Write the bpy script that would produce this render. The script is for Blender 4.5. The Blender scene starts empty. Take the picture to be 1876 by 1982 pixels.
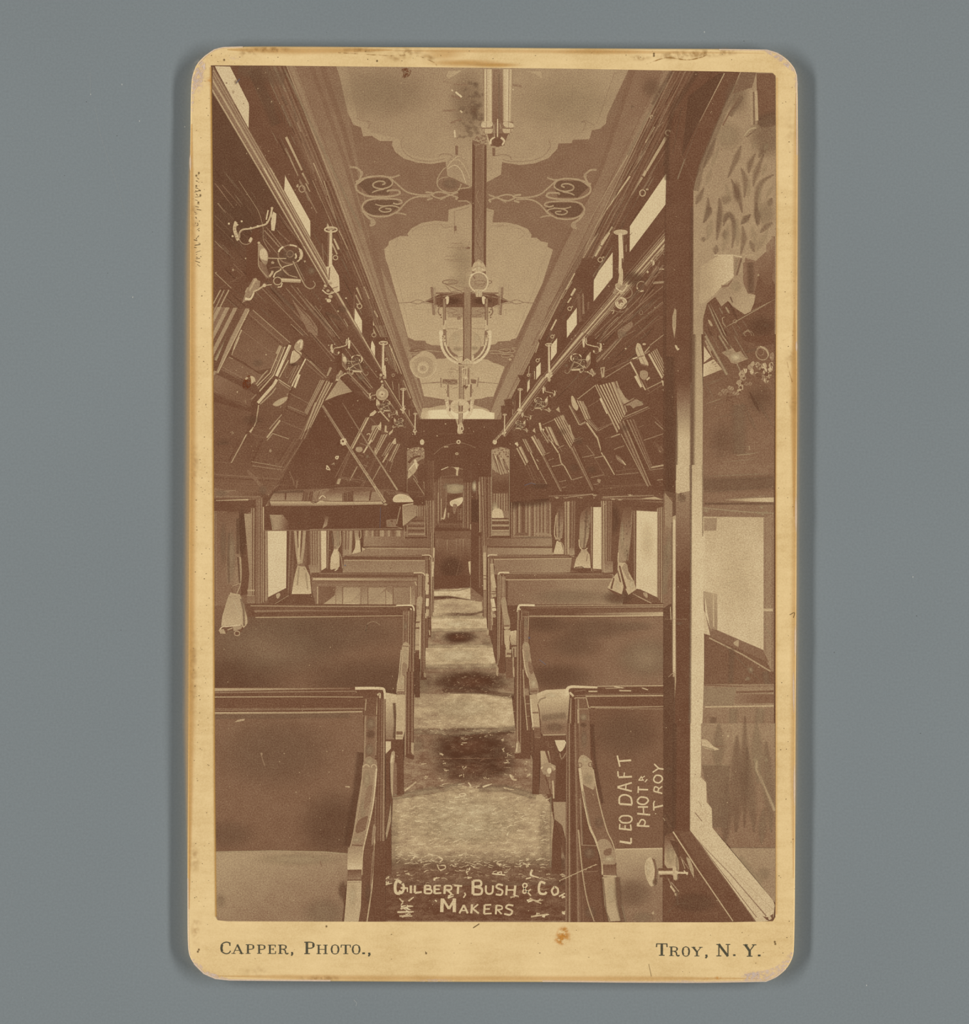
import bpy, math, random
import numpy as np
from mathutils import Vector
from mathutils.geometry import tessellate_polygon

# ------------------------------------------------------------------ camera, lamps, exposure
sc = bpy.context.scene
S = 0.165 / 1807.0                 # metres per photograph pixel: a cabinet card is 165 mm tall
CX, CY = 938.0, 991.0
CARD_T = 0.0015                    # thickness of the card
CAM_H = 0.48                       # copy-stand camera above the card face
PI = math.pi

cam_data = bpy.data.cameras.new('camera')
cam = bpy.data.objects.new('camera', cam_data)
sc.collection.objects.link(cam)
cam.location = (0, 0, CARD_T + CAM_H)
cam_data.sensor_fit = 'VERTICAL'
cam_data.sensor_height = 24.0
cam_data.lens = 24.0 * CAM_H / (1982 * S)
cam_data.clip_start = 0.01
sc.camera = cam

world = bpy.data.worlds.new('studio')
sc.world = world
world.use_nodes = True
world.node_tree.nodes['Background'].inputs[0].default_value = (1, 1, 1, 1)
world.node_tree.nodes['Background'].inputs[1].default_value = 0.03

def strip_lamp(name, x, power):
    ld = bpy.data.lights.new(name, 'AREA')
    ld.shape = 'RECTANGLE'
    ld.size, ld.size_y = 1.15, 0.11          # long side runs parallel to the card's tall edge
    ld.energy = power
    ob = bpy.data.objects.new(name, ld)
    sc.collection.objects.link(ob)
    ob.location = (x, 0, 0.50)
    d = Vector((0, 0, 0)) - ob.location
    ob.rotation_euler = d.to_track_quat('-Z', 'Y').to_euler()
    return ob
strip_lamp('copy_stand_lamp', -1.12, 19.6)
strip_lamp('copy_stand_lamp', 1.12, 19.6)

vs = sc.view_settings
vs.view_transform = 'Standard'
vs.look = 'None'
vs.exposure = 0.0
vs.gamma = 1.0
vs.use_curve_mapping = False
sc.cycles.transparent_max_bounces = 24

# ------------------------------------------------------------------ materials
def lin(c):
    c = c / 255.0
    return c / 12.92 if c <= 0.04045 else ((c + 0.055) / 1.055) ** 2.4
def rgb(r, g, b): return (lin(r), lin(g), lin(b), 1.0)

def new_mat(name):
    m = bpy.data.materials.new(name); m.use_nodes = True
    nt = m.node_tree
    p = nt.nodes['Principled BSDF']
    p.inputs['Roughness'].default_value = 0.7
    p.inputs['Specular IOR Level'].default_value = 0.03
    return m, nt, p
def node(nt, kind, **kw):
    n = nt.nodes.new(kind)
    for k, v in kw.items(): setattr(n, k, v)
    return n
def math_node(nt, op, a, b=None, clamp=False):
    n = node(nt, 'ShaderNodeMath', operation=op, use_clamp=clamp)
    for i, v in enumerate((a, b)):
        if v is None: continue
        if isinstance(v, (int, float)): n.inputs[i].default_value = v
        else: nt.links.new(v, n.inputs[i])
    return n.outputs[0]
def noise(nt, scale, detail=2.0, rough=0.5, stretch=(1, 1, 1)):
    tc = node(nt, 'ShaderNodeTexCoord')
    mp = node(nt, 'ShaderNodeMapping'); mp.inputs['Scale'].default_value = stretch
    nt.links.new(tc.outputs['Object'], mp.inputs['Vector'])
    n = node(nt, 'ShaderNodeTexNoise')
    n.inputs['Scale'].default_value = scale
    n.inputs['Detail'].default_value = detail
    n.inputs['Roughness'].default_value = rough
    nt.links.new(mp.outputs[0], n.inputs['Vector'])
    return n.outputs['Fac']
def ramp(nt, fac, stops):
    r = node(nt, 'ShaderNodeValToRGB')
    el = r.color_ramp.elements
    while len(el) < len(stops): el.new(0.5)
    for e, (p, c) in zip(el, stops): e.position = p; e.color = c
    nt.links.new(fac, r.inputs[0])
    return r.outputs[0]

def ink_material(name='albumen_print', weave=0.0):
    """Albumen silver print: one tone value per point, a sepia scale, and paper grain."""
    m, nt, p = new_mat(name)
    at = node(nt, 'ShaderNodeAttribute', attribute_name='tone')
    al = node(nt, 'ShaderNodeAttribute', attribute_name='cover')
    g1 = math_node(nt, 'MULTIPLY', math_node(nt, 'SUBTRACT', noise(nt, 4600, 1.0, 0.6), 0.5), 0.5)
    g2 = math_node(nt, 'MULTIPLY', math_node(nt, 'SUBTRACT', noise(nt, 420, 3, 0.6), 0.5), 0.13)
    g3 = math_node(nt, 'MULTIPLY', math_node(nt, 'SUBTRACT', noise(nt, 60, 2, 0.5), 0.5), 0.07)
    if weave:                                # the mottled pattern of a carpet, as the print shows it
        w1 = math_node(nt, 'MULTIPLY', math_node(nt, 'SUBTRACT', noise(nt, 1500, 2, 0.7, (0.45, 1, 1)), 0.5), weave)
        g3 = math_node(nt, 'ADD', g3, math_node(nt, 'ADD', w1, math_node(nt, 'MULTIPLY', math_node(nt, 'SUBTRACT', noise(nt, 620, 3, 0.6, (0.5, 1, 1)), 0.5), weave * 0.8)))
    t = math_node(nt, 'ADD', at.outputs['Fac'], math_node(nt, 'ADD', g1, math_node(nt, 'ADD', g2, g3)), True)
    col = ramp(nt, t, [(0.0, rgb(104, 67, 46)), (0.1, rgb(115, 80, 58)), (0.2, rgb(128, 94, 69)), (0.3, rgb(139, 106, 80)),
                       (0.5, rgb(165, 137, 104)), (0.7, rgb(190, 163, 123)), (0.85, rgb(212, 187, 145)),
                       (1.0, rgb(225, 206, 161))])
    nt.links.new(col, p.inputs['Base Color'])
    nt.links.new(al.outputs['Fac'], p.inputs['Alpha'])
    return m
def stock_material():
    """Cream card stock, foxed and dusty."""
    m, nt, p = new_mat('cream_card')
    f1 = noise(nt, 3600, 2, 0.65)
    f2 = noise(nt, 90, 4, 0.6)
    f3 = noise(nt, 900, 2, 0.5, (0.25, 1, 1))
    t = math_node(nt, 'ADD', math_node(nt, 'MULTIPLY', f1, 0.34),
                  math_node(nt, 'ADD', math_node(nt, 'MULTIPLY', f2, 0.44), math_node(nt, 'MULTIPLY', f3, 0.22)))
    col = ramp(nt, t, [(0.28, rgb(206, 172, 116)), (0.5, rgb(226, 195, 140)), (0.72, rgb(238, 208, 153))])
    nt.links.new(col, p.inputs['Base Color'])
    return m
def tint_material(name, c, grain=0.12, scale=2600, cut=None):
    """A stain, wear mark or ink with soft 'cover'."""
    m, nt, p = new_mat(name)
    n = noise(nt, scale, 3, 0.65)
    dark = tuple(v * (1 - grain) for v in rgb(*c)[:3]) + (1,)
    lite = tuple(min(1, v * (1 + grain)) for v in rgb(*c)[:3]) + (1,)
    nt.links.new(ramp(nt, n, [(0.3, dark), (0.7, lite)]), p.inputs['Base Color'])
    al = node(nt, 'ShaderNodeAttribute', attribute_name='cover')
    a = al.outputs['Fac']
    if cut is not None:
        k = math_node(nt, 'MULTIPLY', math_node(nt, 'SUBTRACT', noise(nt, cut, 4, 0.7), 0.42), 5.0, True)
        a = math_node(nt, 'MULTIPLY', a, k, True)
    nt.links.new(a, p.inputs['Alpha'])
    return m
def board_material():
    m, nt, p = new_mat('grey_board')
    t = math_node(nt, 'ADD', math_node(nt, 'MULTIPLY', noise(nt, 2500, 2, 0.6), 0.6),
                  math_node(nt, 'MULTIPLY', noise(nt, 12, 3, 0.5), 0.4))
    nt.links.new(ramp(nt, t, [(0.3, rgb(121, 127, 128)), (0.7, rgb(130, 137, 138))]), p.inputs['Base Color'])
    return m
INK = ink_material()
CARPET_INK = ink_material('albumen_print_carpet', 0.5)
STOCK = stock_material()
BOARD = board_material()
BLACK_INK = tint_material('printing_ink', (84, 79, 62), 0.25, 3000)
WEAR = tint_material('bare_card_fibre', (222, 201, 184), 0.1, 3000, cut=1400)
FIBRE = tint_material('worn_edge_fibre', (226, 200, 172), 0.1, 3000)
AMBER = tint_material('amber_stain', (206, 158, 84), 0.1, 2600)
BROWN = tint_material('brown_grime', (166, 124, 66), 0.15, 2600, cut=900)
ORANGE = tint_material('orange_stain', (214, 150, 64), 0.15, 2600, cut=1500)
RUST = tint_material('rust_spot', (122, 62, 30), 0.3, 2600, cut=2000)
SPECK = tint_material('dark_speck', (112, 86, 52), 0.2, 2600)
DUST = tint_material('pale_dust', (176, 178, 172), 0.1, 2600)
SOOT = tint_material('dark_dust', (78, 74, 66), 0.1, 2600)

# ------------------------------------------------------------------ drawing kit: flat shapes of ink on the print
PRINT = [(408.5, 126.5), (520, 127), (700, 129.5), (900, 131.5), (1100, 133), (1290, 136.5), (1400, 138.5), (1495, 141), (1501, 147),
         (1502.5, 450), (1500.5, 800), (1500, 1000), (1500, 1300), (1501, 1600), (1501, 1775), (1496, 1783), (1400, 1785), (1200, 1785),
         (1000, 1784.5), (800, 1783.5), (600, 1783.5), (440, 1783), (422, 1781), (418, 1774), (415.5, 1550), (413, 1000), (411.3, 700),
         (410, 400)]
def _hull(pts):
    pts = sorted(set(pts))
    def half(seq):
        h = []
        for p in seq:
            while len(h) > 1 and (h[-1][0]-h[-2][0])*(p[1]-h[-2][1]) - (h[-1][1]-h[-2][1])*(p[0]-h[-2][0]) <= 0: h.pop()
            h.append(p)
        return h
    a, b = half(pts), half(reversed(pts))
    return a[:-1] + b[:-1]
CLIP = _hull(PRINT)

TILE = {'px': (0, 0, 1.0), 'A': (300, 50, 400/1876), 'Bt': (650, 100, 400/1876), 'C': (900, 100, 400/1876), 'D': (1200, 50, 400/1876),
        'E1': (400, 350, 300/1876), 'E2': (400, 600, 300/1876), 'E3': (600, 550, 300/1876), 'E4': (750, 450, 300/1876),
        'E5': (780, 650, 220/1876), 'G1': (950, 450, 370/1876), 'G2': (950, 700, 370/1876), 'G3': (1270, 400, 290/1876),
        'G4': (1270, 650, 290/1876), 'H1': (400, 850, 300/1486), 'H2': (600, 780, 260/1610), 'H3': (770, 800, 240/1252),
        'H4': (600, 1020, 360/1876), 'H5': (920, 950, 400/1876), 'I1': (400, 1300, 400/1586), 'I2': (700, 1300, 420/1665),
        'I3': (980, 1200, 360/1876), 'I4': (1080, 1400, 440/1876), 'I5': (1270, 900, 290/1045), 'J1': (320, 1700, 580/1876),
        'J2': (1050, 1700, 580/1876)}
DZ = 2.5e-7                        # one ink layer
state = {'ox': 0, 'oy': 0, 's': 1.0, 'mx': None, 'z': 0, 'clip': True, 'wf': 1.0, 'sheet': None}
def use(name):
    state['ox'], state['oy'], state['s'] = TILE[name]; state['mx'] = None
def frame(ox, oy, s, mirror=False):
    """Local drawing frame: (0,0) sits at (ox,oy); mirror flips left to right."""
    state['ox'], state['oy'], state['s'] = ox, oy, s; state['mx'] = mirror or None
def P(p):
    x, y = p[0], p[1]
    if state['mx']: x = -x
    return (state['ox'] + x * state['s'], state['oy'] + y * state['s'])

class Sheet:
    """One flat mesh of ink; vertices carry 'tone' and 'cover'."""
    def __init__(self, name, label=None, mat=None, base=None):
        self.name, self.label, self.mat = name, label, mat
        self.v, self.f, self.t, self.a = [], [], [], []
    def add(self, poly, z):
        n = len(self.v)
        for x, y, t, a in poly:
            self.v.append(((x - CX) * S, (CY - y) * S, z)); self.t.append(t); self.a.append(a)
        return n
    def place(self):
        for k, (x, y, z) in enumerate(self.v): self.v[k] = (x, y, LEVEL_Z[z])
SHEETS, TRIS, LEVEL_Z = [], [], {}
CELL = 3.0
def settle():
    """Give every shape the lowest ink layer that still lies on what was drawn before it."""
    grid = np.zeros((670, 640), np.int32); i = 0; n = len(TRIS); r = CELL * 0.75
    while i < n:
        k = TRIS[i][0]; cells = []
        while i < n and TRIS[i][0] == k:
            _, ax, ay, bx, by, cx, cy = TRIS[i]; i += 1
            if (bx-ax)*(cy-ay) - (by-ay)*(cx-ax) < 0: bx, by, cx, cy = cx, cy, bx, by
            x0, x1 = int(min(ax, bx, cx)//CELL), int(max(ax, bx, cx)//CELL); y0, y1 = int(min(ay, by, cy)//CELL), int(max(ay, by, cy)//CELL)
            gx, gy = np.meshgrid(np.arange(x0, x1+1), np.arange(y0, y1+1)); px, py = (gx+.5)*CELL, (gy+.5)*CELL
            ok = np.ones(gx.shape, bool)
            for (ux, uy, vx, vy) in ((ax, ay, bx, by), (bx, by, cx, cy), (cx, cy, ax, ay)):
                L = math.hypot(vx-ux, vy-uy) or 1e-9
                ok &= ((vx-ux)*(py-uy) - (vy-uy)*(px-ux))/L > -r
            cells.append((gy[ok], gx[ok]))
        lv = max((int(grid[c].max()) for c in cells if len(c[0])), default=0) + 1
        for c in cells: grid[c] = lv
        LEVEL_Z[k] = CARD_T + 2.0e-5 + lv * DZ
    print('ink layers:', int(grid.max()), 'shapes:', len(LEVEL_Z))
def part(name, label=None, mat=None, parent='photograph'):
    s = Sheet(name, label, mat or INK); s.parent_name = parent
    SHEETS.append(s); state['sheet'] = s
    return s
def layer():
    state['z'] += 1
    return state['z']
def _clip(poly):
    if not state['clip']: return poly
    out = poly
    for i in range(len(CLIP)):
        ax, ay = CLIP[i]; bx, by = CLIP[(i + 1) % len(CLIP)]
        def side(p): return (bx - ax) * (p[1] - ay) - (by - ay) * (p[0] - ax)
        if all(side(p) >= 0 for p in out): continue
        res = []
        for j, q in enumerate(out):
            p = out[j - 1]; sp, sq = side(p), side(q)
            if (sp >= 0) != (sq >= 0):
                k = sp / (sp - sq)
                res.append(tuple(p[c] + (q[c] - p[c]) * k for c in range(4)))
            if sq >= 0: res.append(q)
        out = res
        if len(out) < 3: return []
    return out
def _emit(poly, z, convex=False):
    poly = _clip(poly)
    if len(poly) < 3: return
    sh = state['sheet']
    n = sh.add(poly, z)
    def face(i, j, k):
        a, b, c = poly[i], poly[j], poly[k]
        cr = (b[0]-a[0])*(c[1]-a[1]) - (b[1]-a[1])*(c[0]-a[0])
        if abs(cr) < 1e-9: return
        sh.f.append((n+i, n+j, n+k) if cr < 0 else (n+i, n+k, n+j))
        TRIS.append((z, a[0], a[1], b[0], b[1], c[0], c[1]))
    if convex or len(poly) == 3:
        for i in range(1, len(poly) - 1): face(0, i, i + 1)
    else:
        for tri in tessellate_polygon([[Vector((p[0], p[1], 0)) for p in poly]]): face(*tri)
def tone_fn(t):
    """t: a number, or (ta, tb, point_a, point_b) for an even change of tone from a to b."""
    if isinstance(t, (int, float)): return lambda x, y: t
    ta, tb, pa, pb = t
    (ax, ay), (bx, by) = P(pa), P(pb)
    d2 = (bx-ax)**2 + (by-ay)**2
    def f(x, y):
        k = ((x-ax)*(bx-ax) + (y-ay)*(by-ay)) / d2
        return ta + (tb - ta) * max(0, min(1, k))
    return f
def _halfplane(poly, g, k, keep_high):
    out = []
    for j, q in enumerate(poly):
        p = poly[j-1]; sp, sq = g(p) - k, g(q) - k
        if not keep_high: sp, sq = -sp, -sq
        if (sp >= 0) != (sq >= 0):
            u = sp / (sp - sq); out.append((p[0]+(q[0]-p[0])*u, p[1]+(q[1]-p[1])*u))
        if sq >= 0: out.append(q)
    return out
def fill(pts, t, a=1.0):
    f = tone_fn(t); q = [P(p) for p in pts]; z = layer()
    parts = [q]
    if not isinstance(t, (int, float)):      # cut across the change of tone so that it runs evenly
        (ax, ay), (bx, by) = P(t[2]), P(t[3]); d2 = (bx-ax)**2 + (by-ay)**2
        g = lambda p: ((p[0]-ax)*(bx-ax) + (p[1]-ay)*(by-ay)) / d2
        lo, hi = min(map(g, q)), max(map(g, q)); rest = q; parts = []
        for k in (0.0, 0.35, 0.7, 1.0):
            if lo + .02 < k < hi - .02:
                parts.append(_halfplane(rest, g, k, False)); rest = _halfplane(rest, g, k, True)
        parts.append(rest)
    for c in parts:
        if len(c) > 2: _emit([(x, y, f(x, y), a) for x, y in c], z)
def smooth_pts(pts, n=6, closed=False):
    out = []; m = len(pts)
    rng = m if closed else m - 1
    for i in range(rng):
        if closed: p0, p1, p2, p3 = (pts[(i+k-1) % m] for k in range(4))
        else: p0, p1, p2, p3 = pts[max(0, i-1)], pts[i], pts[i+1], pts[min(m-1, i+2)]
        for k in range(n):
            u = k / n
            out.append(tuple(0.5*(2*p1[c] + (p2[c]-p0[c])*u + (2*p0[c]-5*p1[c]+4*p2[c]-p3[c])*u*u + (3*p1[c]-p0[c]-3*p2[c]+p3[c])*u**3) for c in (0, 1)))
    if not closed: out.append(tuple(pts[-1][:2]))
    return out
def blob(pts, t, a=1.0): fill(smooth_pts(pts, 5, True), t, a)
def _ribbon(pts, offs, tones, covers):
    """Strip along pts (already placed); offs = lateral offsets per point, list of lists."""
    z = layer(); n = len(pts)
    nrm = []
    for i in range(n):
        x0, y0 = pts[max(0, i-1)]; x1, y1 = pts[min(n-1, i+1)]
        d = math.hypot(x1-x0, y1-y0) or 1e-9
        k = 1.0
        if 0 < i < n-1:
            ax, ay = pts[i][0]-pts[i-1][0], pts[i][1]-pts[i-1][1]; bx, by = pts[i+1][0]-pts[i][0], pts[i+1][1]-pts[i][1]
            la, lb = math.hypot(ax, ay) or 1e-9, math.hypot(bx, by) or 1e-9
            c = (ax*bx + ay*by) / (la*lb)
            k = 1.0 / max(0.45, math.sqrt(max(0.0, (1 + c) / 2)))
        nrm.append((-(y1-y0)/d*k, (x1-x0)/d*k))
    for i in range(n-1):
        for r in range(len(offs[i])-1):
            q = []
            for (ii, rr) in ((i, r), (i, r+1), (i+1, r+1), (i+1, r)):
                o = offs[ii][rr]
                q.append((pts[ii][0]+nrm[ii][0]*o, pts[ii][1]+nrm[ii][1]*o, tones[ii], covers[rr]))
            _emit(q, z, True)
def stroke(pts, w, t, w1=None, t1=None, curve=False, a=1.0):
    """Line of width w (tapering to w1), tone t (changing to t1)."""
    if curve: pts = smooth_pts(pts, 6)
    q = [P(p) for p in pts]; n = len(q); s = state['s'] * state['wf']
    w1 = w if w1 is None else w1; t1 = t if t1 is None else t1
    t, t1 = (v + 0.09*max(0, min(1, (v-.4)*6))*(v < .8) for v in (t, t1))   # metal glints print brightest
    ws = [(w + (w1-w)*i/max(1, n-1))*s/2 for i in range(n)]
    _ribbon(q, [[-h, h] for h in ws], [t + (t1-t)*i/max(1, n-1) for i in range(n)], [a, a])
def soft(pts, w, t, a=0.8, curve=False, w1=None, fade=0.0):
    """Soft-edged line; fade > 0 also thins it out towards its ends."""
    if curve: pts = smooth_pts(pts, 6)
    if fade and len(pts) < 6: pts = [tuple(pts[i][c] + (pts[i+1][c]-pts[i][c])*k/4 for c in (0, 1)) for i in range(len(pts)-1) for k in range(4)] + [pts[-1]]
    q = [P(p) for p in pts]; n = len(q); s = state['s']; w1 = w if w1 is None else w1
    ws = [(w + (w1-w)*i/max(1, n-1))*s/2 for i in range(n)]
    if fade: ws = [h * (0.15 + 0.85*min(1.0, min(i, n-1-i)/(max(1, n-1)*fade))) for i, h in enumerate(ws)]
    prof = ((-1.15, 0), (-.8, .22), (-.5, .68), (-.22, .97), (.22, .97), (.5, .68), (.8, .22), (1.15, 0))
    _ribbon(q, [[h*o for o, _ in prof] for h in ws], [t]*n, [a*c for _, c in prof])
def ell(cx, cy, rx, ry, rot=0, n=28, a0=0, a1=360):
    c, s_ = math.cos(math.radians(rot)), math.sin(math.radians(rot)); out = []
    m = n if a1 - a0 >= 360 else n - 1
    for i in range(n):
        u = math.radians(a0 + (a1-a0)*i/m)
        x, y = rx*math.cos(u), ry*math.sin(u)
        out.append((cx + x*c - y*s_, cy + x*s_ + y*c))
    return out
def disc(cx, cy, rx, ry, t, rot=0, a=1.0): fill(ell(cx, cy, rx, ry, rot), t, a)
def ring(cx, cy, rx, ry, w, t, rot=0, a0=0, a1=360, t1=None):
    p = ell(cx, cy, rx, ry, rot, 30, a0, a1)
    if a1 - a0 >= 360: p.append(p[0])
    stroke(p, w, t, t1=t1)
def glow(cx, cy, rx, ry, t, a=0.7, rot=0):
    """Soft-edged patch of tone."""
    z = layer(); n = 20
    lv = [(r, a*c) for r, c in ((0.0, 1), (0.16, .95), (0.32, .81), (0.48, .6), (0.64, .36), (0.8, .15), (0.92, .04), (1.08, 0))]
    rings = []
    for r, c in lv:
        rings.append([(*P(p), t, c) for p in ell(cx, cy, rx*r, ry*r, rot, n)] if r else None)
    ctr = (*P((cx, cy)), t, a)
    for i in range(n):
        j = (i + 1) % n
        _emit([ctr, rings[1][i], rings[1][j]], z, True)
        for k in range(1, len(lv)-1):
            _emit([rings[k][i], rings[k+1][i], rings[k+1][j], rings[k][j]], z, True)
def bands(a0, a1, b0, b1, tones, end=None):
    """Moulding: side-by-side strips between guide a0-a1 and guide b0-b1. tones: list of t or (t, width); end scales tone at the far end."""
    tw = [(t, 1.0) if isinstance(t, (int, float)) else t for t in tones]
    tot = sum(w for _, w in tw); u = 0.0; z = layer()
    for t, w in tw:
        v = u + w / tot
        def lerp(p, q, k): return (p[0]+(q[0]-p[0])*k, p[1]+(q[1]-p[1])*k)
        te = t if end is None else end(t)
        q = [(*P(lerp(a0, b0, u)), t, 1), (*P(lerp(a0, b0, v)), t, 1), (*P(lerp(a1, b1, v)), te, 1), (*P(lerp(a1, b1, u)), te, 1)]
        _emit(q, z, True); u = v
def rays(lines, w, t):
    """Several separate straight lines."""
    for l in lines:
        stroke([l[:2], l[2:4]], l[4] if len(l) > 4 else w, l[5] if len(l) > 5 else t)
def box(x0, y0, x1, y1, t): fill([(x0, y0), (x1, y0), (x1, y1), (x0, y1)], t)
def inside(p, poly):
    c = False
    for i in range(len(poly)):
        (x0, y0), (x1, y1) = poly[i-1], poly[i]
        if (y0 > p[1]) != (y1 > p[1]) and p[0] < (x1-x0)*(p[1]-y0)/(y1-y0) + x0: c = not c
    return c
def streaks(poly, n, tones, L=(14, 60), w=(.7, 1.5), to=(885, 965)):
    """Fine grain and glints of the panelling, running away from the camera."""
    xs, ys = [p[0] for p in poly], [p[1] for p in poly]; k = 0
    while k < n:
        x, y = rnd.uniform(min(xs), max(xs)), rnd.uniform(min(ys), max(ys))
        if not inside((x, y), poly): continue
        k += 1; d = math.hypot(to[0]-x, to[1]-y); l = min(rnd.uniform(*L), d*.25)
        soft([(x, y), (x+(to[0]-x)/d*l, y+(to[1]-y)/d*l)], rnd.uniform(*w)*2, rnd.choice(tones), rnd.uniform(.5, .9), fade=.3)
rnd = random.Random(7)
# ================================================================== the picture, back to front
use('px')
part('wall_panelling', 'dark varnished wood in the printed picture')
fill([(405, 120), (1510, 120), (1510, 1790), (405, 1790)], 0.10)
glow(470, 300, 130, 260, 0.13, 0.6)
glow(1400, 240, 140, 160, 0.10, 0.6)

# ---------------------------------------------------------------- painted ceiling
part('painted_ceiling', 'painted ceiling cloth in the printed picture')
use('px')
fill([(551, 120), (1308, 120), (1126, 500), (969, 812), (814, 812), (700, 510), (640, 350)], (0.27, 0.33, (900, 130), (900, 800)))
# coved frieze, left and right
fill([(551, 120), (648, 120), (671, 200), (729, 500), (772, 590), (822, 790), (830, 812), (814, 812), (700, 510), (640, 350)], (0.31, 0.46, (600, 150), (810, 800)))
bands((551, 128), (643, 352), (575, 128), (657, 352), [(.48, 2), (.33, 1), (.42, 3), (.36, 2), (.28, 1)])
bands((643, 352), (814, 812), (657, 352), (822, 812), [(.5, 2), (.3, 1), (.44, 3), (.36, 2), (.28, 1)])
stroke([(603, 128), (664, 300), (716, 480), (740, 560), (812, 790)], 9, 0.27, 4, 0.3)
stroke([(624, 128), (668, 260), (729, 500), (748, 585), (823, 800)], 11, 0.25, 5, 0.3)
fill([(1308, 120), (1232, 120), (1162, 332), (1104, 450), (1015, 650), (953, 790), (946, 812), (969, 812), (1126, 500)], (0.29, 0.46, (1260, 150), (960, 800)))
bands((1303, 137), (1126, 500), (1280, 137), (1110, 500), [(.44, 2), (.3, 1), (.38, 3), (.33, 2), (.27, 1)])
bands((1126, 500), (969, 812), (1110, 500), (961, 812), [(.48, 2), (.3, 1), (.42, 3), (.36, 2), (.27, 1)])
stroke([(1226, 137), (1162, 332), (1082, 490), (1000, 665), (950, 790)], 9, 0.24, 4, 0.28)
# panel nearest the camera
p1 = [(650, 125), (658.5, 153), (673.5, 219), (684, 241), (699, 247), (703, 264), (720, 263), (735, 273), (760, 273), (759, 281),
      (765, 294), (782, 307), (808, 315), (835, 317.5), (863, 313), (866, 339), (910, 361), (942, 353), (970, 338), (972, 314),
      (1006, 319.6), (1036, 316), (1062, 306), (1079, 288), (1081, 278), (1107, 277), (1109, 270.6), (1141, 269.5), (1146, 252),
      (1162, 249), (1173, 239), (1175, 224), (1215.6, 138), (1220, 125)]
fill(p1, (0.52, 0.58, (900, 140), (900, 360)))
fill([(672, 125), (680, 160), (695, 228), (712, 240), (716, 256), (745, 262), (772, 268), (778, 285), (800, 301), (836, 307), (866, 302),
      (884, 303), (884, 330), (912, 345), (942, 335), (953, 330), (953, 303), (985, 305), (1020, 307), (1052, 294), (1068, 268), (1100, 262),
      (1130, 258), (1136, 235), (1158, 232), (1192, 138), (1196, 125)], (0.47, 0.545, (760, 140), (900, 330)))
stroke([(690, 228), (700, 234), (716, 236), (712, 250)], 1.4, 0.38, curve=True)
stroke([(782, 265), (776, 278), (784, 296), (806, 309), (836, 312), (862, 307)], 1.6, 0.42, curve=True)
stroke([(1062, 272), (1066, 283), (1050, 303), (1020, 312), (985, 312), (973, 308)], 1.6, 0.42, curve=True)
stroke([(848, 305), (856, 298), (872, 300), (880, 306)], 1.6, 0.38, curve=True)
stroke([(957, 302), (972, 299), (986, 302), (990, 309)], 1.6, 0.38, curve=True)
stroke([(1128, 254), (1134, 238), (1126, 236), (1134, 234), (1150, 242)], 1.5, 0.38, curve=True)
stroke([(1155, 240), (1190, 140)], 1.6, 0.42)
stroke([(676, 150), (694, 230)], 1.6, 0.43)
glow(740, 180, 120, 60, 0.5, 0.4); glow(1100, 200, 120, 70, 0.55, 0.4)
# dark painted sprays on the near panel
for i in range(46):
    x = 912 + rnd.gauss(0, 15); y = rnd.uniform(160, 266)
    glow(x, y, rnd.uniform(4, 11), rnd.uniform(3, 7), rnd.uniform(.26, .42), rnd.uniform(.3, .6), rnd.uniform(-40, 40))
glow(905, 200, 44, 80, 0.38, 0.5); glow(918, 214, 12, 14, 0.22, 0.6)
rays([(857, 215, 882, 213, 4, .36), (873, 238, 894, 230, 3.5, .33), (873, 186, 892, 191, 4, .34), (878, 163, 905, 165, 3, .36), (985, 163, 1010, 167, 5, .4),
      (858, 158, 880, 160, 3, .42)], 3, .4)
rays([(882, 178, 894, 188, 3.6, .78), (874, 174, 877, 176, 3, .7), (891, 214, 895, 218, 3, .7), (880, 252, 881, 266, 3.4, .75), (990, 174, 995, 173, 2.5, .65)], 3, .7)
rays([(884, 282, 884, 300, 5, .27), (956, 286, 956, 302, 5.5, .25)], 4, .25)
fill([(868, 138), (895, 136), (880, 146), (868, 152), (864, 147)], .62); fill([(1018, 138), (1048, 138), (1050, 153), (1040, 144)], .62)
# second panel
p2 = [(910, 395), (868.5, 406), (867.5, 429), (842, 427), (816, 431.6), (797, 442), (788.6, 452), (791, 457), (774, 457), (753, 467),
      (752, 475), (744, 482), (746, 500), (752, 516), (790, 653), (799.6, 657), (802, 659), (823.6, 659.5), (825, 664), (836, 668),
      (852, 668.5), (880, 672), (925, 672), (947, 668), (959.5, 666), (964, 661), (988, 659.5), (990, 657), (999.5, 654.7), (1003, 648),
      (1050, 549), (1070.6, 484), (1068, 481.6), (1060, 478), (1061, 470), (1047, 467), (1038.6, 460), (1028, 460), (1029, 454),
      (1021.5, 443), (1002, 435), (981, 430.5), (953, 430.5), (956.5, 407), (940, 402)]
fill(p2, (0.56, 0.68, (900, 410), (900, 640)))
stroke([(880, 452), (880, 409), (908, 401)], 1.6, 0.42); stroke([(942, 407), (950, 410)], 1.5, .45)
box(879, 437, 884, 447, .3)
stroke([(800, 455), (800, 446), (818, 438), (842, 434), (868, 436)], 1.5, 0.46, curve=True)
stroke([(948, 437), (980, 437), (1004, 442), (1016, 452), (1005, 462)], 1.5, 0.46, curve=True)
stroke([(853, 433), (860, 440), (876, 438)], 1.4, .4, curve=True); stroke([(960, 440), (970, 438), (974, 434)], 1.4, .42, curve=True)
stroke([(766, 459), (770, 467), (765, 478)], 1.3, .45, curve=True)
stroke([(754, 481), (768, 524), (768, 530), (795, 648)], 1.3, .5); stroke([(1061, 486), (1043, 520), (1042, 540), (998, 650)], 1.3, .5)
use('E4')
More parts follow.
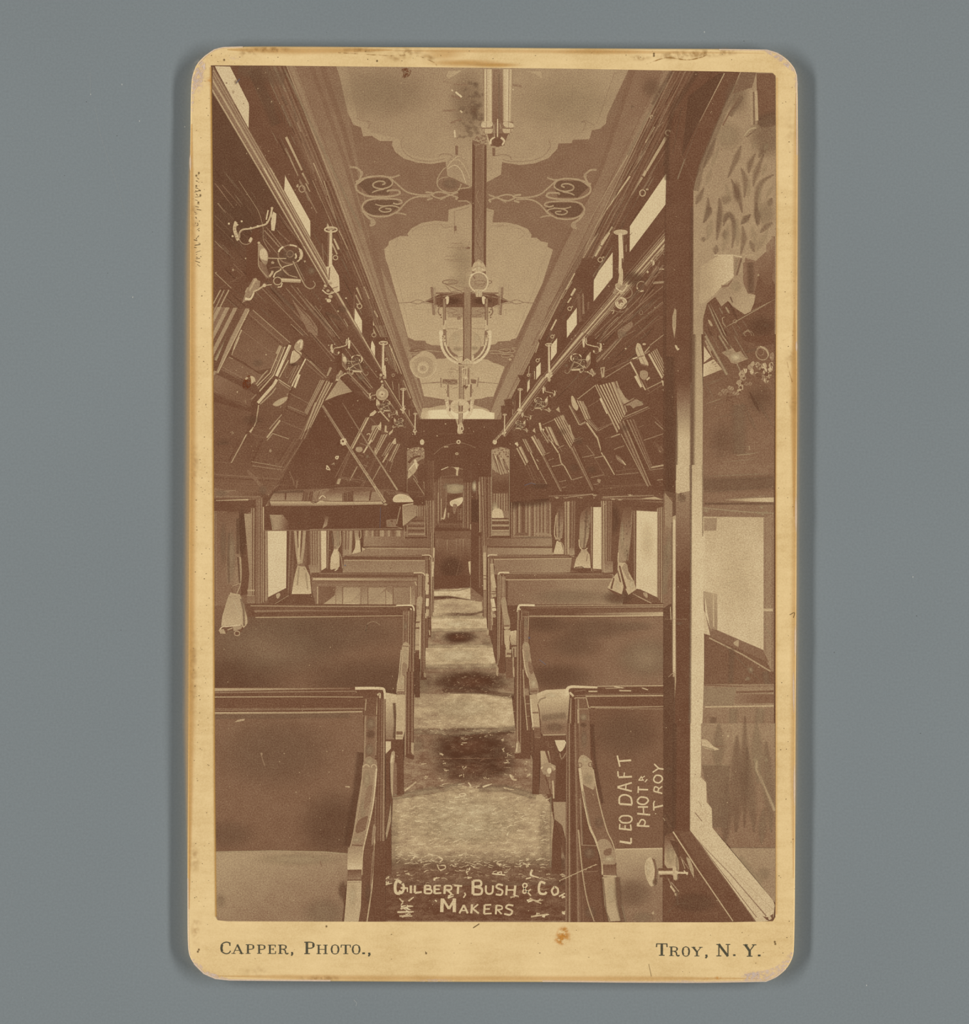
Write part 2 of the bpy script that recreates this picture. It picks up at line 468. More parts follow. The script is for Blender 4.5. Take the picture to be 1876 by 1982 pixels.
# fine tracery on the second panel
for i in range(80):
    x = 900 + rnd.gauss(0, 95); y = rnd.uniform(90, 620)
    x = min(x, 1010) if y < 420 else x
    stroke([(x, y), (x + rnd.uniform(-50, 50), y + rnd.uniform(-14, 14))], rnd.uniform(3, 7), rnd.uniform(.4, .55))
glow(900, 330, 200, 260, 0.54, 0.4); glow(880, 600, 200, 140, 0.52, 0.3)
for (y, w0, w1) in ((130, 780, 900), (185, 720, 1000), (290, 700, 830), (330, 690, 900), (345, 720, 900)):
    stroke([(w0, y), (w1, y + rnd.uniform(-6, 6))], 6, .38)
disc(975, 187, 28, 14, .28); stroke([(790, 125), (880, 160), (960, 185), (1000, 95)], 6, .42, curve=True)
stroke([(820, 215), (890, 195), (950, 190)], 5, .42, curve=True)
for sx in (1, -1):
    frame(750 + 965*300/1876, 450, 300/1876, sx < 0)
    ring(205, 600, 95, 26, 11, .32); ring(190, 603, 34, 10, 7, .36)
    stroke([(270, 620), (60, 720), (10, 745)], 10, .34); stroke([(265, 640), (190, 720), (20, 690)], 8, .36); stroke([(150, 640), (20, 670)], 6, .38)
    box(-10, 725, 380, 745, .3)
    # cross arms of the painted frame
    fill([(412, 660), (444, 660), (418, 1000), (388, 1000)], .36)
    fill([(380, 660), (412, 660), (390, 990), (372, 990)], .55)
    stroke([(500, 640), (500, 760), (640, 745)], 4, .5); stroke([(380, 632), (500, 640)], 4, .5); stroke([(440, 735), (690, 740)], 4, .5)
    fill([(30, 745), (330, 745), (520, 835), (400, 860), (300, 905), (30, 905)], .14)
    glow(190, 830, 150, 60, .06, .7)
    stroke([(520, 838), (395, 795), (30, 720)], 9, .42); stroke([(560, 845), (400, 870), (330, 905)], 9, .42)
    stroke([(520, 840), (600, 815), (690, 845), (840, 855)], 9, .38, curve=True); stroke([(520, 840), (600, 865), (690, 845)], 9, .38, curve=True)
    fill([(380, 745), (410, 745), (404, 905), (374, 905)], .5); box(395, 770, 372, 880, .3)
    stroke([(395, 935), (540, 935), (640, 925)], 5, .5); stroke([(470, 1010), (470, 920)], 4, .5); stroke([(620, 790), (690, 800)], 4, .45); stroke([(620, 885), (690, 890)], 4, .45)
    # lower tracery
    fill([(20, 905), (250, 905), (230, 1030), (20, 1030)], .5)
    stroke([(220, 910), (120, 950), (230, 980)], 9, .36, curve=True); stroke([(250, 950), (110, 1010), (60, 1020)], 8, .36, curve=True)
    ring(120, 1008, 55, 16, 7, .36); stroke([(50, 905), (60, 960), (40, 1020)], 8, .4, curve=True)
    stroke([(60, 1165), (240, 1165)], 14, .5); stroke([(80, 1100), (210, 1090)], 7, .52)
    stroke([(740, 430), (630, 420)], 5, .5); ring(775, 395, 28, 20, 5, .5); stroke([(740, 430), (735, 480), (760, 470)], 5, .5)
use('E4'); box(845, 1025, 885, 1055, .36)
use('px')
# third and last panel
fill([(800, 704), (846, 694.5), (861, 694), (880, 690), (930, 694.6), (944, 696), (954.7, 702), (967.6, 706), (977, 710), (957, 762.6), (955, 768),
      (944, 768), (931, 772), (921, 772.5), (900, 777), (880, 776), (862, 772.5), (853, 772), (842, 770), (829, 768), (821, 767), (811.7, 731)], (0.64, 0.70, (880, 695), (880, 770)))
stroke([(834, 767), (824, 735)], 1, .55); stroke([(968, 712), (950, 765)], 1, .55)
use('E5')
for i in range(60):
    x = 880 + rnd.gauss(0, 110); y = rnd.choice([rnd.uniform(560, 700), rnd.uniform(800, 870), rnd.uniform(700, 800)])
    stroke([(x, y), (x + rnd.uniform(-50, 50), y + rnd.uniform(-14, 14))], rnd.uniform(4, 9), rnd.uniform(.3, .5))
rays([(300, 790, 480, 775, 14, .42), (480, 775, 620, 765, 16, .32), (1230, 760, 1350, 770, 16, .32), (1350, 772, 1580, 790, 12, .42), (625, 690, 632, 850, 22, .4),
      (1250, 690, 1228, 840, 22, .4), (740, 548, 880, 548, 10, .4), (800, 520, 810, 560, 10, .42)], 8, .4)
fill([(660, 715), (900, 725), (900, 800), (790, 805), (650, 775)], .27); fill([(1120, 715), (1215, 725), (1205, 790), (1130, 785)], .27)
for i in range(24): stroke([(rnd.uniform(650, 900), rnd.uniform(720, 800))]*1 + [(rnd.uniform(650, 900), rnd.uniform(720, 800))], 7, rnd.uniform(.2, .5))
fill([(310, 1370), (290, 1330), (330, 1190), (440, 1190), (600, 1150), (700, 1140), (1180, 1140), (1300, 1180), (1400, 1210), (1440, 1260), (1520, 1270), (1510, 1372)], (.6, .72, (900, 1150), (900, 1270)))
fill([(330, 1372), (360, 1300), (430, 1230), (700, 1215), (1300, 1205), (1400, 1250), (1500, 1275), (1510, 1372)], (.66, .95, (330, 1300), (480, 1300)))
for i in range(60):
    x = rnd.choice([rnd.uniform(370, 700), rnd.uniform(1180, 1480)]); stroke([(x, rnd.uniform(1060, 1130)), (x + rnd.uniform(-30, 30), rnd.uniform(1060, 1130))], 7, rnd.uniform(.22, .45))
# scrollwork between the panels
part('ceiling_scroll', 'pale painted scrollwork on left of ceiling')
def scrollwork(t, k):
    w = 17*k
    stroke([(130, 1048), (190, 1055), (235, 1100), (215, 1160), (185, 1210), (200, 1265), (290, 1310), (420, 1318), (520, 1310), (580, 1290), (570, 1262), (520, 1258), (475, 1262), (470, 1275)], w, t, curve=True)
    stroke([(180, 1180), (290, 1138), (400, 1130), (510, 1140), (580, 1120)], w*.8, t, curve=True)
    stroke([(200, 1200), (270, 1150), (400, 1128), (480, 1145), (515, 1190), (490, 1225), (420, 1245), (350, 1230), (340, 1200), (380, 1178), (430, 1178), (448, 1195), (420, 1208)], w*.8, t, curve=True)
    stroke([(495, 1145), (560, 1205), (640, 1270), (740, 1298), (860, 1300), (900, 1280), (960, 1275), (1040, 1300), (1110, 1325)], w*.8, t, curve=True)
    stroke([(860, 1318), (740, 1318), (660, 1350), (600, 1410), (570, 1450)], w*.8, t, curve=True)
    stroke([(870, 1305), (940, 1330), (1030, 1305), (1110, 1275)], w*.8, t, curve=True)
    stroke([(330, 1280), (370, 1262), (440, 1248)], w*.7, t, curve=True)
    stroke([(560, 1450), (480, 1490), (360, 1495), (270, 1460), (240, 1415), (270, 1360), (360, 1335), (480, 1335), (580, 1345), (600, 1370), (560, 1385), (520, 1375)], w*.9, t, curve=True)
    stroke([(560, 1455), (575, 1420), (520, 1400), (440, 1405), (395, 1430), (430, 1455), (490, 1450), (500, 1430), (450, 1425)], w*.7, t, curve=True)
    stroke([(360, 1385), (420, 1400), (520, 1395)], w*.6, t, curve=True); stroke([(545, 1465), (600, 1470), (640, 1482)], w*.7, t, curve=True)
    stroke([(245, 1440), (290, 1500), (345, 1535), (350, 1565), (310, 1580)], w*1.2, t, curve=True)
    stroke([(815, 1275), (870, 1280), (890, 1300)], w, t); stroke([(830, 1345), (880, 1330)], w, t); stroke([(950, 1345), (1000, 1320)], w*.7, t); stroke([(1090, 1345), (1110, 1320)], w, t)
    disc(235, 1105, 16, 22, t); disc(150, 1050, 20, 9, t); disc(335, 1545, 22, 30, t)
use('Bt')
fill([(200, 1205), (280, 1150), (480, 1150), (520, 1200), (480, 1300), (300, 1300)], .2, .7); fill([(250, 1410), (300, 1350), (560, 1345), (590, 1400), (480, 1480), (300, 1480)], .2, .7)
fill([(1110, 1250), (1235, 1245), (1235, 1355), (1110, 1350)], .2)
scrollwork(.5, 1.0)
stroke([(1110, 1245), (1200, 1235), (1225, 1222)], 10, .5); stroke([(1110, 1355), (1190, 1355), (1225, 1380)], 10, .5)
part('ceiling_scroll', 'pale painted scrollwork on right of ceiling')
frame(1182.7, 105, 400/1876, True)
# the right-hand scroll is the left one turned over
fill([(200, 1205), (280, 1150), (480, 1150), (520, 1200), (480, 1300), (300, 1300)], .2, .7); fill([(250, 1410), (300, 1350), (560, 1345), (590, 1400), (480, 1480), (300, 1480)], .2, .7)
scrollwork(.5, 1.0)
use('E5')
part('ceiling_scroll', 'small far scrollwork on the ceiling')
for (x0, sg) in ((60, 1), (1860, -1)):
    def m(x): return x0 + sg * x
    fill([(m(20), 250), (m(120), 215), (m(250), 205), (m(330), 240), (m(120), 275)], .22)
    stroke([(m(-20), 200), (m(60), 205), (m(10), 240), (m(40), 275), (m(180), 275), (m(330), 245), (m(580), 265)], 11, .5, curve=True)
    stroke([(m(30), 350), (m(60), 320), (m(180), 300), (m(420), 290)], 11, .5, curve=True)
    stroke([(m(120), 245), (m(200), 230), (m(260), 240)], 9, .5); stroke([(m(100), 330), (m(40), 345), (m(60), 300)], 9, .5, curve=True)
    if sg < 0:
        fill([(m(40), 330), (m(120), 300), (m(300), 310), (m(250), 350)], .24); ring(m(150), 330, 90, 24, 9, .5); ring(m(180), 245, 100, 30, 9, .5); disc(m(90), 390, 26, 20, .62)
# ---------------------------------------------------------------- end wall of the carriage
part('end_wall', 'dark panelled end wall of the carriage in the printed picture')
use('H3')
fill([(200, 62), (1120, 62), (1140, 140), (1250, 600), (1250, 1360), (0, 1360), (0, 900), (100, 300)], .07)
stroke([(200, 62), (590, 62)], 8, .12); stroke([(240, 90), (240, 200)], 3, .16); stroke([(400, 208), (760, 206)], 4, .2); stroke([(950, 90), (950, 210)], 3, .14)
stroke([(365, 415), (440, 350), (540, 310), (640, 300), (720, 320), (790, 350)], 5, .34, curve=True); stroke([(420, 360), (500, 340), (640, 330), (760, 350)], 4, .16, curve=True)
for (x, y, r) in ((483, 107, 7), (398, 228, 7), (526, 478, 6), (766, 184, 5), (720, 150, 4), (265, 180, 4)): disc(x, y, r, r, .6)
stroke([(470, 340), (510, 338)], 12, .5)
disc(614, 289, 22, 21, .74); disc(614, 289, 9, 9, .06); disc(597, 408, 17, 13, .66); disc(597, 408, 8, 5, .1)
# wainscot and pilasters
bands((275, 880), (295, 1350), (375, 880), (375, 1350), [.14, .4, .12, .3, .1, .44, .14, .3, .5, .12]); bands((285, 480), (285, 880), (375, 480), (375, 880), [.08, .1, .12, .09, .14, .1, .2, .1])
bands((820, 640), (850, 1350), (950, 640), (950, 1350), [.3, .14, .42, .1, .3, .12, .1, .3, .12, .4])
fill([(0, 1260), (330, 1260), (330, 1340), (0, 1340)], .2); fill([(885, 1250), (1250, 1250), (1250, 1340), (885, 1340)], .22)
for i in range(40): disc(rnd.uniform(280, 420) if i % 2 else rnd.uniform(850, 940), rnd.uniform(400, 900), rnd.uniform(3, 7), rnd.uniform(3, 9), rnd.uniform(.1, .24))
fill([(745, 690), (830, 690), (820, 820), (800, 760), (790, 850), (760, 850), (745, 800)], .5); glow(775, 740, 36, 70, .86, .9); stroke([(795, 700), (795, 1000)], 16, .2); stroke([(825, 720), (830, 1200)], 10, .5); stroke([(830, 1205), (815, 1200)], 10, .5)
part('end_wall_panel', 'grooved wood panels left and right on the end wall')
use('H5')
fill([(320, 90), (720, 90), (725, 440), (700, 520), (95, 500), (90, 430), (330, 430)], .26); glow(560, 400, 200, 120, .4, .7); glow(420, 150, 150, 80, .12, .6)
bands((330, 110), (330, 410), (720, 100), (720, 420), [.2, .46, .3, .12, .5, .24, .12, .16, .42, .24, .5, .28, .2, .5, .3, .44, .2, .44, .2, .46, .3, .24, .42, .14, .3])
glow(480, 90, 260, 70, .09, .9); glow(350, 110, 60, 90, .1, .6)
fill([(350, 410), (370, 380), (480, 380), (470, 412)], .2); fill([(525, 400), (560, 380), (650, 380), (720, 415)], .44); stroke([(350, 412), (480, 412)], 5, .5); stroke([(520, 412), (720, 420)], 5, .36)
fill([(90, 440), (700, 430), (720, 500), (90, 505)], (.22, .42, (150, 450), (600, 470))); stroke([(90, 505), (710, 515)], 9, .1); fill([(95, 515), (710, 520), (710, 580), (100, 590)], (.36, .52, (150, 550), (650, 550)))
use('H2')
fill([(650, 1526), (1110, 1526), (1440, 1600), (1440, 1720), (640, 1720)], (.4, .24, (700, 1650), (1300, 1650)))
bands((640, 1526), (640, 1600), (1110, 1526), (1110, 1600), [.3, .5, .36, .3, .5, .2, .3, .2, .5, .56, .3, .36, .5, .3, .2, .3, .5, .56, .3]); stroke([(650, 1722), (1450, 1722)], 9, .14); fill([(690, 1735), (1490, 1745), (1440, 1800), (700, 1830)], (.5, .36, (800, 1780), (1400, 1780))); stroke([(660, 1740), (1480, 1745)], 9, .55)
stroke([(760, 1560), (830, 1562)], 8, .2); stroke([(960, 1560), (1040, 1560)], 8, .2)
part('mirror', 'tall arched mirror left of the end door')
use('H3')
fill([(95, 380), (110, 355), (160, 340), (215, 340), (272, 360), (272, 930), (195, 930), (195, 830), (150, 780), (95, 800)], .14)
fill([(97, 375), (160, 345), (215, 342), (270, 362), (270, 450), (180, 500), (100, 560)], .4)
for i in range(70): disc(rnd.uniform(100, 268), rnd.uniform(350, 450), rnd.uniform(4, 9), rnd.uniform(3, 8), rnd.choice([.1, .2, .6, .7]))
stroke([(110, 500), (160, 450), (230, 430)], 28, .08, 18, .1, True); fill([(100, 640), (110, 560), (180, 480), (215, 520), (180, 590), (120, 660)], .6); stroke([(105, 580), (190, 480)], 10, .76); blob([(165, 480), (185, 470), (200, 540), (190, 560)], .8); blob([(245, 590), (268, 580), (262, 625), (245, 615)], .76)
fill([(200, 540), (270, 500), (270, 700), (200, 690)], .09); stroke([(100, 660), (140, 610)], 5, .62); stroke([(110, 665), (150, 620)], 5, .1); stroke([(100, 560), (180, 650), (268, 830)], 7, .44); stroke([(95, 380), (95, 800)], 5, .4); stroke([(262, 690), (266, 760)], 9, .5); box(100, 700, 265, 830, .09); stroke([(100, 790), (260, 800)], 6, .2)
fill([(195, 930), (272, 930), (275, 1240), (95, 1240), (95, 1120), (190, 1060)], .24); bands((198, 940), (198, 1040), (262, 940), (262, 1040), [.5, .2, .5, .14, .46, .2])
for (y, t) in ((1085, .12), (1110, .36), (1140, .14), (1160, .4), (1185, .12), (1220, .46)): stroke([(105, y), (270, y)], 16, t)
stroke([(95, 1245), (95, 1130)], 6, .5); stroke([(275, 930), (275, 1242)], 6, .5); stroke([(70, 1255), (310, 1255)], 16, .08); stroke([(65, 1150), (68, 1270)], 6, .46); stroke([(300, 920), (302, 1265)], 6, .36)
part('mirror', 'tall arched mirror right of the end door')
fill([(950, 365), (980, 345), (1040, 338), (1100, 345), (1126, 362), (1126, 1230), (950, 1230)], .2)
fill([(952, 368), (1040, 340), (1124, 365), (1124, 600), (1040, 620), (952, 560)], .52)
for i in range(40): disc(rnd.uniform(955, 1120), rnd.uniform(352, 440), rnd.uniform(5, 10), rnd.uniform(4, 10), rnd.choice([.12, .2, .4, .7]))
for k in range(17): stroke([(952 + k*9 - 20 if k > 3 else 953, 400 + k*4), (min(1120, 985 + k*11), 560 + (k*37) % 90)], rnd.uniform(5, 9), rnd.choice([.2, .7, .3, .78, .12]))
fill([(952, 560), (1040, 640), (1124, 600), (1124, 800), (952, 800)], (.26, .1, (1000, 600), (1000, 720)))
fill([(952, 790), (1124, 790), (1124, 1060), (952, 1060)], (.12, .42, (1000, 790), (1000, 940))); bands((956, 810), (956, 1000), (1122, 810), (1122, 1000), [.2, .4, .14, .5, .2, .46, .16, .44, .2, .5, .2, .4, .14])
glow(985, 970, 44, 100, .74, .95); blob([(960, 980), (1020, 960), (1070, 1000), (1070, 1055), (955, 1055)], .78); fill([(1060, 985), (1120, 985), (1100, 1060), (1075, 1060)], .36)
for (y, t, w) in ((1062, .1, 10), (1080, .5, 16), (1104, .14, 26), (1132, .48, 18), (1158, .12, 24), (1185, .5, 14), (1215, .44, 34)): stroke([(952, y), (1122, y)], w, t)
stroke([(948, 366), (948, 1235)], 6, .46); stroke([(1128, 366), (1128, 1235)], 6, .46); stroke([(915, 1252), (1150, 1252)], 18, .07); stroke([(920, 1000), (920, 1262)], 5, .4); stroke([(1150, 900), (1150, 1262)], 6, .4); stroke([(948, 1232), (1128, 1232)], 6, .5)
part('end_door', 'panelled end door with glazed upper half in the printed picture')
fill([(370, 460), (745, 460), (745, 1780), (370, 1780)], .08)
bands((370, 700), (370, 1160), (440, 640), (440, 1080), [.3, .12, .2, .1, .34, .1, .4]); bands((655, 700), (655, 1160), (745, 700), (745, 1160), [.36, .1, .3, .1, .2, .4, .1, .2, .44])
fill([(440, 600), (500, 545), (600, 540), (660, 560), (660, 1085), (430, 1085)], .12); stroke([(438, 572), (510, 540)], 8, .72); stroke([(540, 540), (660, 565)], 6, .4)
fill([(565, 545), (620, 545), (610, 590), (608, 630), (588, 630), (592, 570)], .74); stroke([(450, 640), (600, 628)], 5, .26)
fill([(440, 660), (658, 660), (658, 1080), (440, 1080)], (.22, .14, (440, 700), (658, 1000))); glow(580, 760, 90, 60, .95, .95); glow(640, 750, 40, 40, .8, .7); glow(500, 740, 60, 50, .5, .6); fill([(500, 720), (656, 725), (656, 800), (560, 810), (500, 800)], .66, .6)
blob([(500, 830), (560, 815), (640, 820), (560, 870), (510, 900)], .1); blob([(530, 890), (600, 860), (655, 850), (650, 900), (600, 940), (540, 935)], .86); glow(580, 905, 60, 34, .95, .7)
fill([(490, 920), (530, 930), (560, 1000), (640, 920), (656, 1080), (500, 1080)], .1); blob([(560, 920), (600, 930), (580, 1010), (560, 1000)], .34); bands((590, 960), (590, 1080), (656, 960), (656, 1080), [.1, .24, .1, .3, .14])
stroke([(440, 860), (436, 1080)], 10, .6); stroke([(490, 740), (488, 1000)], 7, .36); blob([(470, 1000), (485, 950), (480, 1050), (460, 1070)], .76); blob([(505, 1010), (520, 1010), (510, 1060)], .5); stroke([(440, 1060), (470, 1065)], 14, .56); stroke([(438, 630), (434, 1085)], 6, .3)
stroke([(410, 1095), (665, 1095)], 14, .1); fill([(410, 1105), (660, 1105), (660, 1155), (410, 1155)], .16); stroke([(410, 1120), (655, 1120)], 5, .28); stroke([(380, 1165), (740, 1180)], 12, .06); stroke([(408, 800), (408, 1110)], 6, .5); stroke([(665, 780), (662, 1150)], 6, .48)
fill([(375, 1190), (740, 1190), (740, 1260), (375, 1260)], .2)
fill([(380, 1262), (735, 1262), (735, 1660), (370, 1660)], (.28, .1, (550, 1270), (550, 1480)))
for x, t in ((402, .4), (430, .26), (500, .5), (520, .3), (590, .46), (630, .44), (662, .5), (690, .3), (715, .34)): stroke([(x, 1270), (x, 1470)], 6, t, 4, .14)
stroke([(440, 1265), (560, 1272), (600, 1250), (640, 1262)], 8, .14, curve=True); glow(540, 1560, 150, 140, .07, .7); stroke([(655, 1380), (590, 1650)], 4, .24); stroke([(700, 1560), (610, 1640)], 3, .2)
fill([(370, 1640), (740, 1640), (740, 1760), (370, 1785)], .06)
stroke([(740, 1120), (740, 1175)], 14, .7); stroke([(742, 480), (738, 1120)], 5, .26); stroke([(740, 1180), (736, 1490)], 6, .34)
fill([(712, 1500), (738, 1490), (735, 1640), (722, 1600)], .76)
part('end_door_leaf', 'dark open door leaf beside the end door'); fill([(742, 480), (815, 480), (815, 1880), (735, 1880)], .07); bands((815, 1210), (815, 1760), (850, 1210), (850, 1760), [.1, .34, .08, .2, .1]); stroke([(735, 1650), (735, 1880)], 5, .36); glow(775, 740, 34, 70, .8, .9); stroke([(796, 700), (798, 900)], 14, .2); fill([(745, 870), (815, 870), (815, 1100), (745, 1100)], .1, .6); box(740, 1200, 850, 1240, .08)
# ---------------------------------------------------------------- aisle carpet
part('carpet', 'patterned aisle carpet with bars of sunlight in the printed picture', CARPET_INK)
use('px')
fill([(838, 1140), (912, 1137), (937, 1158), (946, 1240), (975, 1320), (1000, 1460), (1060, 1540), (1130, 1790), (700, 1790), (770, 1560), (800, 1460), (822, 1280)], .3)
use('H4')
fill([(1250, 640), (1500, 625), (1620, 610), (1618, 740), (1500, 730), (1250, 700)], (.78, .74, (1260, 680), (1600, 680)))
soft([(1245, 710), (1400, 705), (1620, 745)], 34, .14, .9); soft([(1250, 645), (1500, 640), (1620, 610)], 16, .4, .6)
fill([(1250, 740), (1450, 720), (1735, 755), (1740, 860), (1730, 930), (1230, 930)], .62); glow(1500, 880, 220, 26, .4, .8); soft([(1480, 880), (1600, 890), (1760, 850)], 30, .26, .7)
fill([(1225, 910), (1780, 910), (1790, 1040), (1225, 1045)], .78); glow(1500, 980, 240, 60, .86, .8)
fill([(1215, 1040), (1800, 1030), (1840, 1200), (1180, 1210)], .44); glow(1510, 1115, 240, 84, .06, .95); glow(1500, 1110, 190, 60, .05, .9); glow(1240, 1100, 40, 60, .5, .5); glow(1780, 1160, 60, 50, .5, .5)
fill([(1170, 1200), (1840, 1195), (1880, 1420), (1150, 1420)], .72); glow(1500, 1300, 320, 100, .84, .9)
fill([(1155, 1400), (1900, 1390), (1960, 1700), (1110, 1700)], .4)
use('I2')
fill([(440, 0), (1170, 0), (1170, 190), (440, 190)], .4); glow(830, 75, 400, 115, .08, .95); glow(850, 80, 300, 90, .04, .9); glow(480, 100, 60, 80, .5, .6)
fill([(400, 170), (1150, 170), (1180, 440), (400, 470)], (.56, .7, (600, 170), (900, 250))); glow(800, 280, 340, 110, .76, .8); soft([(620, 140), (900, 150), (1170, 190)], 50, .12, .7)
fill([(330, 440), (1180, 430), (1310, 660), (1370, 950), (1440, 1000), (1570, 1700), (180, 1700), (250, 950), (330, 660)], .34)
glow(850, 620, 400, 240, .1, .9); glow(820, 560, 340, 160, .05, .9); glow(830, 750, 330, 130, .08, .85); soft([(720, 520), (950, 480), (1170, 450)], 60, .07, .7); stroke([(420, 668), (1290, 664)], 5, .22)
glow(430, 560, 70, 90, .42, .5); glow(1080, 700, 120, 130, .1, .8)
fill([(240, 960), (480, 920), (760, 870), (900, 900), (1100, 890), (1310, 940), (1380, 940), (1450, 1010), (1475, 1150), (1465, 1560), (230, 1560)], (.62, .6, (800, 900), (800, 1500))); glow(800, 1120, 600, 260, .78, .8); glow(850, 1220, 460, 140, .78, .6)
soft([(250, 960), (500, 910), (770, 870)], 60, .46, .6); soft([(900, 890), (1100, 890), (1310, 950)], 60, .3, .7)
fill([(230, 1480), (1470, 1480), (1570, 1600), (1570, 1905), (180, 1905), (180, 1560)], .0, .0)
soft([(200, 1560), (800, 1560), (1560, 1560)], 330, .2, .92); fill([(180, 1640), (1570, 1640), (1580, 1910), (160, 1910)], .1)
use('H4'); soft([(1225, 910), (1780, 910)], 36, .7, .8); soft([(1220, 1042), (1800, 1036)], 44, .6, .9); soft([(1180, 1203), (1850, 1198)], 44, .58, .9); soft([(1150, 1408), (1900, 1400)], 60, .55, .9)
use('I2'); soft([(400, 455), (700, 470), (1180, 435)], 60, .46, .7); soft([(235, 965), (500, 925), (760, 880)], 50, .54, .8); soft([(900, 905), (1120, 900), (1340, 960)], 50, .5, .8); glow(1400, 1250, 60, 300, .5, .5); glow(255, 1250, 50, 300, .54, .5)
# pattern flecks woven into the carpet
def flecks(n, x0, x1, y0, y1, tones, L, w):
    for _ in range(n):
        x, y = rnd.uniform(x0, x1), rnd.uniform(y0, y1); a = rnd.gauss(-.25, .45); l = rnd.uniform(.4, 1)*L
        dx, dy = math.cos(a)*l, math.sin(a)*l*.5
        stroke([(x, y), (x+dx*.5, y+dy*.5+rnd.uniform(-.15, .15)*l), (x+dx, y+dy)], rnd.uniform(.5, 1)*w, rnd.choice(tones), w*.3)
flecks(150, 250, 1440, 960, 1500, [.62, .66, .84, .7, .86], 70, 8); flecks(240, 245, 1445, 960, 1500, [.68, .72, .8, .82], 50, 6)
flecks(110, 410, 1150, 190, 460, [.6, .64, .82, .8, .56], 40, 5); flecks(50, 420, 1150, 420, 520, [.45, .56, .2], 44, 6)
flecks(70, 340, 1290, 460, 940, [.22, .3, .16], 50, 6); flecks(70, 260, 480, 680, 960, [.42, .5, .24, .36], 50, 6); flecks(36, 1080, 1300, 520, 940, [.4, .54, .6, .3], 36, 6); flecks(26, 600, 1000, 640, 870, [.2, .26, .32], 50, 5); flecks(24, 580, 900, 860, 960, [.64, .7, .5], 55, 7)
flecks(60, 460, 1150, 0, 160, [.24, .4, .3, .5], 30, 5); flecks(120, 240, 1450, 1380, 1600, [.66, .74, .5, .4], 50, 8); flecks(60, 200, 1550, 1540, 1700, [.4, .3, .24, .5], 50, 7)
for (x, y) in ((340, 1550), (400, 1430), (560, 1590), (800, 1540), (820, 1570), (800, 1510), (1050, 1550), (1060, 1480), (1260, 1490), (1310, 1400), (1160, 1720), (300, 1790), (350, 1850), (320, 1870), (1350, 1760), (1400, 1870), (1330, 1870), (1540, 1720), (1550, 1850), (680, 1720), (190, 1620), (550, 1770), (1520, 1560), (200, 1580), (330, 1830), (360, 1810), (1290, 1760), (1560, 1640)):
    for k in range(3):
        a = rnd.uniform(-.6, .4); stroke([(x+rnd.uniform(-26, 26), y+rnd.uniform(-16, 16)), (x+rnd.uniform(0, 50)*math.cos(a), y+30*math.sin(a))], rnd.uniform(9, 16), rnd.uniform(.6, .82), 5)
for (x, y) in ((1270, 700), (1260, 750), (1280, 800), (1160, 800), (1110, 690), (1130, 640), (470, 700), (480, 810), (640, 760), (640, 700), (780, 560), (790, 740), (1080, 530), (1090, 600), (620, 640), (1110, 900), (770, 800), (950, 810), (600, 830)):
    for k in range(3): stroke([(x+rnd.uniform(-20, 20), y+rnd.uniform(-14, 14)), (x+rnd.uniform(-24, 30), y+rnd.uniform(-18, 10))], rnd.uniform(5, 10), rnd.uniform(.5, .7), 4)
stroke([(580, 1480), (600, 1520), (640, 1510), (640, 1490), (610, 1485)], 8, .8, curve=True); ring(775, 945, 24, 10, 9, .84); stroke([(1310, 1520), (1300, 1560), (1360, 1580)], 18, .84, 10, .8, True); stroke([(1300, 1580), (1260, 1590)], 10, .8); stroke([(1000, 1550), (1100, 1560)], 10, .78); stroke([(590, 1420), (620, 1440), (600, 1460)], 12, .82, curve=True)
stroke([(330, 915), (420, 845)], 12, .6); stroke([(930, 885), (1000, 860)], 14, .72, 6); stroke([(820, 850), (840, 880)], 10, .72); stroke([(1140, 790), (1160, 825), (1190, 830)], 14, .72, curve=True); stroke([(1120, 900), (1170, 905)], 8, .6)
for (x0, y0, x1, y1) in ((275, 1845, 400, 1842), (290, 1875, 390, 1875), (300, 1820, 370, 1800), (320, 1770, 290, 1740), (360, 1760, 400, 1730), (1300, 1880, 1430, 1860), (1290, 1740, 1380, 1780)): stroke([(x0, y0), (x1, y1)], 14, .66, 8)
use('H4')
for i in range(150):
    x, y = rnd.uniform(1250, 1830), rnd.uniform(720, 1690); lo = (1040 < y < 1180) or y > 1420
    stroke([(x, y), (x+rnd.uniform(-16, 16), y+rnd.uniform(-5, 5))], rnd.uniform(3, 6), rnd.choice([.3, .4, .5] if lo else [.5, .6, .88]))
# ---------------------------------------------------------------- left clerestory: wood, panes, mouldings
part('clerestory_wall', 'upper wall with small windows on the left of the printed picture')
use('px')
fill([(445, 120), (551, 120), (640, 350), (700, 510), (814, 812), (806, 836), (640, 540), (500, 290), (450, 200)], .10)
bands((505, 128), (605, 350), (551, 128), (640, 350), [.12, .16, .22, .14, .26, .2, .3, .16, .28, .1, .2])
bands((605, 350), (806, 812), (640, 350), (814, 812), [.1, .18, .1, .26, .12, .2, .08, .25, .12])
use('A')
soft([(1080, 370), (1190, 600)], 34, .42, .9); soft([(1010, 370), (1080, 560)], 24, .3); soft([(1150, 720), (1235, 915)], 30, .36)
soft([(860, 400), (960, 600)], 60, .2); soft([(1230, 640), (1290, 870)], 20, .28); soft([(1150, 640), (1200, 720)], 30, .22)
stroke([(1190, 1010), (1335, 1312)], 22, .6, 16, .52); stroke([(1338, 1335), (1395, 1440)], 18, .5, 12, .4)
stroke([(1185, 1110), (1300, 1362)], 16, .5, 10, .42); stroke([(1312, 1392), (1370, 1500), (1470, 1700)], 9, .36)
stroke([(1290, 880), (1325, 960)], 10, .45); stroke([(1330, 1045), (1445, 1325)], 8, .35); stroke([(1440, 1245), (1565, 1540)], 8, .62, 5, .4)
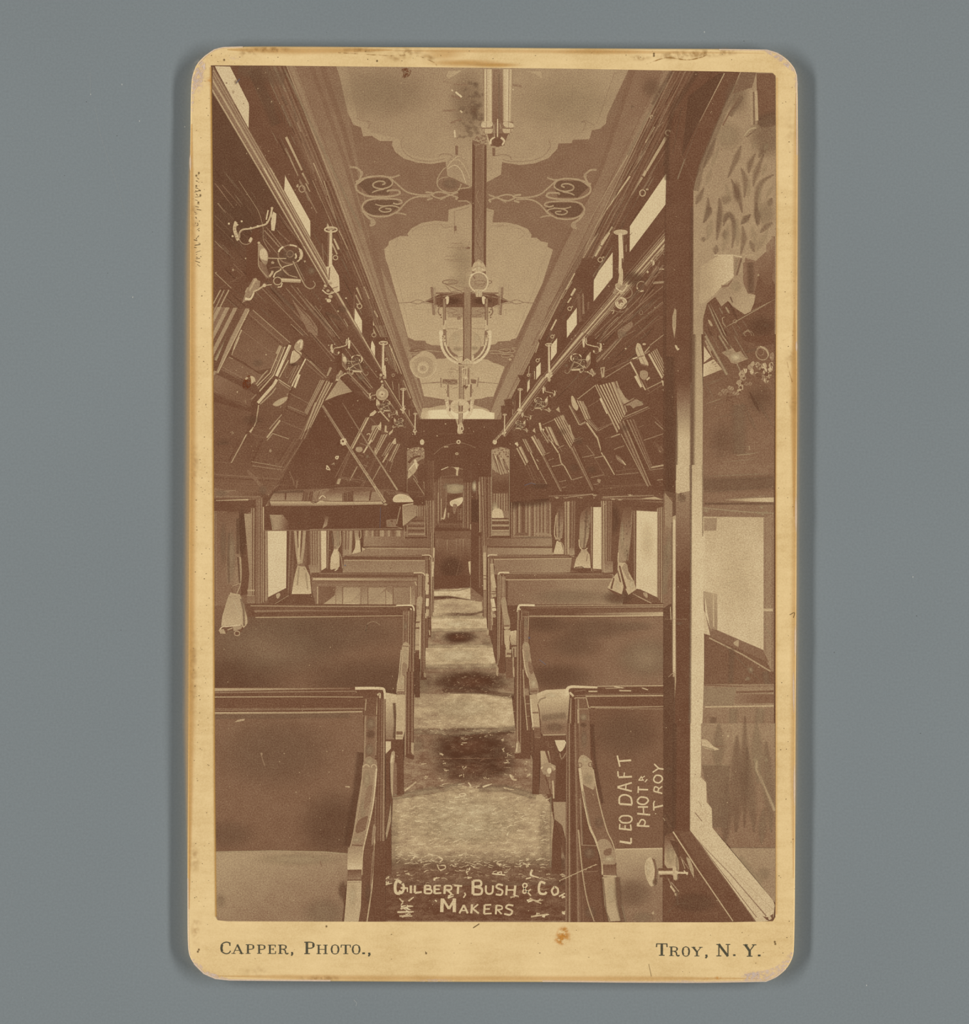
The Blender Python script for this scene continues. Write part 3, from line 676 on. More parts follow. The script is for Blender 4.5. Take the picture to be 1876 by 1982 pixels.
stroke([(1430, 1400), (1640, 1876)], 8, .4); stroke([(1550, 1560), (1660, 1800)], 6, .42); stroke([(1470, 1500), (1570, 1720)], 7, .3)
soft([(1180, 400), (1876, 1850)], 24, .5, .7)
use('px'); streaks([(470, 140), (550, 140), (700, 510), (806, 800), (640, 535)], 60, [.2, .3, .36, .45, .04]); use('A')
soft([(760, 380), (1180, 480)], 190, .3, .45); soft([(900, 400), (1100, 900)], 120, .2, .5)
ring(1335, 1480, 26, 30, 8, .5); disc(1295, 1447, 9, 9, .6); disc(935, 570, 5, 5, .6); disc(1060, 687, 6, 6, .55)
glow(620, 620, 10, 10, .5)
part('clerestory_window', 'bright narrow clerestory pane on the left')
use('A')
fill([(545, 366), (682, 370), (850, 700), (855, 735), (850, 930), (560, 400)], .84)
disc(650, 520, 9, 7, .4); disc(806, 705, 5, 6, .4); glow(735, 510, 20, 30, .3, .6); glow(710, 600, 16, 24, .65, .5)
use('px')
part('clerestory_window', 'bright narrow clerestory pane on the left')
fill([(552, 338), (553, 342), (600.7, 428), (601, 466), (598, 463), (550, 374)], .86)
part('clerestory_window', 'bright narrow clerestory pane on the left')
fill([(641, 508), (656, 534), (657, 563), (640, 534)], .84)
part('clerestory_window', 'bright narrow clerestory pane on the left')
fill([(687, 596), (700.7, 620), (700.7, 648), (686, 624)], .86)
part('clerestory_window', 'bright narrow clerestory pane on the left')
fill([(719, 656), (726, 670), (726, 692), (718, 678)], .86)
part('clerestory_window', 'bright narrow clerestory pane on the left')
fill([(745, 706), (747.5, 712), (747.5, 734), (744.5, 728)], .8)
# fittings of the clerestory
part('clerestory_fitting', 'small rings and moulding highlights along the left clerestory')
use('E1')
ring(1155, 98, 36, 38, 12, .5); disc(1100, 66, 14, 14, .6); ring(1560, 930, 28, 26, 11, .6); disc(1525, 890, 8, 8, .6); disc(1272, 328, 8, 8, .55)
stroke([(1420, 0), (1570, 480)], 12, .5, 8, .4); stroke([(1600, 600), (1710, 830)], 8, .6, 6, .5); stroke([(1120, 0), (1330, 380)], 12, .36); stroke([(1200, 30), (1250, 130)], 14, .5)
stroke([(1400, 760), (1415, 980)], 14, .3); stroke([(1540, 700), (1600, 830)], 18, .6, 26, .62); stroke([(1520, 760), (1580, 890)], 18, .55)
stroke([(1770, 980), (1876, 1220)], 10, .4); stroke([(1650, 880), (1700, 1000)], 8, .3)
use('E3')
stroke([(565, 40), (630, 190)], 24, .62, 10, .6); stroke([(555, 130), (610, 240)], 18, .5); stroke([(655, 30), (720, 180)], 12, .55, 8)
stroke([(780, 320), (820, 400)], 16, .6); stroke([(745, 420), (775, 500)], 24, .64); stroke([(750, 510), (790, 600)], 16, .55)
for i in range(8): stroke([(560+i*26, 20+i*6), (740+i*24, 430+i*40)], 5, rnd.uniform(.16, .4), 4)
for i in range(6): stroke([(790+i*22, 500), (860+i*14, 640)], 7, rnd.uniform(.3, .6), 5)
for i in range(6): stroke([(900+i*18, 740+i*6), (960+i*20, 980+i*20)], 5, rnd.uniform(.35, .6))
stroke([(960, 730), (1110, 1090)], 12, .62, 8, .55)
fill([(640, 430), (760, 390), (770, 640), (740, 720), (650, 600)], .08); fill([(790, 700), (910, 690), (945, 650), (870, 650), (800, 660)], .06)
fill([(800, 730), (880, 720), (960, 1080), (880, 1020), (800, 860)], .1)
fill([(990, 1080), (1120, 1090), (1080, 1180), (1070, 1380), (990, 1260)], .1); fill([(1150, 1400), (1230, 1390), (1190, 1480), (1190, 1600), (1150, 1540)], .1)
fill([(1200, 1500), (1290, 1490), (1250, 1560), (1240, 1650)], .1)
ring(600, 268, 28, 28, 11, .58); disc(570, 240, 8, 10, .6); ring(775, 615, 24, 24, 10, .5); ring(924, 912, 15, 16, 8, .5); ring(1008, 1102, 14, 16, 8, .5)
stroke([(1130, 1160), (1220, 1380)], 10, .5); stroke([(1240, 1400), (1330, 1600)], 10, .5, 6, .5); stroke([(1160, 1150), (1230, 1300)], 7, .4)
stroke([(1075, 1200), (1085, 1400)], 8, .45); stroke([(1000, 1180), (1010, 1280)], 7, .5); stroke([(1200, 1520), (1205, 1600)], 8, .5); stroke([(540, 100), (530, 380)], 16, .22)

# ---------------------------------------------------------------- left luggage rack rail
def rail(name_label, segs):
    part('rack_rail', name_label)
    for a0, a1, b0, b1, tones in segs: bands(a0, a1, b0, b1, tones)
use('px')
TW = [.5, .72, .25, .16, .34, .28, .72, .78, .45, .2, .3, .62, .24, .5, .66, .2]
rail('long moulded rail of the left luggage rack', [
    ((411, 172), (447, 235), (412, 128), (455, 200), [.45, .6, .3, .36, .34, .55, .5, .3, .34, .5, .3, .34]),
    ((411, 178), (498, 325), (413, 131), (526, 327), [.5, .7, .34, .3, .34, .32, .36, .6, .66, .4, .34, .3, .5, .36, .3, .55, .3]),
    ((498, 325), (630, 552), (526, 325), (650, 548), TW),
    ((643, 567), (737, 720), (656, 567), (744, 722), [.2, .1, .3, .12, .2, .4, .7, .74, .6, .2]),
    ((737, 736), (803, 836), (746, 736), (808, 836), [.2, .1, .35, .12, .25, .1, .62, .66])])
part('rack_rail_end', 'round pale end knob of the left rack rail'); use('H2')
disc(1345, 470, 26, 34, .78); glow(1350, 460, 16, 20, .95, .8); stroke([(1330, 500), (1360, 500)], 8, .5)
def stanchion(tile, top, bot, w, base=True):
    """Turned brass stanchion with a mushroom cap and a knuckle that grips the rail."""
    use(tile); (tx, ty), (bx, by) = top, bot; u = w
    stroke([(tx - 0.4*u, ty), (bx - 0.35*u, by)], u*1.3, .3)
    stroke([(tx, ty), ((tx+bx)/2, (ty+by)/2), (bx, by)], u*0.8, .72, u*1.1, .76)
    ring(tx, ty, u*2.1, u*0.8, u*0.5, .68); disc(tx, ty - u*.2, u*1.2, u*.4, .55)
    if base:
        for k in range(5): disc(bx + rnd.uniform(-1, 1)*u*1.3, by + rnd.uniform(0, 3)*u, u*rnd.uniform(.6, 1.2), u*rnd.uniform(.4, .9), rnd.uniform(.55, .85))
        stroke([(bx - 2.4*u, by + 2*u), (bx, by + 3.4*u), (bx + 2*u, by + 1.6*u)], u*.7, .7, curve=True); disc(bx, by + 4.6*u, u*.8, u*1.3, .66)
part('rack_stanchion', 'tall brass stanchion of the left rack')
use('E1'); fill([(1465, 510), (1490, 570), (1450, 570)], .7)
stanchion('E1', (1505, 590), (1500, 1060), 36, False)
use('E1')
fill([(1450, 1040), (1520, 1030), (1570, 1110), (1605, 1180), (1612, 1330), (1560, 1360), (1520, 1300), (1480, 1250)], .8)
stroke([(1490, 1050), (1480, 1200)], 16, .3)
for (x, y, r, t) in ((1440, 1270, 22, .7), (1500, 1240, 20, .55), (1550, 1300, 24, .75), (1470, 1330, 20, .6), (1520, 1350, 22, .5), (1500, 1400, 26, .66), (1480, 1450, 28, .78), (1450, 1430, 14, .6), (1420, 1300, 14, .4)):
    disc(x, y, r, r*.8, t)
stroke([(1400, 1320), (1470, 1370), (1560, 1340)], 14, .7, curve=True); stroke([(1430, 1240), (1500, 1300), (1590, 1280)], 8, .25, curve=True)
part('rack_stanchion', 'second brass stanchion of the left rack')
stanchion('E3', (890, 712), (885, 1040), 24, False)
use('E3'); fill([(880, 1000), (915, 980), (925, 1120), (880, 1090)], .78)
for (x, y, r, t) in ((860, 1100, 18, .7), (900, 1130, 18, .6), (870, 1180, 14, .75), (880, 1220, 14, .6), (850, 1140, 12, .5), (880, 1255, 18, .7)): disc(x, y, r, r, t)
part('rack_stanchion', 'third brass stanchion of the left rack'); stanchion('E3', (1130, 1272), (1128, 1480), 15)
part('rack_stanchion', 'far brass stanchion of the left rack'); stanchion('E3', (1277, 1570), (1272, 1760), 11)

def bracket(cx, cy, s, mirror=False, fancy=True):
    """Cast luggage-rack bracket: curled hook, urn-shaped post, hoops and scrolls. Local frame centred on the post."""
    frame(cx, cy, s, mirror); state['wf'] = 1.25 if s > .1 else 1.5
    def T(pts): return [(x - 690, y - 900) for x, y in pts]
    fill(T([(560, 590), (640, 580), (650, 1100), (760, 1200), (600, 1240), (480, 1220), (480, 800)]), .05)
    stroke(T([(355, 500), (338, 580), (360, 660), (385, 720)]), 30, .66, 34, .7, True)
    for k in range(7): disc(*T([(355 + rnd.uniform(-20, 20), 500 + k*32)])[0], 13, 11, rnd.uniform(.5, .85))
    stroke(T([(395, 690), (400, 630), (440, 590), (530, 578), (640, 548), (715, 525), (745, 490), (770, 430), (792, 330)]), 17, .6, 15, .66, True)
    for (x, y) in ((425, 490), (535, 570), (620, 548), (735, 500), (270, 518), (315, 670)): disc(x-690, y-900, 13, 12, .8)
    ring(475-690, 680-900, 82, 90, 9, .42, 0, 20, 250); stroke(T([(548, 690), (535, 705), (520, 740)]), 26, .8)
    fill(T([(805, 370), (845, 400), (838, 500), (822, 605), (785, 600), (778, 500)]), .82)
    stroke(T([(745, 355), (722, 470)]), 13, .74); stroke(T([(800, 320), (785, 400), (800, 470)]), 12, .7, curve=True); disc(792-690, 330-900, 16, 14, .75)
    blob(T([(640, 760), (690, 800), (735, 860), (745, 940), (720, 1020), (670, 980), (635, 900)]), .5)
    blob(T([(650, 840), (700, 820), (735, 880), (738, 960), (700, 960), (650, 930)]), .8)
    fill(T([(628, 960), (720, 1020), (770, 1180), (720, 1180), (640, 1060)]), .3)
    stroke(T([(630, 750), (628, 950), (640, 1050), (740, 1170)]), 9, .5, curve=True); disc(632-690, 750-900, 16, 14, .7)
    glow(960-690, 1040-900, 300, 240, .2, .7); glow(1000-690, 900-900, 110, 90, .3, .5); glow(880-690, 1120-900, 100, 70, .34, .5)
    ring(1010-690, 890-900, 142, 112, 13, .34); ring(1010-690, 890-900, 142, 112, 17, .78, 0, 195, 235); ring(1010-690, 890-900, 142, 112, 15, .8, 0, 268, 305); ring(1010-690, 890-900, 140, 105, 30, .6, 0, -30, 30); ring(1010-690, 890-900, 140, 112, 14, .8, 0, -40, 50)
    ring(1010-690, 885-900, 40, 40, 9, .34); stroke(T([(1075, 880), (1085, 920), (1070, 940)]), 16, .7, curve=True)
    stroke(T([(740, 935), (870, 940), (965, 940)]), 9, .6); stroke(T([(860, 940), (890, 1020), (980, 1130), (1100, 1170)]), 13, .55, 9, .5, True)
    stroke(T([(890, 1075), (950, 1035), (1045, 1010)]), 12, .7, 8, .6, True); stroke(T([(810, 1170), (835, 1115), (905, 1075)]), 15, .76, 11, .6, True)
    stroke(T([(760, 1060), (860, 1045), (940, 1080), (1010, 1150)]), 9, .34, curve=True)
    stroke(T([(760, 1160), (790, 1120), (800, 1090)]), 22, .6); disc(800-690, 990-900, 20, 16, .55)
    ring(860-690, 1212-900, 48, 46, 9, .58); stroke(T([(915, 1235), (900, 1280), (860, 1285)]), 12, .7, curve=True)
    stroke(T([(905, 1200), (1140, 1212)]), 38, .58, 36, .5); stroke(T([(905, 1195), (1140, 1206)]), 10, .74)
    stroke(T([(1045, 970), (1160, 1210), (1210, 1285), (1270, 1305), (1315, 1260), (1290, 1210)]), 13, .5, 9, .44, True)
    stroke(T([(1085, 1000), (1190, 1210)]), 8, .4); glow(1270-690, 1090-900, 60, 60, .4, .6); disc(1190-690, 975-900, 12, 12, .6)
    fill(T([(570, 1175), (650, 1215), (640, 1290), (570, 1345), (500, 1440), (430, 1480), (470, 1350)]), .42)
    stroke(T([(600, 1180), (520, 1330)]), 18, .55); stroke(T([(465, 1425), (530, 1430), (575, 1350)]), 26, .84, 14, .8, True); stroke(T([(690, 1270), (620, 1320), (560, 1345)]), 16, .6)
    disc(700-690, 1265-900, 20, 22, .78); stroke(T([(715, 1265), (790, 1255)]), 9, .6); disc(590-690, 1200-900, 22, 20, .62); stroke(T([(470, 1350), (500, 1290)]), 14, .5); state['wf'] = 1.0
# roof slope and wall lines behind the brackets
part('roof_slope', 'panelled slope between rack and berths on the left')
use('E1')
for (a, b, c, d, w, t) in ((100, 30, 330, 330, 10, .3), (130, 60, 260, 240, 8, .32), (180, 40, 420, 320, 8, .27), (135, 270, 230, 390, 14, .42), (210, 350, 330, 470, 8, .36),
                           (100, 420, 300, 620, 12, .26), (110, 520, 330, 740, 8, .3), (240, 400, 520, 730, 6, .26), (100, 730, 260, 890, 8, .45), (100, 1110, 300, 1300, 9, .48),
                           (700, 600, 880, 800, 14, .42), (720, 560, 990, 880, 9, .36), (760, 600, 960, 860, 8, .4), (850, 600, 1000, 740, 14, .3), (880, 400, 1090, 690, 7, .34), (860, 420, 1180, 790, 6, .3),
                           (700, 700, 870, 900, 8, .38), (960, 1300, 1200, 1560, 9, .4), (1020, 1260, 1520, 1876, 10, .36), (1090, 1290, 1560, 1876, 9, .42), (1050, 1290, 1480, 1800, 6, .3),
                           (660, 1290, 1230, 1876, 10, .36), (770, 1270, 1330, 1876, 18, .28), (560, 940, 660, 1050, 6, .2), (320, 1000, 450, 1130, 7, .3), (300, 1040, 440, 1150, 6, .22)):
    stroke([(a, b), (c, d)], w, t)
soft([(790, 1290), (1060, 1560)], 50, .24, .6); soft([(1300, 1560), (1500, 1790)], 70, .2, .6)
fill([(1040, 1450), (1250, 1640), (1345, 1780), (1345, 1876), (1230, 1830)], .33); stroke([(1080, 1500), (1260, 1690), (1310, 1800)], 12, .16, curve=True); stroke([(1040, 1440), (1340, 1876)], 8, .4)
fill([(1380, 1560), (1500, 1620), (1720, 1760), (1560, 1700)], .14); soft([(1440, 1600), (1640, 1680)], 60, .22, .5)
ring(1370, 1540, 20, 24, 6, .4, 0, -90, 120); disc(1592, 1578, 12, 12, .62); disc(475, 940, 12, 10, .6); disc(320, 1078, 14, 14, .5); disc(1688, 1420, 12, 8, .8); stroke([(1500, 1480), (1710, 1790)], 8, .34)
stroke([(390, 0), (480, 140), (580, 290), (640, 400), (685, 580), (690, 720), (770, 860)], 5, .5, curve=True)
use('px')
use('px'); streaks([(415, 250), (500, 345), (640, 560), (700, 740), (560, 690), (415, 560)], 110, [.2, .26, .32, .4, .03, .05]); glow(450, 430, 60, 60, .16, .5)
part('rack_bracket', 'cast bracket nearest on the left rack'); bracket(400 + 690*300/1876, 350 + 900*300/1876, 300/1876)
part('roof_slope', 'panelled slope between rack and berths on the left, further back')
use('E3')
for (a, b, c, d, w, t) in ((0, 230, 330, 620, 10, .4), (0, 280, 300, 640, 10, .3), (60, 260, 360, 660, 7, .45), (0, 560, 300, 900, 14, .34), (0, 600, 280, 940, 10, .26), (430, 780, 720, 1180, 8, .4), (500, 700, 700, 980, 10, .45),
                           (560, 1080, 740, 1270, 10, .38), (600, 1060, 760, 1260, 8, .5), (450, 1060, 720, 1340, 16, .42), (500, 1140, 740, 1400, 12, .3), (640, 900, 820, 1130, 9, .4), (0, 930, 200, 1110, 10, .5), (0, 960, 190, 1130, 8, .3),
                           (560, 520, 640, 640, 8, .34), (410, 420, 460, 510, 12, .45), (810, 1490, 960, 1660, 16, .6), (740, 1550, 900, 1740, 10, .36), (940, 1400, 1060, 1560, 8, .45), (980, 1440, 1080, 1600, 7, .4)):
    stroke([(a, b), (c, d)], w, t)
fill([(0, 480), (90, 540), (95, 590), (0, 500)], .36); stroke([(0, 500), (60, 560)], 8, .2)
glow(400, 300, 90, 60, .2, .5); glow(620, 1130, 60, 50, .4, .6)
part('rack_bracket', 'second cast bracket of the left rack'); bracket(400 + 1690*300/1876 - 3, 600 + 590*300/1876 + 2, .0735)
part('rack_bracket', 'third cast bracket of the left rack'); bracket(600 + 830*300/1876, 550 + 1440*300/1876, .048)
part('rack_bracket', 'fourth cast bracket of the left rack'); bracket(600 + 1030*300/1876, 550 + 1650*300/1876, .034)
part('rack_rosette', 'round pale ornament over the left rack'); use('E3')
disc(875, 1330, 76, 76, .72)
for r, t in ((62, .55), (46, .62), (34, .78)): disc(872, 1330, r, r, t)
disc(872, 1332, 16, 16, .68); disc(876, 1334, 8, 8, .1); ring(875, 1330, 70, 70, 5, .5); stroke([(812, 1400), (810, 1470)], 18, .66); stroke([(850, 1260), (870, 1230)], 8, .7)
# ---------------------------------------------------------------- folded berth fronts on the left
part('berth_front', 'folded upper berth front nearest on the left')
use('E2')
fill([(80, -40), (515, -20), (130, 765), (80, 760)], .16)
bands((-40, 380), (-235, 765), (515, 0), (130, 765), [.25, .5, .2, .45, .15, .55, .2, .6, .3, .62, .2, .12, .12, .45])
use('px')
bands((360, 690), (482, 565), (430, 722), (484, 590), [.2]) if False else None
use('E1')
bands((-400, 1500), (-1010, 2700), (520, 1545), (-85, 2745), [.2, .4, .3, .5, .16, .44, .2, .46, .16, .5, .22, .5, .3, .52, .16, .5, .12, .12, .48])
fill([(80, 1240), (160, 1325), (300, 1310), (420, 1140), (440, 1150), (250, 1500), (80, 1560)], .14, .0)
for (a, b, c, d, w, t) in ((150, 1300, 440, 1150, 9, .2), (170, 1320, 80, 1490, 14, .5), (215, 1320, 80, 1600, 14, .45), (270, 1320, 80, 1690, 16, .5)): stroke([(a, b), (c, d)], w, t)
use('E2')
soft([(110, 610), (280, 300)], 60, .7, .7); fill([(285, 0), (390, 0), (330, 130), (220, 140)], .2, .0)
stroke([(392, 0), (100, 735)], 46, .1)
fill([(300, 545), (520, 45), (930, 430), (810, 700), (600, 740)], (.15, .22, (500, 200), (600, 700)))
fill([(200, 640), (270, 560), (640, 770), (700, 800), (600, 910), (160, 720)], (.2, .25, (200, 650), (600, 850)))
fill([(560, 0), (1010, 400), (930, 430), (510, 40)], .17)
stroke([(560, 0), (1010, 395)], 9, .48); stroke([(515, 50), (925, 405)], 7, .36); stroke([(500, 75), (900, 420)], 10, .08)
stroke([(435, 255), (830, 548)], 6, .36, 5, .28); stroke([(425, 240), (345, 410), (305, 545)], 18, .56, 10, .5); stroke([(395, 330), (330, 480)], 8, .7)
stroke([(280, 552), (450, 640), (640, 770)], 16, .06); stroke([(270, 572), (320, 590)], 8, .5); stroke([(515, 0), (135, 765)], 12, .6)
stroke([(190, 690), (430, 820)], 8, .34); stroke([(170, 715), (440, 860)], 6, .28); stroke([(105, 765), (640, 1010)], 8, .1)
fill([(85, 790), (110, 775), (430, 930), (600, 1030), (540, 1120), (540, 1180), (85, 990)], (.26, .17, (150, 820), (500, 1150)))
fill([(85, 1030), (220, 1090), (540, 1200), (540, 1240), (85, 1110)], .08); stroke([(85, 1000), (500, 1180)], 10, .2)
fill([(85, 1110), (540, 1240), (470, 1500), (300, 1850), (85, 1780)], (.15, .13, (300, 1200), (200, 1800)))
stroke([(85, 1300), (480, 1440)], 6, .18); glow(200, 1650, 120, 120, .2, .5); stroke([(250, 1640), (340, 1690)], 5, .2)
part('berth_front', 'second folded berth front on the left with bright pilaster')
fill([(1010, 420), (1500, 830), (960, 1876), (520, 1876), (640, 1110), (860, 840)], .14)
fill([(870, 850), (1010, 940), (960, 1190), (880, 1180), (640, 1130)], (.2, .16, (860, 900), (800, 1150)))
for pts, w, t in (([(890, 430), (845, 530)], 24, .5), ([(905, 440), (770, 760), (610, 920)], 13, .56), ([(930, 445), (790, 780), (620, 950)], 10, .4), ([(950, 445), (810, 790), (640, 985)], 14, .6),
                  ([(970, 440), (820, 800)], 12, .1), ([(1010, 425), (845, 800)], 34, .76), ([(1012, 440), (930, 610)], 6, .3), ([(990, 610), (880, 820)], 12, .6), ([(850, 830), (640, 1010)], 26, .06),
                  ([(740, 730), (680, 790), (600, 900)], 14, .5), ([(850, 840), (810, 910), (620, 1125)], 34, .7), ([(840, 940), (790, 1010), (650, 1140)], 14, .5), ([(600, 1020), (545, 1080)], 14, .4),
                  ([(630, 1150), (600, 1350), (575, 1410)], 12, .6), ([(560, 1415), (525, 1480)], 26, .62), ([(490, 1490), (305, 1850)], 13, .62), ([(600, 1130), (550, 1200), (540, 1420), (470, 1500)], 30, .08),
                  ([(870, 840), (1010, 930)], 12, .55), ([(880, 870), (1000, 955)], 8, .5), ([(1200, 590), (1050, 880), (1015, 975)], 16, .74), ([(1125, 780), (1065, 940)], 26, .74), ([(1090, 660), (985, 890)], 10, .4), ([(1120, 670), (1010, 890)], 8, .5),
                  ([(1040, 925), (1010, 1010), (965, 1190)], 22, .07), ([(560, 1430), (740, 1480)], 7, .24), ([(520, 1490), (720, 1555)], 10, .22), ([(910, 1265), (760, 1440)], 11, .48), ([(890, 1335), (730, 1545)], 20, .56), ([(910, 1345), (1160, 1450)], 7, .3), ([(800, 1495), (730, 1580)], 9, .5), ([(800, 1495), (995, 1560)], 9, .48),
                  ([(660, 1560), (600, 1700), (520, 1840)], 14, .09), ([(630, 1640), (540, 1790), (380, 1740)], 6, .24), ([(1010, 1010), (1270, 1150)], 8, .36), ([(980, 1160), (1190, 1250)], 9, .4), ([(990, 1180), (1180, 1270)], 6, .3), ([(960, 1195), (1220, 1310)], 12, .07),
                  ([(1215, 595), (1450, 820)], 9, .46), ([(1200, 640), (1420, 830)], 7, .34), ([(1020, 170), (1170, 310)], 8, .45), ([(1060, 640), (1340, 930)], 5, .2)):
    stroke(pts, w, t)
blob([(1080, 400), (1130, 355), (1170, 380), (1160, 470), (1100, 500), (1060, 460)], .55); stroke([(1100, 400), (1150, 370), (1140, 460)], 22, .75, curve=True)
blob([(1050, 490), (1150, 520), (1120, 590), (1040, 650), (1010, 630)], .72); stroke([(1060, 480), (1160, 560)], 10, .15); stroke([(1040, 500), (1020, 630)], 8, .85); fill([(1120, 540), (1190, 590), (1170, 620)], .05)
stroke([(990, 640), (950, 760), (970, 820), (1020, 760), (1100, 620)], 8, .3, curve=True); glow(1050, 660, 70, 30, .06, .7)
blob([(800, 1140), (880, 1080), (980, 1050), (950, 1110), (860, 1165)], .62); soft([(830, 1140), (960, 1070)], 26, .8, .8); stroke([(975, 1010), (980, 1030)], 14, .45); stroke([(900, 1160), (890, 1190)], 10, .4)
glow(620, 640, 90, 60, .26, .5); glow(560, 1330, 160, 80, .15, .4); disc(775, 1710, 16, 18, .42); disc(720, 540, 9, 9, .6); disc(372, 992, 6, 12, .7); disc(430, 692, 7, 7, .5)
for i in range(60): disc(rnd.uniform(100, 1100), rnd.uniform(100, 1850), 3.5, 3.5, rnd.uniform(.25, .45))
stroke([(310, 1470), (325, 1495), (300, 1500)], 5, .55); stroke([(285, 1480), (330, 1480)], 4, .5)
part('berth_front', 'third berth front frame beside the open berth')
fill([(1380, 840), (1450, 830), (1540, 890), (1050, 1876), (950, 1876), (1180, 1440), (1240, 1330), (1190, 1230)], .12)
bands((1375, 845), (1185, 1235), (1430, 850), (1215, 1270), [.5, .2, .55, .3, .5]); bands((1440, 850), (1225, 1310), (1530, 880), (1330, 1240), [.1, .62, .1, .58, .5, .1, .66])
bands((1225, 1310), (955, 1876), (1330, 1240), (1045, 1876), [.2, .3, .1, .42, .14, .1, .38], None)
bands((1310, 1120), (1180, 1470), (1420, 1090), (1260, 1420), [.55, .6, .12, .5, .62, .1, .7])
fill([(1490, 690), (1450, 800), (1470, 800), (1520, 700)], .5); box(1490, 830, 1530, 880, .05)
use('H1')
fill([(70, 60), (930, 0), (700, 430), (600, 560), (70, 560)], (.13, .2, (300, 100), (300, 560)))
for (a, b, c, d, w, t) in ((360, 0, 235, 230, 10, .5), (320, 0, 210, 210, 14, .08), (540, 0, 430, 240, 16, .08), (70, 215, 240, 230, 6, .26), (70, 160, 200, 165, 8, .2), (430, 215, 740, 270, 6, .45), (440, 255, 720, 295, 10, .36), (240, 230, 450, 240, 5, .2),
                           (930, 0, 740, 300, 8, .3), (900, 0, 720, 280, 8, .08), (870, 0, 690, 300, 6, .24), (845, 0, 640, 330, 8, .2), (820, 0, 690, 220, 8, .09), (70, 335, 700, 385, 12, .27), (70, 370, 690, 400, 10, .1), (70, 420, 520, 430, 6, .22),
                           (390, 300, 580, 510, 30, .26), (430, 300, 560, 400, 20, .18), (720, 380, 600, 560, 16, .1), (700, 430, 520, 570, 12, .24)):
    stroke([(a, b), (c, d)], w, t)
fill([(70, 470), (560, 520), (600, 560), (70, 560)], (.3, .14, (100, 500), (500, 540))); stroke([(90, 550), (520, 552)], 12, .34); stroke([(80, 570), (160, 500), (280, 490)], 8, .4); stroke([(130, 560), (220, 500)], 6, .4)
glow(140, 520, 80, 40, .36, .6); glow(540, 490, 50, 60, .3, .6); disc(612, 112, 12, 14, .45)
for i in range(50): disc(rnd.uniform(90, 1100), rnd.uniform(20, 440), 3, 3, rnd.uniform(.25, .5))
# ---------------------------------------------------------------- open berth recess
part('berth_recess', 'dark recess above the opened berth')
use('E3'); fill([(370, 1130), (510, 1300), (740, 1400), (830, 1520), (700, 1640), (520, 1876), (300, 2400), (-250, 2400), (0, 1800), (180, 1410)], .05)
fill([(180, 1412), (360, 1140), (512, 1300), (330, 1350)], (.5, .6, (400, 1200), (200, 1400))); fill([(365, 1135), (430, 1110), (640, 1290), (515, 1300)], .07)
stroke([(215, 1430), (250, 1455)], 8, .3, curve=True); stroke([(640, 1300), (740, 1410)], 10, .4)
use('H1'); fill([(930, 0), (1480, 0), (1486, 60), (1230, 460), (690, 480), (720, 380)], (.06, .09, (1100, 100), (1000, 460)))
stroke([(795, 310), (835, 410), (840, 450)], 8, .3); stroke([(690, 435), (870, 450)], 10, .14); stroke([(870, 400), (860, 470)], 14, .26)
stroke([(1160, 260), (1150, 285), (1185, 295)], 10, .7, curve=True); stroke([(1200, 245), (1220, 230)], 8, .5); stroke([(1235, 180), (1262, 165), (1255, 190)], 12, .78, curve=True); disc(1000, 235, 5, 5, .3); stroke([(1040, 90), (1040, 150)], 4, .22)
part('berth_front', 'row of folded berth fronts far on the left')
use('H2')
fill([(290, 1000), (400, 760), (720, 180), (800, 100), (1130, 440), (1150, 1040), (800, 1010), (500, 1010)], .1)
for a0, a1, b0, b1, tn in (((670, 175), (485, 535), (725, 170), (520, 560), [.6, .1, .72, .66, .1]), ((485, 535), (290, 1010), (520, 555), (345, 960), [.2, .1, .26, .1]),
                           ((745, 270), (735, 330), (800, 270), (780, 330), [.5, .6]), ((770, 290), (690, 455), (850, 300), (760, 475), [.6, .1, .62, .1, .58, .12]), ((860, 380), (770, 580), (940, 370), (790, 640), [.55, .1, .62, .5, .1, .74, .3]),
                           ((780, 640), (600, 1010), (800, 650), (640, 1000), [.2, .1, .26]), ((955, 470), (860, 640), (1020, 480), (930, 620), [.45, .12, .56, .1, .4]), ((1040, 490), (940, 690), (1095, 490), (990, 720), [.3, .62, .1, .5, .1]),
                           ((730, 430), (630, 600), (745, 450), (650, 600), [.74]), ((560, 760), (470, 930), (575, 760), (485, 930), [.5]), ((930, 600), (865, 710), (945, 610), (880, 715), [.66]), ((840, 750), (745, 930), (850, 760), (755, 930), [.46])):
    bands(a0, a1, b0, b1, tn)
blob([(850, 225), (830, 260), (800, 280), (845, 330), (855, 280)], .76); blob([(1025, 420), (1000, 450), (985, 480), (1030, 490)], .7); blob([(560, 530), (620, 530), (630, 570), (590, 590), (550, 570)], .55)
fill([(780, 85), (720, 130), (715, 160), (760, 150), (800, 110)], .74); fill([(1000, 310), (945, 360), (950, 390), (990, 350)], .7); stroke([(910, 270), (905, 340), (935, 350)], 20, .6); fill([(780, 530), (800, 600), (770, 620)], .56)
fill([(340, 910), (375, 910), (350, 975), (320, 970)], .6); stroke([(680, 380), (710, 365), (720, 385)], 10, .6, curve=True); stroke([(360, 885), (640, 930)], 12, .24); stroke([(350, 900), (600, 950)], 6, .34)
for (a, b, c, d, w, t) in ((490, 530, 300, 900, 8, .3), (700, 700, 600, 920, 6, .3), (725, 180, 850, 320, 6, .34), (850, 320, 960, 410, 6, .3), (600, 480, 700, 520, 10, .36), (590, 620, 640, 640, 8, .3), (640, 740, 690, 760, 8, .4), (570, 880, 640, 910, 6, .3), (880, 650, 940, 690, 6, .4), (960, 640, 900, 780, 8, .3), (1000, 690, 960, 800, 8, .36)):
    stroke([(a, b), (c, d)], w, t)
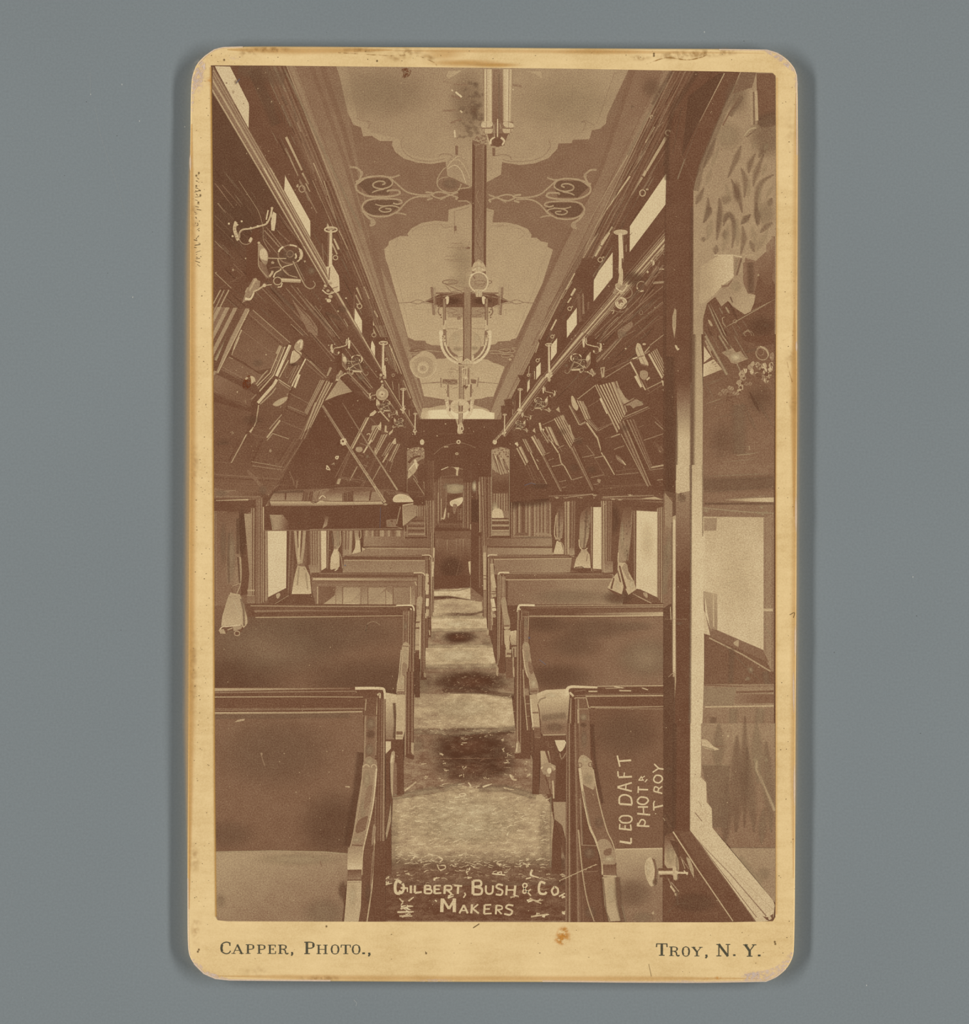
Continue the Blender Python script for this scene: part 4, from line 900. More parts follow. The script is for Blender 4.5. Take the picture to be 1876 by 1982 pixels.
for i in range(40): stroke([(rnd.uniform(380, 900), rnd.uniform(600, 950))]*1 + [(rnd.uniform(380, 900), rnd.uniform(600, 950))], 3, .16) if i < 0 else disc(rnd.uniform(400, 950), rnd.uniform(560, 980), rnd.uniform(3, 8), rnd.uniform(2, 5), rnd.uniform(.2, .42))
glow(700, 900, 60, 40, .2, .6); glow(690, 640, 30, 30, .5, .5)

# ---------------------------------------------------------------- lower wall with windows, left
part('window_wall', 'wall between the lower windows on the left of the printed picture')
use('H1')
fill([(65, 560), (600, 560), (600, 640), (1486, 870), (1486, 1320), (1010, 1320), (520, 1640), (390, 1680), (65, 1880)], .24)
fill([(70, 570), (540, 570), (530, 700), (70, 700)], .09); stroke([(90, 588), (400, 580)], 9, .45, 13, .62); stroke([(400, 580), (520, 570)], 8, .3)
fill([(70, 690), (200, 690), (190, 1350), (250, 1500), (140, 1800), (70, 1870)], (.22, .3, (100, 800), (100, 1500))); glow(160, 1000, 40, 260, .33, .6)
bands((70, 690), (70, 1700), (95, 690), (95, 1650), [.4, .2, .36])
fill([(190, 680), (400, 640), (420, 1480), (330, 1500), (330, 1100)], .1); glow(340, 900, 60, 300, .09, .7)
# reflected window strip and jambs
fill([(360, 715), (460, 715), (460, 1500), (390, 1500), (410, 1300), (385, 1000)], (.5, .42, (400, 720), (400, 1450)))
bands((425, 660), (428, 1500), (470, 660), (462, 1500), [.44, .14, .48, .12]); stroke([(390, 1450), (460, 1450)], 16, .52); stroke([(385, 1500), (465, 1500)], 6, .5)
fill([(385, 1510), (500, 1500), (510, 1600), (390, 1660)], (.3, .45, (400, 1500), (420, 1640)))
bands((470, 570), (462, 1610), (585, 570), (588, 1540), [.2, .3, .24, (.34, 2), .14, .42, .2, .5, .12, .36, .5, .3])
fill([(540, 560), (610, 560), (560, 650), (540, 650)], .08); stroke([(545, 650), (545, 870)], 10, .62)
stroke([(520, 1610), (760, 1610), (1486, 1610)], 20, .42); stroke([(470, 1600), (520, 1635), (1486, 1640)], 8, .16); stroke([(520, 1590), (1486, 1590)], 8, .56)
part('window', 'bright lower window under the open berth')
fill([(585, 878), (770, 878), (770, 1425), (590, 1515)], (.86, .84, (650, 900), (650, 1500)))
fill([(590, 1515), (765, 1425), (790, 1430), (790, 1490), (640, 1580), (590, 1580)], .14); stroke([(650, 1585), (790, 1500)], 10, .5); blob([(665, 1490), (700, 1475), (705, 1500), (680, 1530)], .62); disc(698, 1574, 6, 6, .7)
bands((768, 878), (762, 1460), (850, 878), (810, 1490), [.1, .1, .34, .16, .12, .22])
part('window_wall', 'panelled wall right of the bright left window')
fill([(840, 870), (1486, 870), (1486, 1240), (1020, 1290), (1010, 1480), (830, 1480)], .12)
fill([(800, 1480), (1060, 1480), (1060, 1590), (640, 1590), (790, 1500)], .1)
bands((985, 878), (990, 1300), (1100, 878), (1100, 1300), [.24, .4, .2, .44, .26, .46, .22, .5, .4, .3]); fill([(975, 1205), (1065, 1205), (1065, 1300), (1000, 1300)], (.36, .5, (1000, 1205), (1020, 1290)))
part('window', 'narrow bright window beside the second left curtain')
fill([(1096, 878), (1148, 878), (1148, 1235), (1100, 1260)], .82); fill([(1100, 1260), (1150, 1230), (1160, 1270), (1110, 1275)], .14); bands((1148, 878), (1148, 1270), (1215, 878), (1190, 1270), [.16, .4, .1, .14, .1])
part('window_wall', 'panelled wall beside the far left curtains')
fill([(1170, 1240), (1310, 1130), (1310, 1275), (1110, 1280)], .12); bands((1300, 878), (1300, 1130), (1400, 878), (1390, 1120), [.3, .44, .22, .46, .3, .55, .5]); fill([(1310, 1060), (1365, 1060), (1365, 1130), (1310, 1130)], .46)
stroke([(1080, 1290), (1486, 1290)], 10, .48); stroke([(1100, 1280), (1300, 1276)], 5, .2)
# ---------------------------------------------------------------- curtains, left
def drape(name_label): part('curtain', name_label)
drape('tied-back curtain under the open berth on the left')
fill([(838, 878), (940, 878), (950, 1000), (940, 1210), (870, 1210), (850, 1050)], .26)
for pts, w, t in (([(850, 878), (865, 1060), (885, 1200)], 26, .5), ([(895, 878), (885, 1080), (885, 1180)], 20, .62), ([(870, 878), (878, 1040)], 9, .1), ([(912, 878), (905, 1040)], 9, .1), ([(940, 878), (925, 1060), (905, 1190)], 26, .5), ([(955, 1000), (950, 1200)], 20, .2)): stroke(pts, w, t, curve=True)
fill([(870, 1210), (940, 1210), (990, 1310), (1005, 1480), (960, 1490), (815, 1485), (840, 1330)], (.6, .78, (900, 1215), (920, 1470))); stroke([(860, 1205), (945, 1215)], 14, .3); stroke([(815, 1490), (1000, 1490)], 10, .1)
soft([(885, 1230), (870, 1400)], 16, .55, .6); soft([(950, 1280), (970, 1440)], 20, .6, .6); stroke([(930, 1240), (945, 1250)], 8, .3)
use('H2')
drape('tied-back curtain seen behind the open berth on the left')
fill([(270, 1526), (355, 1526), (365, 1640), (340, 1760), (285, 1760), (290, 1650)], (.42, .5, (300, 1530), (300, 1750))); soft([(330, 1530), (340, 1720)], 30, .6, .6); soft([(265, 1560), (280, 1700)], 20, .34)
stroke([(365, 1530), (370, 1680), (330, 1750)], 7, .66, curve=True); fill([(290, 1750), (335, 1750), (355, 1840), (355, 1960), (310, 1982), (245, 1982), (250, 1850)], .78); stroke([(330, 1760), (375, 1850), (390, 1982)], 9, .5, curve=True)
use('H4'); fill([(205, 420), (215, 440), (245, 420), (265, 440), (290, 410), (295, 360), (205, 360)], .74); stroke([(200, 440), (265, 425)], 10, .12); stroke([(250, 440), (280, 420)], 12, .7); stroke([(255, 225), (250, 200)], 8, .3)
drape('small tied-back curtain at the far left')
use('H2')
fill([(530, 1526), (590, 1526), (590, 1640), (545, 1660)], (.4, .6, (560, 1530), (560, 1640))); stroke([(610, 1530), (610, 1610), (580, 1640)], 8, .6, curve=True); stroke([(590, 1530), (585, 1600)], 8, .14)
fill([(550, 1645), (600, 1645), (612, 1810), (500, 1815), (540, 1740)], .76); fill([(620, 1730), (660, 1745), (710, 1800), (680, 1818), (630, 1810)], .7); soft([(620, 1660), (618, 1810)], 16, .14, .8)
# ---------------------------------------------------------------- the opened berth with bedding
use('H1')
part('open_berth', 'opened upper berth with made bed on the left')
fill([(555, 640), (1486, 640), (1560, 640), (1890, 700), (1890, 870), (555, 872)], (.08, .06, (600, 660), (1400, 800)))
fill([(605, 725), (730, 725), (790, 800), (790, 870), (630, 870)], (.5, .1, (690, 780), (800, 800))); soft([(610, 735), (640, 860)], 16, .52)
fill([(1150, 730), (1175, 760), (1160, 850), (1105, 858), (1130, 800)], (.14, .45, (1150, 740), (1130, 850))); stroke([(555, 876), (1486, 872)], 9, .3); glow(885, 805, 14, 10, .3, .6)
part('bedding', 'blanket and mattress on the opened left berth')
fill([(690, 490), (770, 485), (960, 480), (1180, 470), (1486, 470), (1486, 600), (600, 595), (640, 520)], (.24, .46, (900, 490), (900, 585)))
fill([(750, 500), (770, 500), (762, 582), (748, 582)], .1); fill([(930, 500), (1035, 500), (1020, 600), (915, 590)], .14)
for x in (940, 960, 975, 1000, 1020): stroke([(x + 8, 500), (x - 6, 592)], 6, rnd.uniform(.22, .42))
blob([(1060, 500), (1170, 480), (1130, 540), (1080, 590), (1035, 590)], .42); stroke([(1100, 500), (1060, 570)], 10, .2); stroke([(1130, 500), (1110, 560)], 8, .58); stroke([(1160, 490), (1145, 540)], 9, .14)
fill([(1160, 520), (1300, 500), (1300, 590), (1170, 590)], (.3, .52, (1230, 510), (1230, 580))); fill([(1300, 500), (1415, 490), (1410, 596), (1298, 596)], .12)
for x in (1320, 1345, 1380, 1400): stroke([(x, 500), (x, 590)], 7, rnd.uniform(.2, .4))
fill([(1415, 530), (1486, 500), (1486, 595), (1415, 595)], .42); soft([(640, 510), (930, 500)], 26, .2, .7)
fill([(605, 595), (1000, 595), (1060, 620), (1095, 590), (1140, 590), (1200, 600), (1486, 600), (1486, 640), (1120, 640), (1050, 645), (1000, 640), (620, 640)], (.7, .36, (900, 600), (900, 640)))
stroke([(600, 592), (1000, 594)], 7, .1); stroke([(1140, 592), (1300, 598), (1486, 598)], 7, .1); stroke([(1000, 600), (1050, 630), (1080, 620), (1100, 580), (1130, 585)], 8, .2, curve=True); stroke([(1070, 590), (1110, 560), (1135, 565)], 9, .7, curve=True)
use('H2')
fill([(60, 1030), (300, 1020), (600, 1010), (1000, 1040), (1180, 1090), (1230, 1170), (1000, 1180), (60, 1180)], (.2, .46, (400, 1030), (400, 1170)))
fill([(390, 1080), (520, 1050), (520, 1180), (390, 1180)], .12); fill([(530, 1080), (720, 1060), (710, 1170), (540, 1170)], (.34, .55, (600, 1090), (600, 1170))); stroke([(735, 1050), (715, 1170)], 18, .1)
fill([(740, 1070), (830, 1060), (860, 1180), (730, 1180)], .42); fill([(880, 1060), (1000, 1050), (1060, 1100), (1000, 1190), (880, 1180)], .12)
for i in range(5): stroke([(920+i*26, 1060+i*4), (960+i*24, 1100)], 5, .36)
for x in (400, 430, 450, 480, 500): stroke([(x, 1060), (x+4, 1180)], 7, rnd.uniform(.16, .4))
blob([(60, 1060), (230, 1030), (190, 1090), (200, 1130), (90, 1180), (50, 1170)], .36); stroke([(110, 1150), (150, 1110), (190, 1140)], 12, .7, curve=True); stroke([(120, 1060), (80, 1150)], 10, .2); stroke([(150, 1050), (200, 1050)], 8, .22)
fill([(200, 1110), (300, 1080), (385, 1080), (385, 1175), (210, 1175)], (.34, .55, (300, 1090), (300, 1170)))
fill([(0, 1185), (50, 1210), (130, 1170), (180, 1180), (860, 1180), (880, 1215), (400, 1235), (180, 1225), (60, 1232), (0, 1225)], (.72, .42, (400, 1185), (400, 1230))); stroke([(160, 1175), (400, 1182), (860, 1178)], 8, .12)
stroke([(300, 1020), (600, 1010), (760, 1020)], 10, .3)
part('pillow', 'white pillow on the opened left berth')
blob([(1000, 1180), (1010, 1120), (1080, 1090), (1170, 1110), (1230, 1160), (1235, 1190), (1100, 1195)], .8); glow(1110, 1130, 90, 30, .95, .7); stroke([(1000, 1195), (1240, 1190)], 7, .14)
part('open_berth', 'end of the opened left berth')
fill([(1110, 1220), (1285, 1195), (1280, 1350), (1200, 1410), (1120, 1480)], (.42, .56, (1200, 1230), (1130, 1440))); stroke([(1110, 1225), (1280, 1198)], 9, .7); stroke([(1120, 1480), (1280, 1370)], 14, .2); stroke([(1112, 1230), (1118, 1470)], 7, .6)
fill([(0, 1235), (870, 1215), (1110, 1215), (1110, 1500), (0, 1515)], .06); fill([(915, 1400), (1040, 1390), (1030, 1490), (918, 1485)], .34); blob([(960, 1410), (995, 1410), (990, 1430)], .1); glow(960, 1460, 30, 20, .5, .6)
stroke([(1085, 1240), (1065, 1330), (1040, 1450)], 11, .44, curve=True); stroke([(1030, 1480), (1110, 1506)], 8, .4); fill([(180, 1340), (225, 1370), (205, 1470), (150, 1505), (175, 1420)], (.14, .5, (200, 1350), (180, 1480)))
stroke([(0, 1515), (1110, 1508)], 8, .42); box(1240, 1130, 1370, 1225, .06)
part('berth_strap', 'light cord holding up the open berth')
stroke([(150, 30), (480, 550), (900, 1190)], 30, .4, 34, .55); stroke([(160, 60), (700, 880), (890, 1180)], 8, .26)
for i in range(40): k = rnd.random(); disc(150 + 745*k + rnd.uniform(-8, 8), 35 + 1150*k, 7, 7, rnd.uniform(.3, .62))
disc(905, 1215, 24, 12, .5)
part('berth_strap', 'thin far cord of the open berth')
stroke([(390, 0), (700, 500), (1050, 1045)], 14, .26, 20, .5); stroke([(1240, 900), (1370, 1095)], 9, .46)
part('strap_rosette', 'pale flower-shaped boss on the berth cord')
for k in range(7): disc(403 + 26*math.cos(k*.9), 465 + 30*math.sin(k*.9), 16, 17, .74)
disc(403, 465, 24, 26, .8); disc(396, 460, 14, 14, .08); disc(322, 655, 20, 22, .76); disc(322, 655, 7, 7, .2); stroke([(195, 760), (210, 755), (240, 800)], 12, .7, curve=True); stroke([(265, 735), (290, 720), (290, 745)], 7, .5)
fill([(320, 490), (345, 460), (360, 500), (330, 510)], .0)
# ---------------------------------------------------------------- right clerestory and luggage rack
part('clerestory_wall', 'upper wall with small windows on the right of the printed picture')
use('px')
fill([(1308, 120), (1420, 120), (1420, 300), (1290, 330), (1290, 560), (960, 850), (940, 820), (969, 812), (1126, 500)], .09)
use('C')
bands((1890, 180), (1060, 1876), (2100, 180), (1240, 1876), [.34, .14, .2, .1, .24, .12, .16, .3, .1, .14, .2, .1, .24, .12]); glow(1700, 330, 120, 120, .2, .4)
soft([(1830, 280), (1640, 620), (1480, 940)], 20, .5, .8); soft([(1876, 180), (1700, 480)], 40, .3, .6)
for l in ((1720, 680, 1640, 825, 16, .6), (1640, 900, 1500, 1120, 10, .4), (1500, 1130, 1290, 1430, 16, .62), (1290, 1430, 1180, 1600, 8, .5), (1480, 940, 1300, 1240, 12, .5), (1300, 1240, 1120, 1560, 8, .46), (1800, 640, 1740, 700, 8, .4), (1610, 900, 1560, 1010, 6, .4), (1815, 520, 1760, 640, 5, .34), (1560, 960, 1400, 1230, 5, .3), (1430, 1160, 1300, 1420, 5, .36), (1210, 1650, 1080, 1860, 9, .44), (1190, 1660, 1060, 1876, 5, .36), (1415, 1330, 1300, 1500, 7, .36), (1180, 1560, 1050, 1800, 6, .3)): stroke([l[:2], l[2:4]], l[4], l[5], l[4]*.6)
stroke([(1825, 780), (1650, 1080)], 30, .52, 20, .56); stroke([(1645, 1080), (1620, 1130)], 24, .56); stroke([(1610, 1140), (1510, 1310)], 20, .52, 10, .36); stroke([(1876, 800), (1560, 1340)], 8, .26); stroke([(1340, 1590), (1240, 1740)], 20, .62); stroke([(1230, 1760), (1190, 1840)], 18, .62)
use('px'); streaks([(1296, 150), (1345, 145), (1290, 330), (1140, 560), (978, 800), (1130, 505)], 90, [.2, .3, .4, .5, .04]); use('C'); ring(1695, 592, 13, 14, 7, .55); ring(1845, 737, 22, 24, 12, .56); ring(1613, 1283, 26, 28, 9, .58); disc(1655, 1250, 14, 9, .56); glow(1520, 500, 22, 16, .34, .7); disc(1585, 508, 4, 4, .6); disc(1640, 375, 4, 3, .6)
part('clerestory_window', 'bright clerestory pane on the right, nearest')
use('px'); fill([(1289.5, 336), (1290.5, 336), (1290.5, 393), (1219, 488), (1219.5, 438)], .86)
part('clerestory_window', 'bright clerestory pane on the right')
use('G1'); fill([(1197, 195), (1197, 440), (1010, 675), (1012, 470), (1060, 380)], .86)
part('clerestory_window', 'bright clerestory pane on the right'); fill([(845, 738), (845, 905), (748, 1035), (746, 868)], .86)
part('clerestory_window', 'bright clerestory pane on the right'); fill([(652, 1035), (648, 1180), (590, 1260), (592, 1110)], .86)
part('clerestory_window', 'bright clerestory pane on the right'); fill([(490, 1275), (490, 1390), (445, 1445), (448, 1320)], .86)
part('clerestory_window', 'bright clerestory pane on the right'); fill([(382, 1440), (382, 1530), (356, 1570), (362, 1470)], .84)
part('clerestory_fitting', 'small rings and moulding highlights along the right clerestory')
for i in range(9): stroke([(960-i*9, 60+i*28), (560-i*6, 760+i*20)], 5, rnd.uniform(.14, .36))
for l in ((1165, 0, 1085, 125, 22, .62), (1080, 140, 1025, 235, 18, .6), (1025, 40, 910, 250, 8, .5), (910, 100, 800, 330, 6, .34), (825, 400, 740, 560, 11, .62), (830, 550, 790, 620, 20, .64), (790, 640, 755, 690, 14, .62), (645, 855, 590, 960, 15, .66), (800, 480, 700, 650, 6, .5), (700, 560, 600, 760, 6, .4), (650, 660, 480, 960, 7, .46), (600, 820, 500, 1010, 6, .5), (530, 930, 480, 1010, 7, .6), (475, 1080, 440, 1180, 8, .56), (440, 1100, 330, 1330, 6, .45), (410, 1110, 270, 1390, 7, .5), (430, 1360, 430, 1440, 8, .62), (380, 1310, 370, 1400, 8, .5), (270, 1480, 180, 1620, 7, .5), (220, 1660, 215, 1790, 7, .5), (240, 1650, 235, 1760, 5, .4), (910, 600, 905, 800, 14, .34), (955, 650, 955, 740, 12, .24), (980, 560, 985, 660, 8, .3), (1330, 120, 1330, 190, 8, .45), (1390, 0, 1250, 150, 5, .2), (720, 940, 725, 1010, 8, .44), (700, 1010, 695, 1090, 7, .34)): stroke([l[:2], l[2:4]], l[4], l[5])
fill([(850, 400), (900, 350), (1010, 440), (1005, 680), (930, 780), (900, 560), (850, 480)], .07); fill([(650, 850), (745, 860), (745, 1040), (690, 1100), (690, 960)], .07); fill([(465, 1050), (600, 1060), (560, 1100), (565, 1300), (500, 1380), (490, 1130)], .08); fill([(265, 1400), (350, 1400), (355, 1560), (300, 1640), (295, 1460)], .08); fill([(130, 1640), (200, 1630), (230, 1720), (160, 1800)], .09); fill([(100, 1700), (160, 1700), (160, 1830), (110, 1830)], .1)
stroke([(860, 600), (880, 880)], 30, .2); stroke([(905, 600), (915, 800)], 12, .4); stroke([(960, 680), (955, 760)], 14, .26); fill([(865, 880), (910, 870), (915, 920), (880, 930)], .05); fill([(490, 1400), (520, 1400), (515, 1440), (495, 1440)], .05)
for (x, y, r) in ((1075, 268, 22), (775, 748, 18), (605, 1022, 15), (460, 1255, 15), (370, 1400, 12)): ring(x, y, r, r, 8, .56); disc(x + r*1.4, y - r*1.1, r*.5, r*.4, .58)
use('px')
rail('long moulded rail of the right luggage rack', [
    ((1290, 457), (1205, 556), (1290, 480), (1215, 562), [.3, .5, .3, .62, .7, .4, .2, .55]),
    ((1290, 436), (1120, 638), (1290, 483), (1142, 650), [.1, .26, .08, .1, .44, .12, .5, .2, .7, .74, .3, .12, .56, .66, .2, .5, .1, .34]),
    ((1120, 638), (1048, 728), (1140, 650), (1062, 736), [.08, .3, .1, .22, .68, .76, .36, .12, .5, .1, .3]),
    ((1048, 728), (968, 838), (1062, 736), (978, 846), [.4, .14, .66, .7, .24, .4, .12, .3])])
part('rack_rail_end', 'round pale end knob of the right rack rail'); use('G2'); disc(40, 788, 21, 24, .76); glow(38, 782, 14, 14, .92, .8)
stroke([(40, 770), (150, 650)], 18, .34); stroke([(55, 770), (160, 650)], 6, .6)
part('rack_stanchion', 'nearest brass stanchion of the right rack'); use('G1')
stroke([(1265, 0), (1272, 220), (1270, 400)], 26, .72, 30, .76); stroke([(1300, 20), (1300, 290)], 10, .34)
use('C'); ring(1415, 1640, 58, 18, 14, .62); fill([(1370, 1630), (1460, 1625), (1470, 1645), (1365, 1655)], .7); stroke([(1412, 1650), (1424, 1876)], 32, .74)
use('G1'); blob([(1255, 360), (1290, 350), (1300, 420), (1290, 520), (1250, 500), (1260, 420)], .74)
for (x, y, r, t) in ((1250, 520, 30, .6), (1300, 540, 34, .5), (1230, 570, 22, .5), (1290, 590, 26, .62), (1330, 560, 24, .55), (1210, 590, 14, .5), (1340, 520, 14, .7)): disc(x, y, r, r*.8, t)
ring(1310, 590, 80, 60, 9, .42); stroke([(1225, 540), (1290, 580), (1340, 520)], 10, .75, curve=True)
part('rack_rosette', 'round brass rosette under the right rack rail')
disc(1280, 692, 58, 58, .64); ring(1280, 692, 54, 54, 10, .74); disc(1278, 690, 34, 34, .3); ring(1278, 690, 30, 30, 9, .74, 0, -60, 200); disc(1284, 706, 20, 18, .76); disc(1288, 708, 5, 5, .2); ring(1270, 720, 80, 60, 7, .4, 0, 20, 170); stroke([(1180, 765), (1210, 770), (1195, 800)], 9, .55, curve=True); ring(1475, 785, 16, 20, 6, .42); disc(1545, 705, 8, 8, .6)
part('rack_stanchion', 'second brass stanchion of the right rack'); stanchion('G1', (572, 1102), (575, 1370), 16)
part('rack_stanchion', 'third brass stanchion of the right rack'); stanchion('G1', (290, 1540), (286, 1720), 11)
part('rack_stanchion', 'far brass stanchion of the right rack'); stanchion('G2', (138, 520), (135, 680), 9)
part('rack_bracket', 'cast bracket of the right rack, partly behind the door post'); use('G1')
for l in ((1690, 320, 1460, 690, 8, .3), (1490, 400, 1120, 790, 6, .34), (1600, 560, 1300, 880, 10, .3), (1690, 530, 1250, 890, 8, .34), (1500, 600, 1100, 1000, 8, .36), (1400, 640, 1020, 1010, 10, .3), (1250, 830, 990, 1080, 8, .42), (1300, 860, 1060, 1080, 7, .44), (1690, 680, 1540, 800, 8, .34), (1560, 690, 1260, 920, 10, .24), (1690, 620, 1500, 760, 5, .24), (1400, 800, 1110, 1060, 6, .3), (1250, 1050, 1040, 1270, 20, .36), (1300, 1020, 1100, 1250, 9, .44), (1420, 960, 1230, 1060, 8, .3), (1700, 690, 1280, 1010, 9, .26), (1690, 820, 1300, 1100, 6, .22), (1540, 930, 1420, 1030, 6, .26), (1450, 910, 1540, 1030, 5, .3), (1715, 990, 1560, 1110, 8, .46), (1640, 820, 1780, 850, 4, .24), (1560, 1160, 1340, 1310, 9, .45), (1400, 1230, 1130, 1430, 8, .5)): stroke([l[:2], l[2:4]], l[4], l[5])
glow(1400, 450, 120, 90, .07, .8)
stroke([(1640, 330), (1520, 520)], 40, .26); stroke([(1630, 340), (1520, 500)], 8, .45); ring(1670, 250, 44, 46, 8, .42, 0, 150, 380); ring(1480, 530, 46, 50, 9, .46, 0, 60, 330); stroke([(1435, 540), (1460, 575), (1500, 570)], 14, .6, curve=True)
fill([(1575, 270), (1605, 275), (1610, 310), (1590, 330)], .78); stroke([(1690, 150), (1680, 190)], 12, .5); disc(1540, 388, 10, 12, .74); stroke([(1655, 360), (1710, 360)], 10, .6); stroke([(1590, 495), (1715, 485)], 22, .45); stroke([(1590, 450), (1680, 370)], 6, .34); stroke([(1660, 280), (1640, 330)], 6, .4); ring(1650, 290, 60, 90, 5, .3, 20)
fill([(1250, 960), (1380, 870), (1400, 900), (1380, 940), (1260, 1040), (1240, 1010)], .34); glow(1290, 1000, 60, 40, .4, .6); fill([(1100, 1080), (1240, 960), (1250, 1020), (1100, 1150)], .08); fill([(920, 1060), (980, 1010), (1080, 1080), (1020, 1140), (950, 1140)], .05)
use('px'); streaks([(1285, 500), (1285, 650), (1180, 720), (1080, 760), (1150, 660)], 60, [.2, .3, .36, .03]); streaks([(1285, 650), (1285, 940), (1100, 950), (1010, 870), (1150, 700)], 60, [.17, .22, .04], (8, 30))
part('rack_bracket', 'second cast bracket of the right rack'); bracket(950 + 955*370/1876, 450 + 1235*370/1876, .072, True)
part('rack_bracket', 'third cast bracket of the right rack'); bracket(950 + 545*370/1876, 450 + 1650*370/1876, .048, True)
part('rack_bracket', 'fourth cast bracket of the right rack'); bracket(950 + 330*370/1876, 700 + 600*370/1876, .036, True)

# ---------------------------------------------------------------- folded berth fronts on the right
part('berth_front', 'folded berth fronts along the right of the printed picture')
use('G2')
fill([(400, 640), (1060, 100), (1380, -20), (1800, -20), (1800, 1300), (1690, 1360), (1100, 1330), (730, 1320), (190, 1380), (190, 900)], .09)
for l in ((1380, 0, 1120, 160, 8, .44), (1380, -20, 1060, 120, 6, .3), (1030, 230, 850, 370, 8, .5), (1060, 380, 960, 440, 6, .3), (640, 560, 510, 620, 7, .4), (1420, 140, 1220, 260, 8, .14), (1690, 190, 1530, 270, 8, .5), (1680, 230, 1540, 320, 6, .26), (1550, 440, 1310, 545, 10, .45), (1560, 455, 1300, 570, 7, .36), (1220, 590, 1050, 680, 10, .4), (1200, 600, 1040, 660, 6, .3), (930, 600, 880, 625, 8, .4), (900, 750, 790, 795, 8, .46), (880, 740, 800, 770, 6, .4), (580, 890, 520, 915, 8, .4), (1500, 625, 1360, 680, 6, .34), (1700, 705, 1480, 780, 8, .4), (1270, 710, 1180, 740, 11, .52), (1220, 720, 1110, 760, 6, .24), (1310, 825, 1210, 860, 9, .4), (1020, 915, 900, 940, 7, .42), (1110, 925, 1020, 945, 9, .45), (700, 1010, 600, 1030, 7, .5), (620, 950, 550, 975, 6, .4), (720, 820, 660, 850, 6, .46), (1180, 610, 1000, 700, 5, .2), (790, 800, 900, 750, 6, .3), (1450, 1090, 1230, 1110, 8, .36), (1430, 1050, 1230, 1075, 6, .24), (900, 1130, 800, 1160, 8, .44), (1110, 1110, 970, 1140, 8, .4), (740, 1165, 650, 1185, 7, .4), (550, 1195, 420, 1200, 6, .3), (1060, 1200, 980, 1210, 8, .34), (740, 1230, 680, 1240, 7, .36), (1690, 1155, 1590, 1170, 10, .4), (1700, 1015, 1570, 1040, 16, .52), (1700, 1045, 1560, 1065, 8, .36), (1610, 590, 1700, 670, 10, .4), (1600, 540, 1700, 640, 5, .3), (1560, 330, 1545, 440, 14, .05), (1700, 1210, 1100, 1220, 6, .2), (1600, 1190, 1070, 1250, 12, .17)): stroke([l[:2], l[2:4]], l[4], l[5])
def strips(a0, a1, b0, b1, tones): bands(a0, a1, b0, b1, tones)
strips((1590, 0), (1680, 165), (1680, -40), (1720, 130), [.74, .2, .6, .14, .54, .2, .46]); strips((1545, -70), (1680, 170), (1630, -130), (1720, 60), [.76, .74, .12, .6, .14, .66, .12, .52, .2, .46]); fill([(1675, 180), (1700, 190), (1715, 245), (1690, 240)], .72); stroke([(1690, 270), (1705, 295)], 8, .5)
stroke([(1370, 0), (1520, 280)], 16, .66, 12, .62); stroke([(1420, 140), (1480, 250)], 26, .7); stroke([(1450, 130), (1490, 240)], 8, .2); stroke([(1500, 180), (1560, 300)], 6, .3); blob([(1465, 100), (1500, 84), (1540, 100), (1540, 150), (1510, 180), (1475, 160)], .42)
for k in range(4): ring(1503, 130, 10 + k*9, 10 + k*10, 3, .56)
stroke([(1530, 180), (1560, 155)], 16, .66)
use('G1'); blob([(1425, 1120), (1440, 1085), (1470, 1100), (1490, 1150), (1520, 1230), (1545, 1280), (1540, 1310), (1480, 1290), (1450, 1230), (1425, 1170)], .7); glow(1460, 1140, 20, 40, .9, .7); stroke([(1440, 1130), (1470, 1200), (1510, 1290)], 8, .45, curve=True); stroke([(1400, 1235), (1500, 1210)], 9, .25); stroke([(1395, 1240), (1440, 1225)], 12, .74); stroke([(1510, 1180), (1560, 1120)], 10, .6); disc(1507, 1096, 18, 10, .7); disc(1325, 1140, 10, 8, .7); stroke([(1470, 1290), (1540, 1310)], 14, .3)
use('G2')
strips((1020, 230), (1240, 700), (1060, 220), (1280, 640), [.6, .14, .66, .1]); strips((1070, 230), (1260, 610), (1240, 190), (1340, 490), [.72, .1, .64, .14, .7, .12, .62, .16, .66, .5, .2, .54])
strips((1260, 600), (1540, 1230), (1330, 560), (1590, 1200), [.3, .4, .1, .22, .5, .1, .06, .06]); strips((1330, 570), (1560, 1060), (1420, 560), (1590, 1020), [.4, .1, .34, .1, .3, .12]); stroke([(1280, 710), (1540, 1220)], 8, .48); stroke([(1075, 360), (1145, 510)], 18, .72); stroke([(1090, 400), (1210, 610)], 9, .56); stroke([(1590, 1150), (1690, 1330)], 60, .07)
fill([(1225, 260), (1260, 250), (1320, 350), (1360, 380), (1410, 350), (1400, 370), (1440, 370), (1500, 415), (1490, 430), (1430, 440), (1400, 460), (1370, 430), (1310, 430), (1290, 400)], .46); blob([(1250, 270), (1280, 290), (1330, 370), (1370, 390), (1340, 420), (1295, 390)], .6); stroke([(1300, 430), (1410, 370)], 14, .14); glow(1470, 400, 30, 20, .64, .7)
blob([(1225, 920), (1260, 930), (1290, 960), (1320, 1010), (1290, 1000), (1240, 960)], .34); stroke([(1290, 970), (1325, 1015)], 12, .62); stroke([(1240, 940), (1290, 975)], 6, .5); for_r = rnd.random(); blob([(1600, 780), (1680, 850), (1700, 880), (1660, 890)], .16); stroke([(1670, 830), (1700, 880)], 8, .3); stroke([(1650, 870), (1670, 890)], 10, .4)
ring(1772, 428, 10, 16, 6, .5); fill([(1075, 60), (1120, 50), (1115, 150), (1090, 160)], .6); fill([(1085, 70), (1105, 65), (1100, 130)], .2); fill([(1050, 190), (1085, 180), (1090, 220), (1060, 235)], .04)
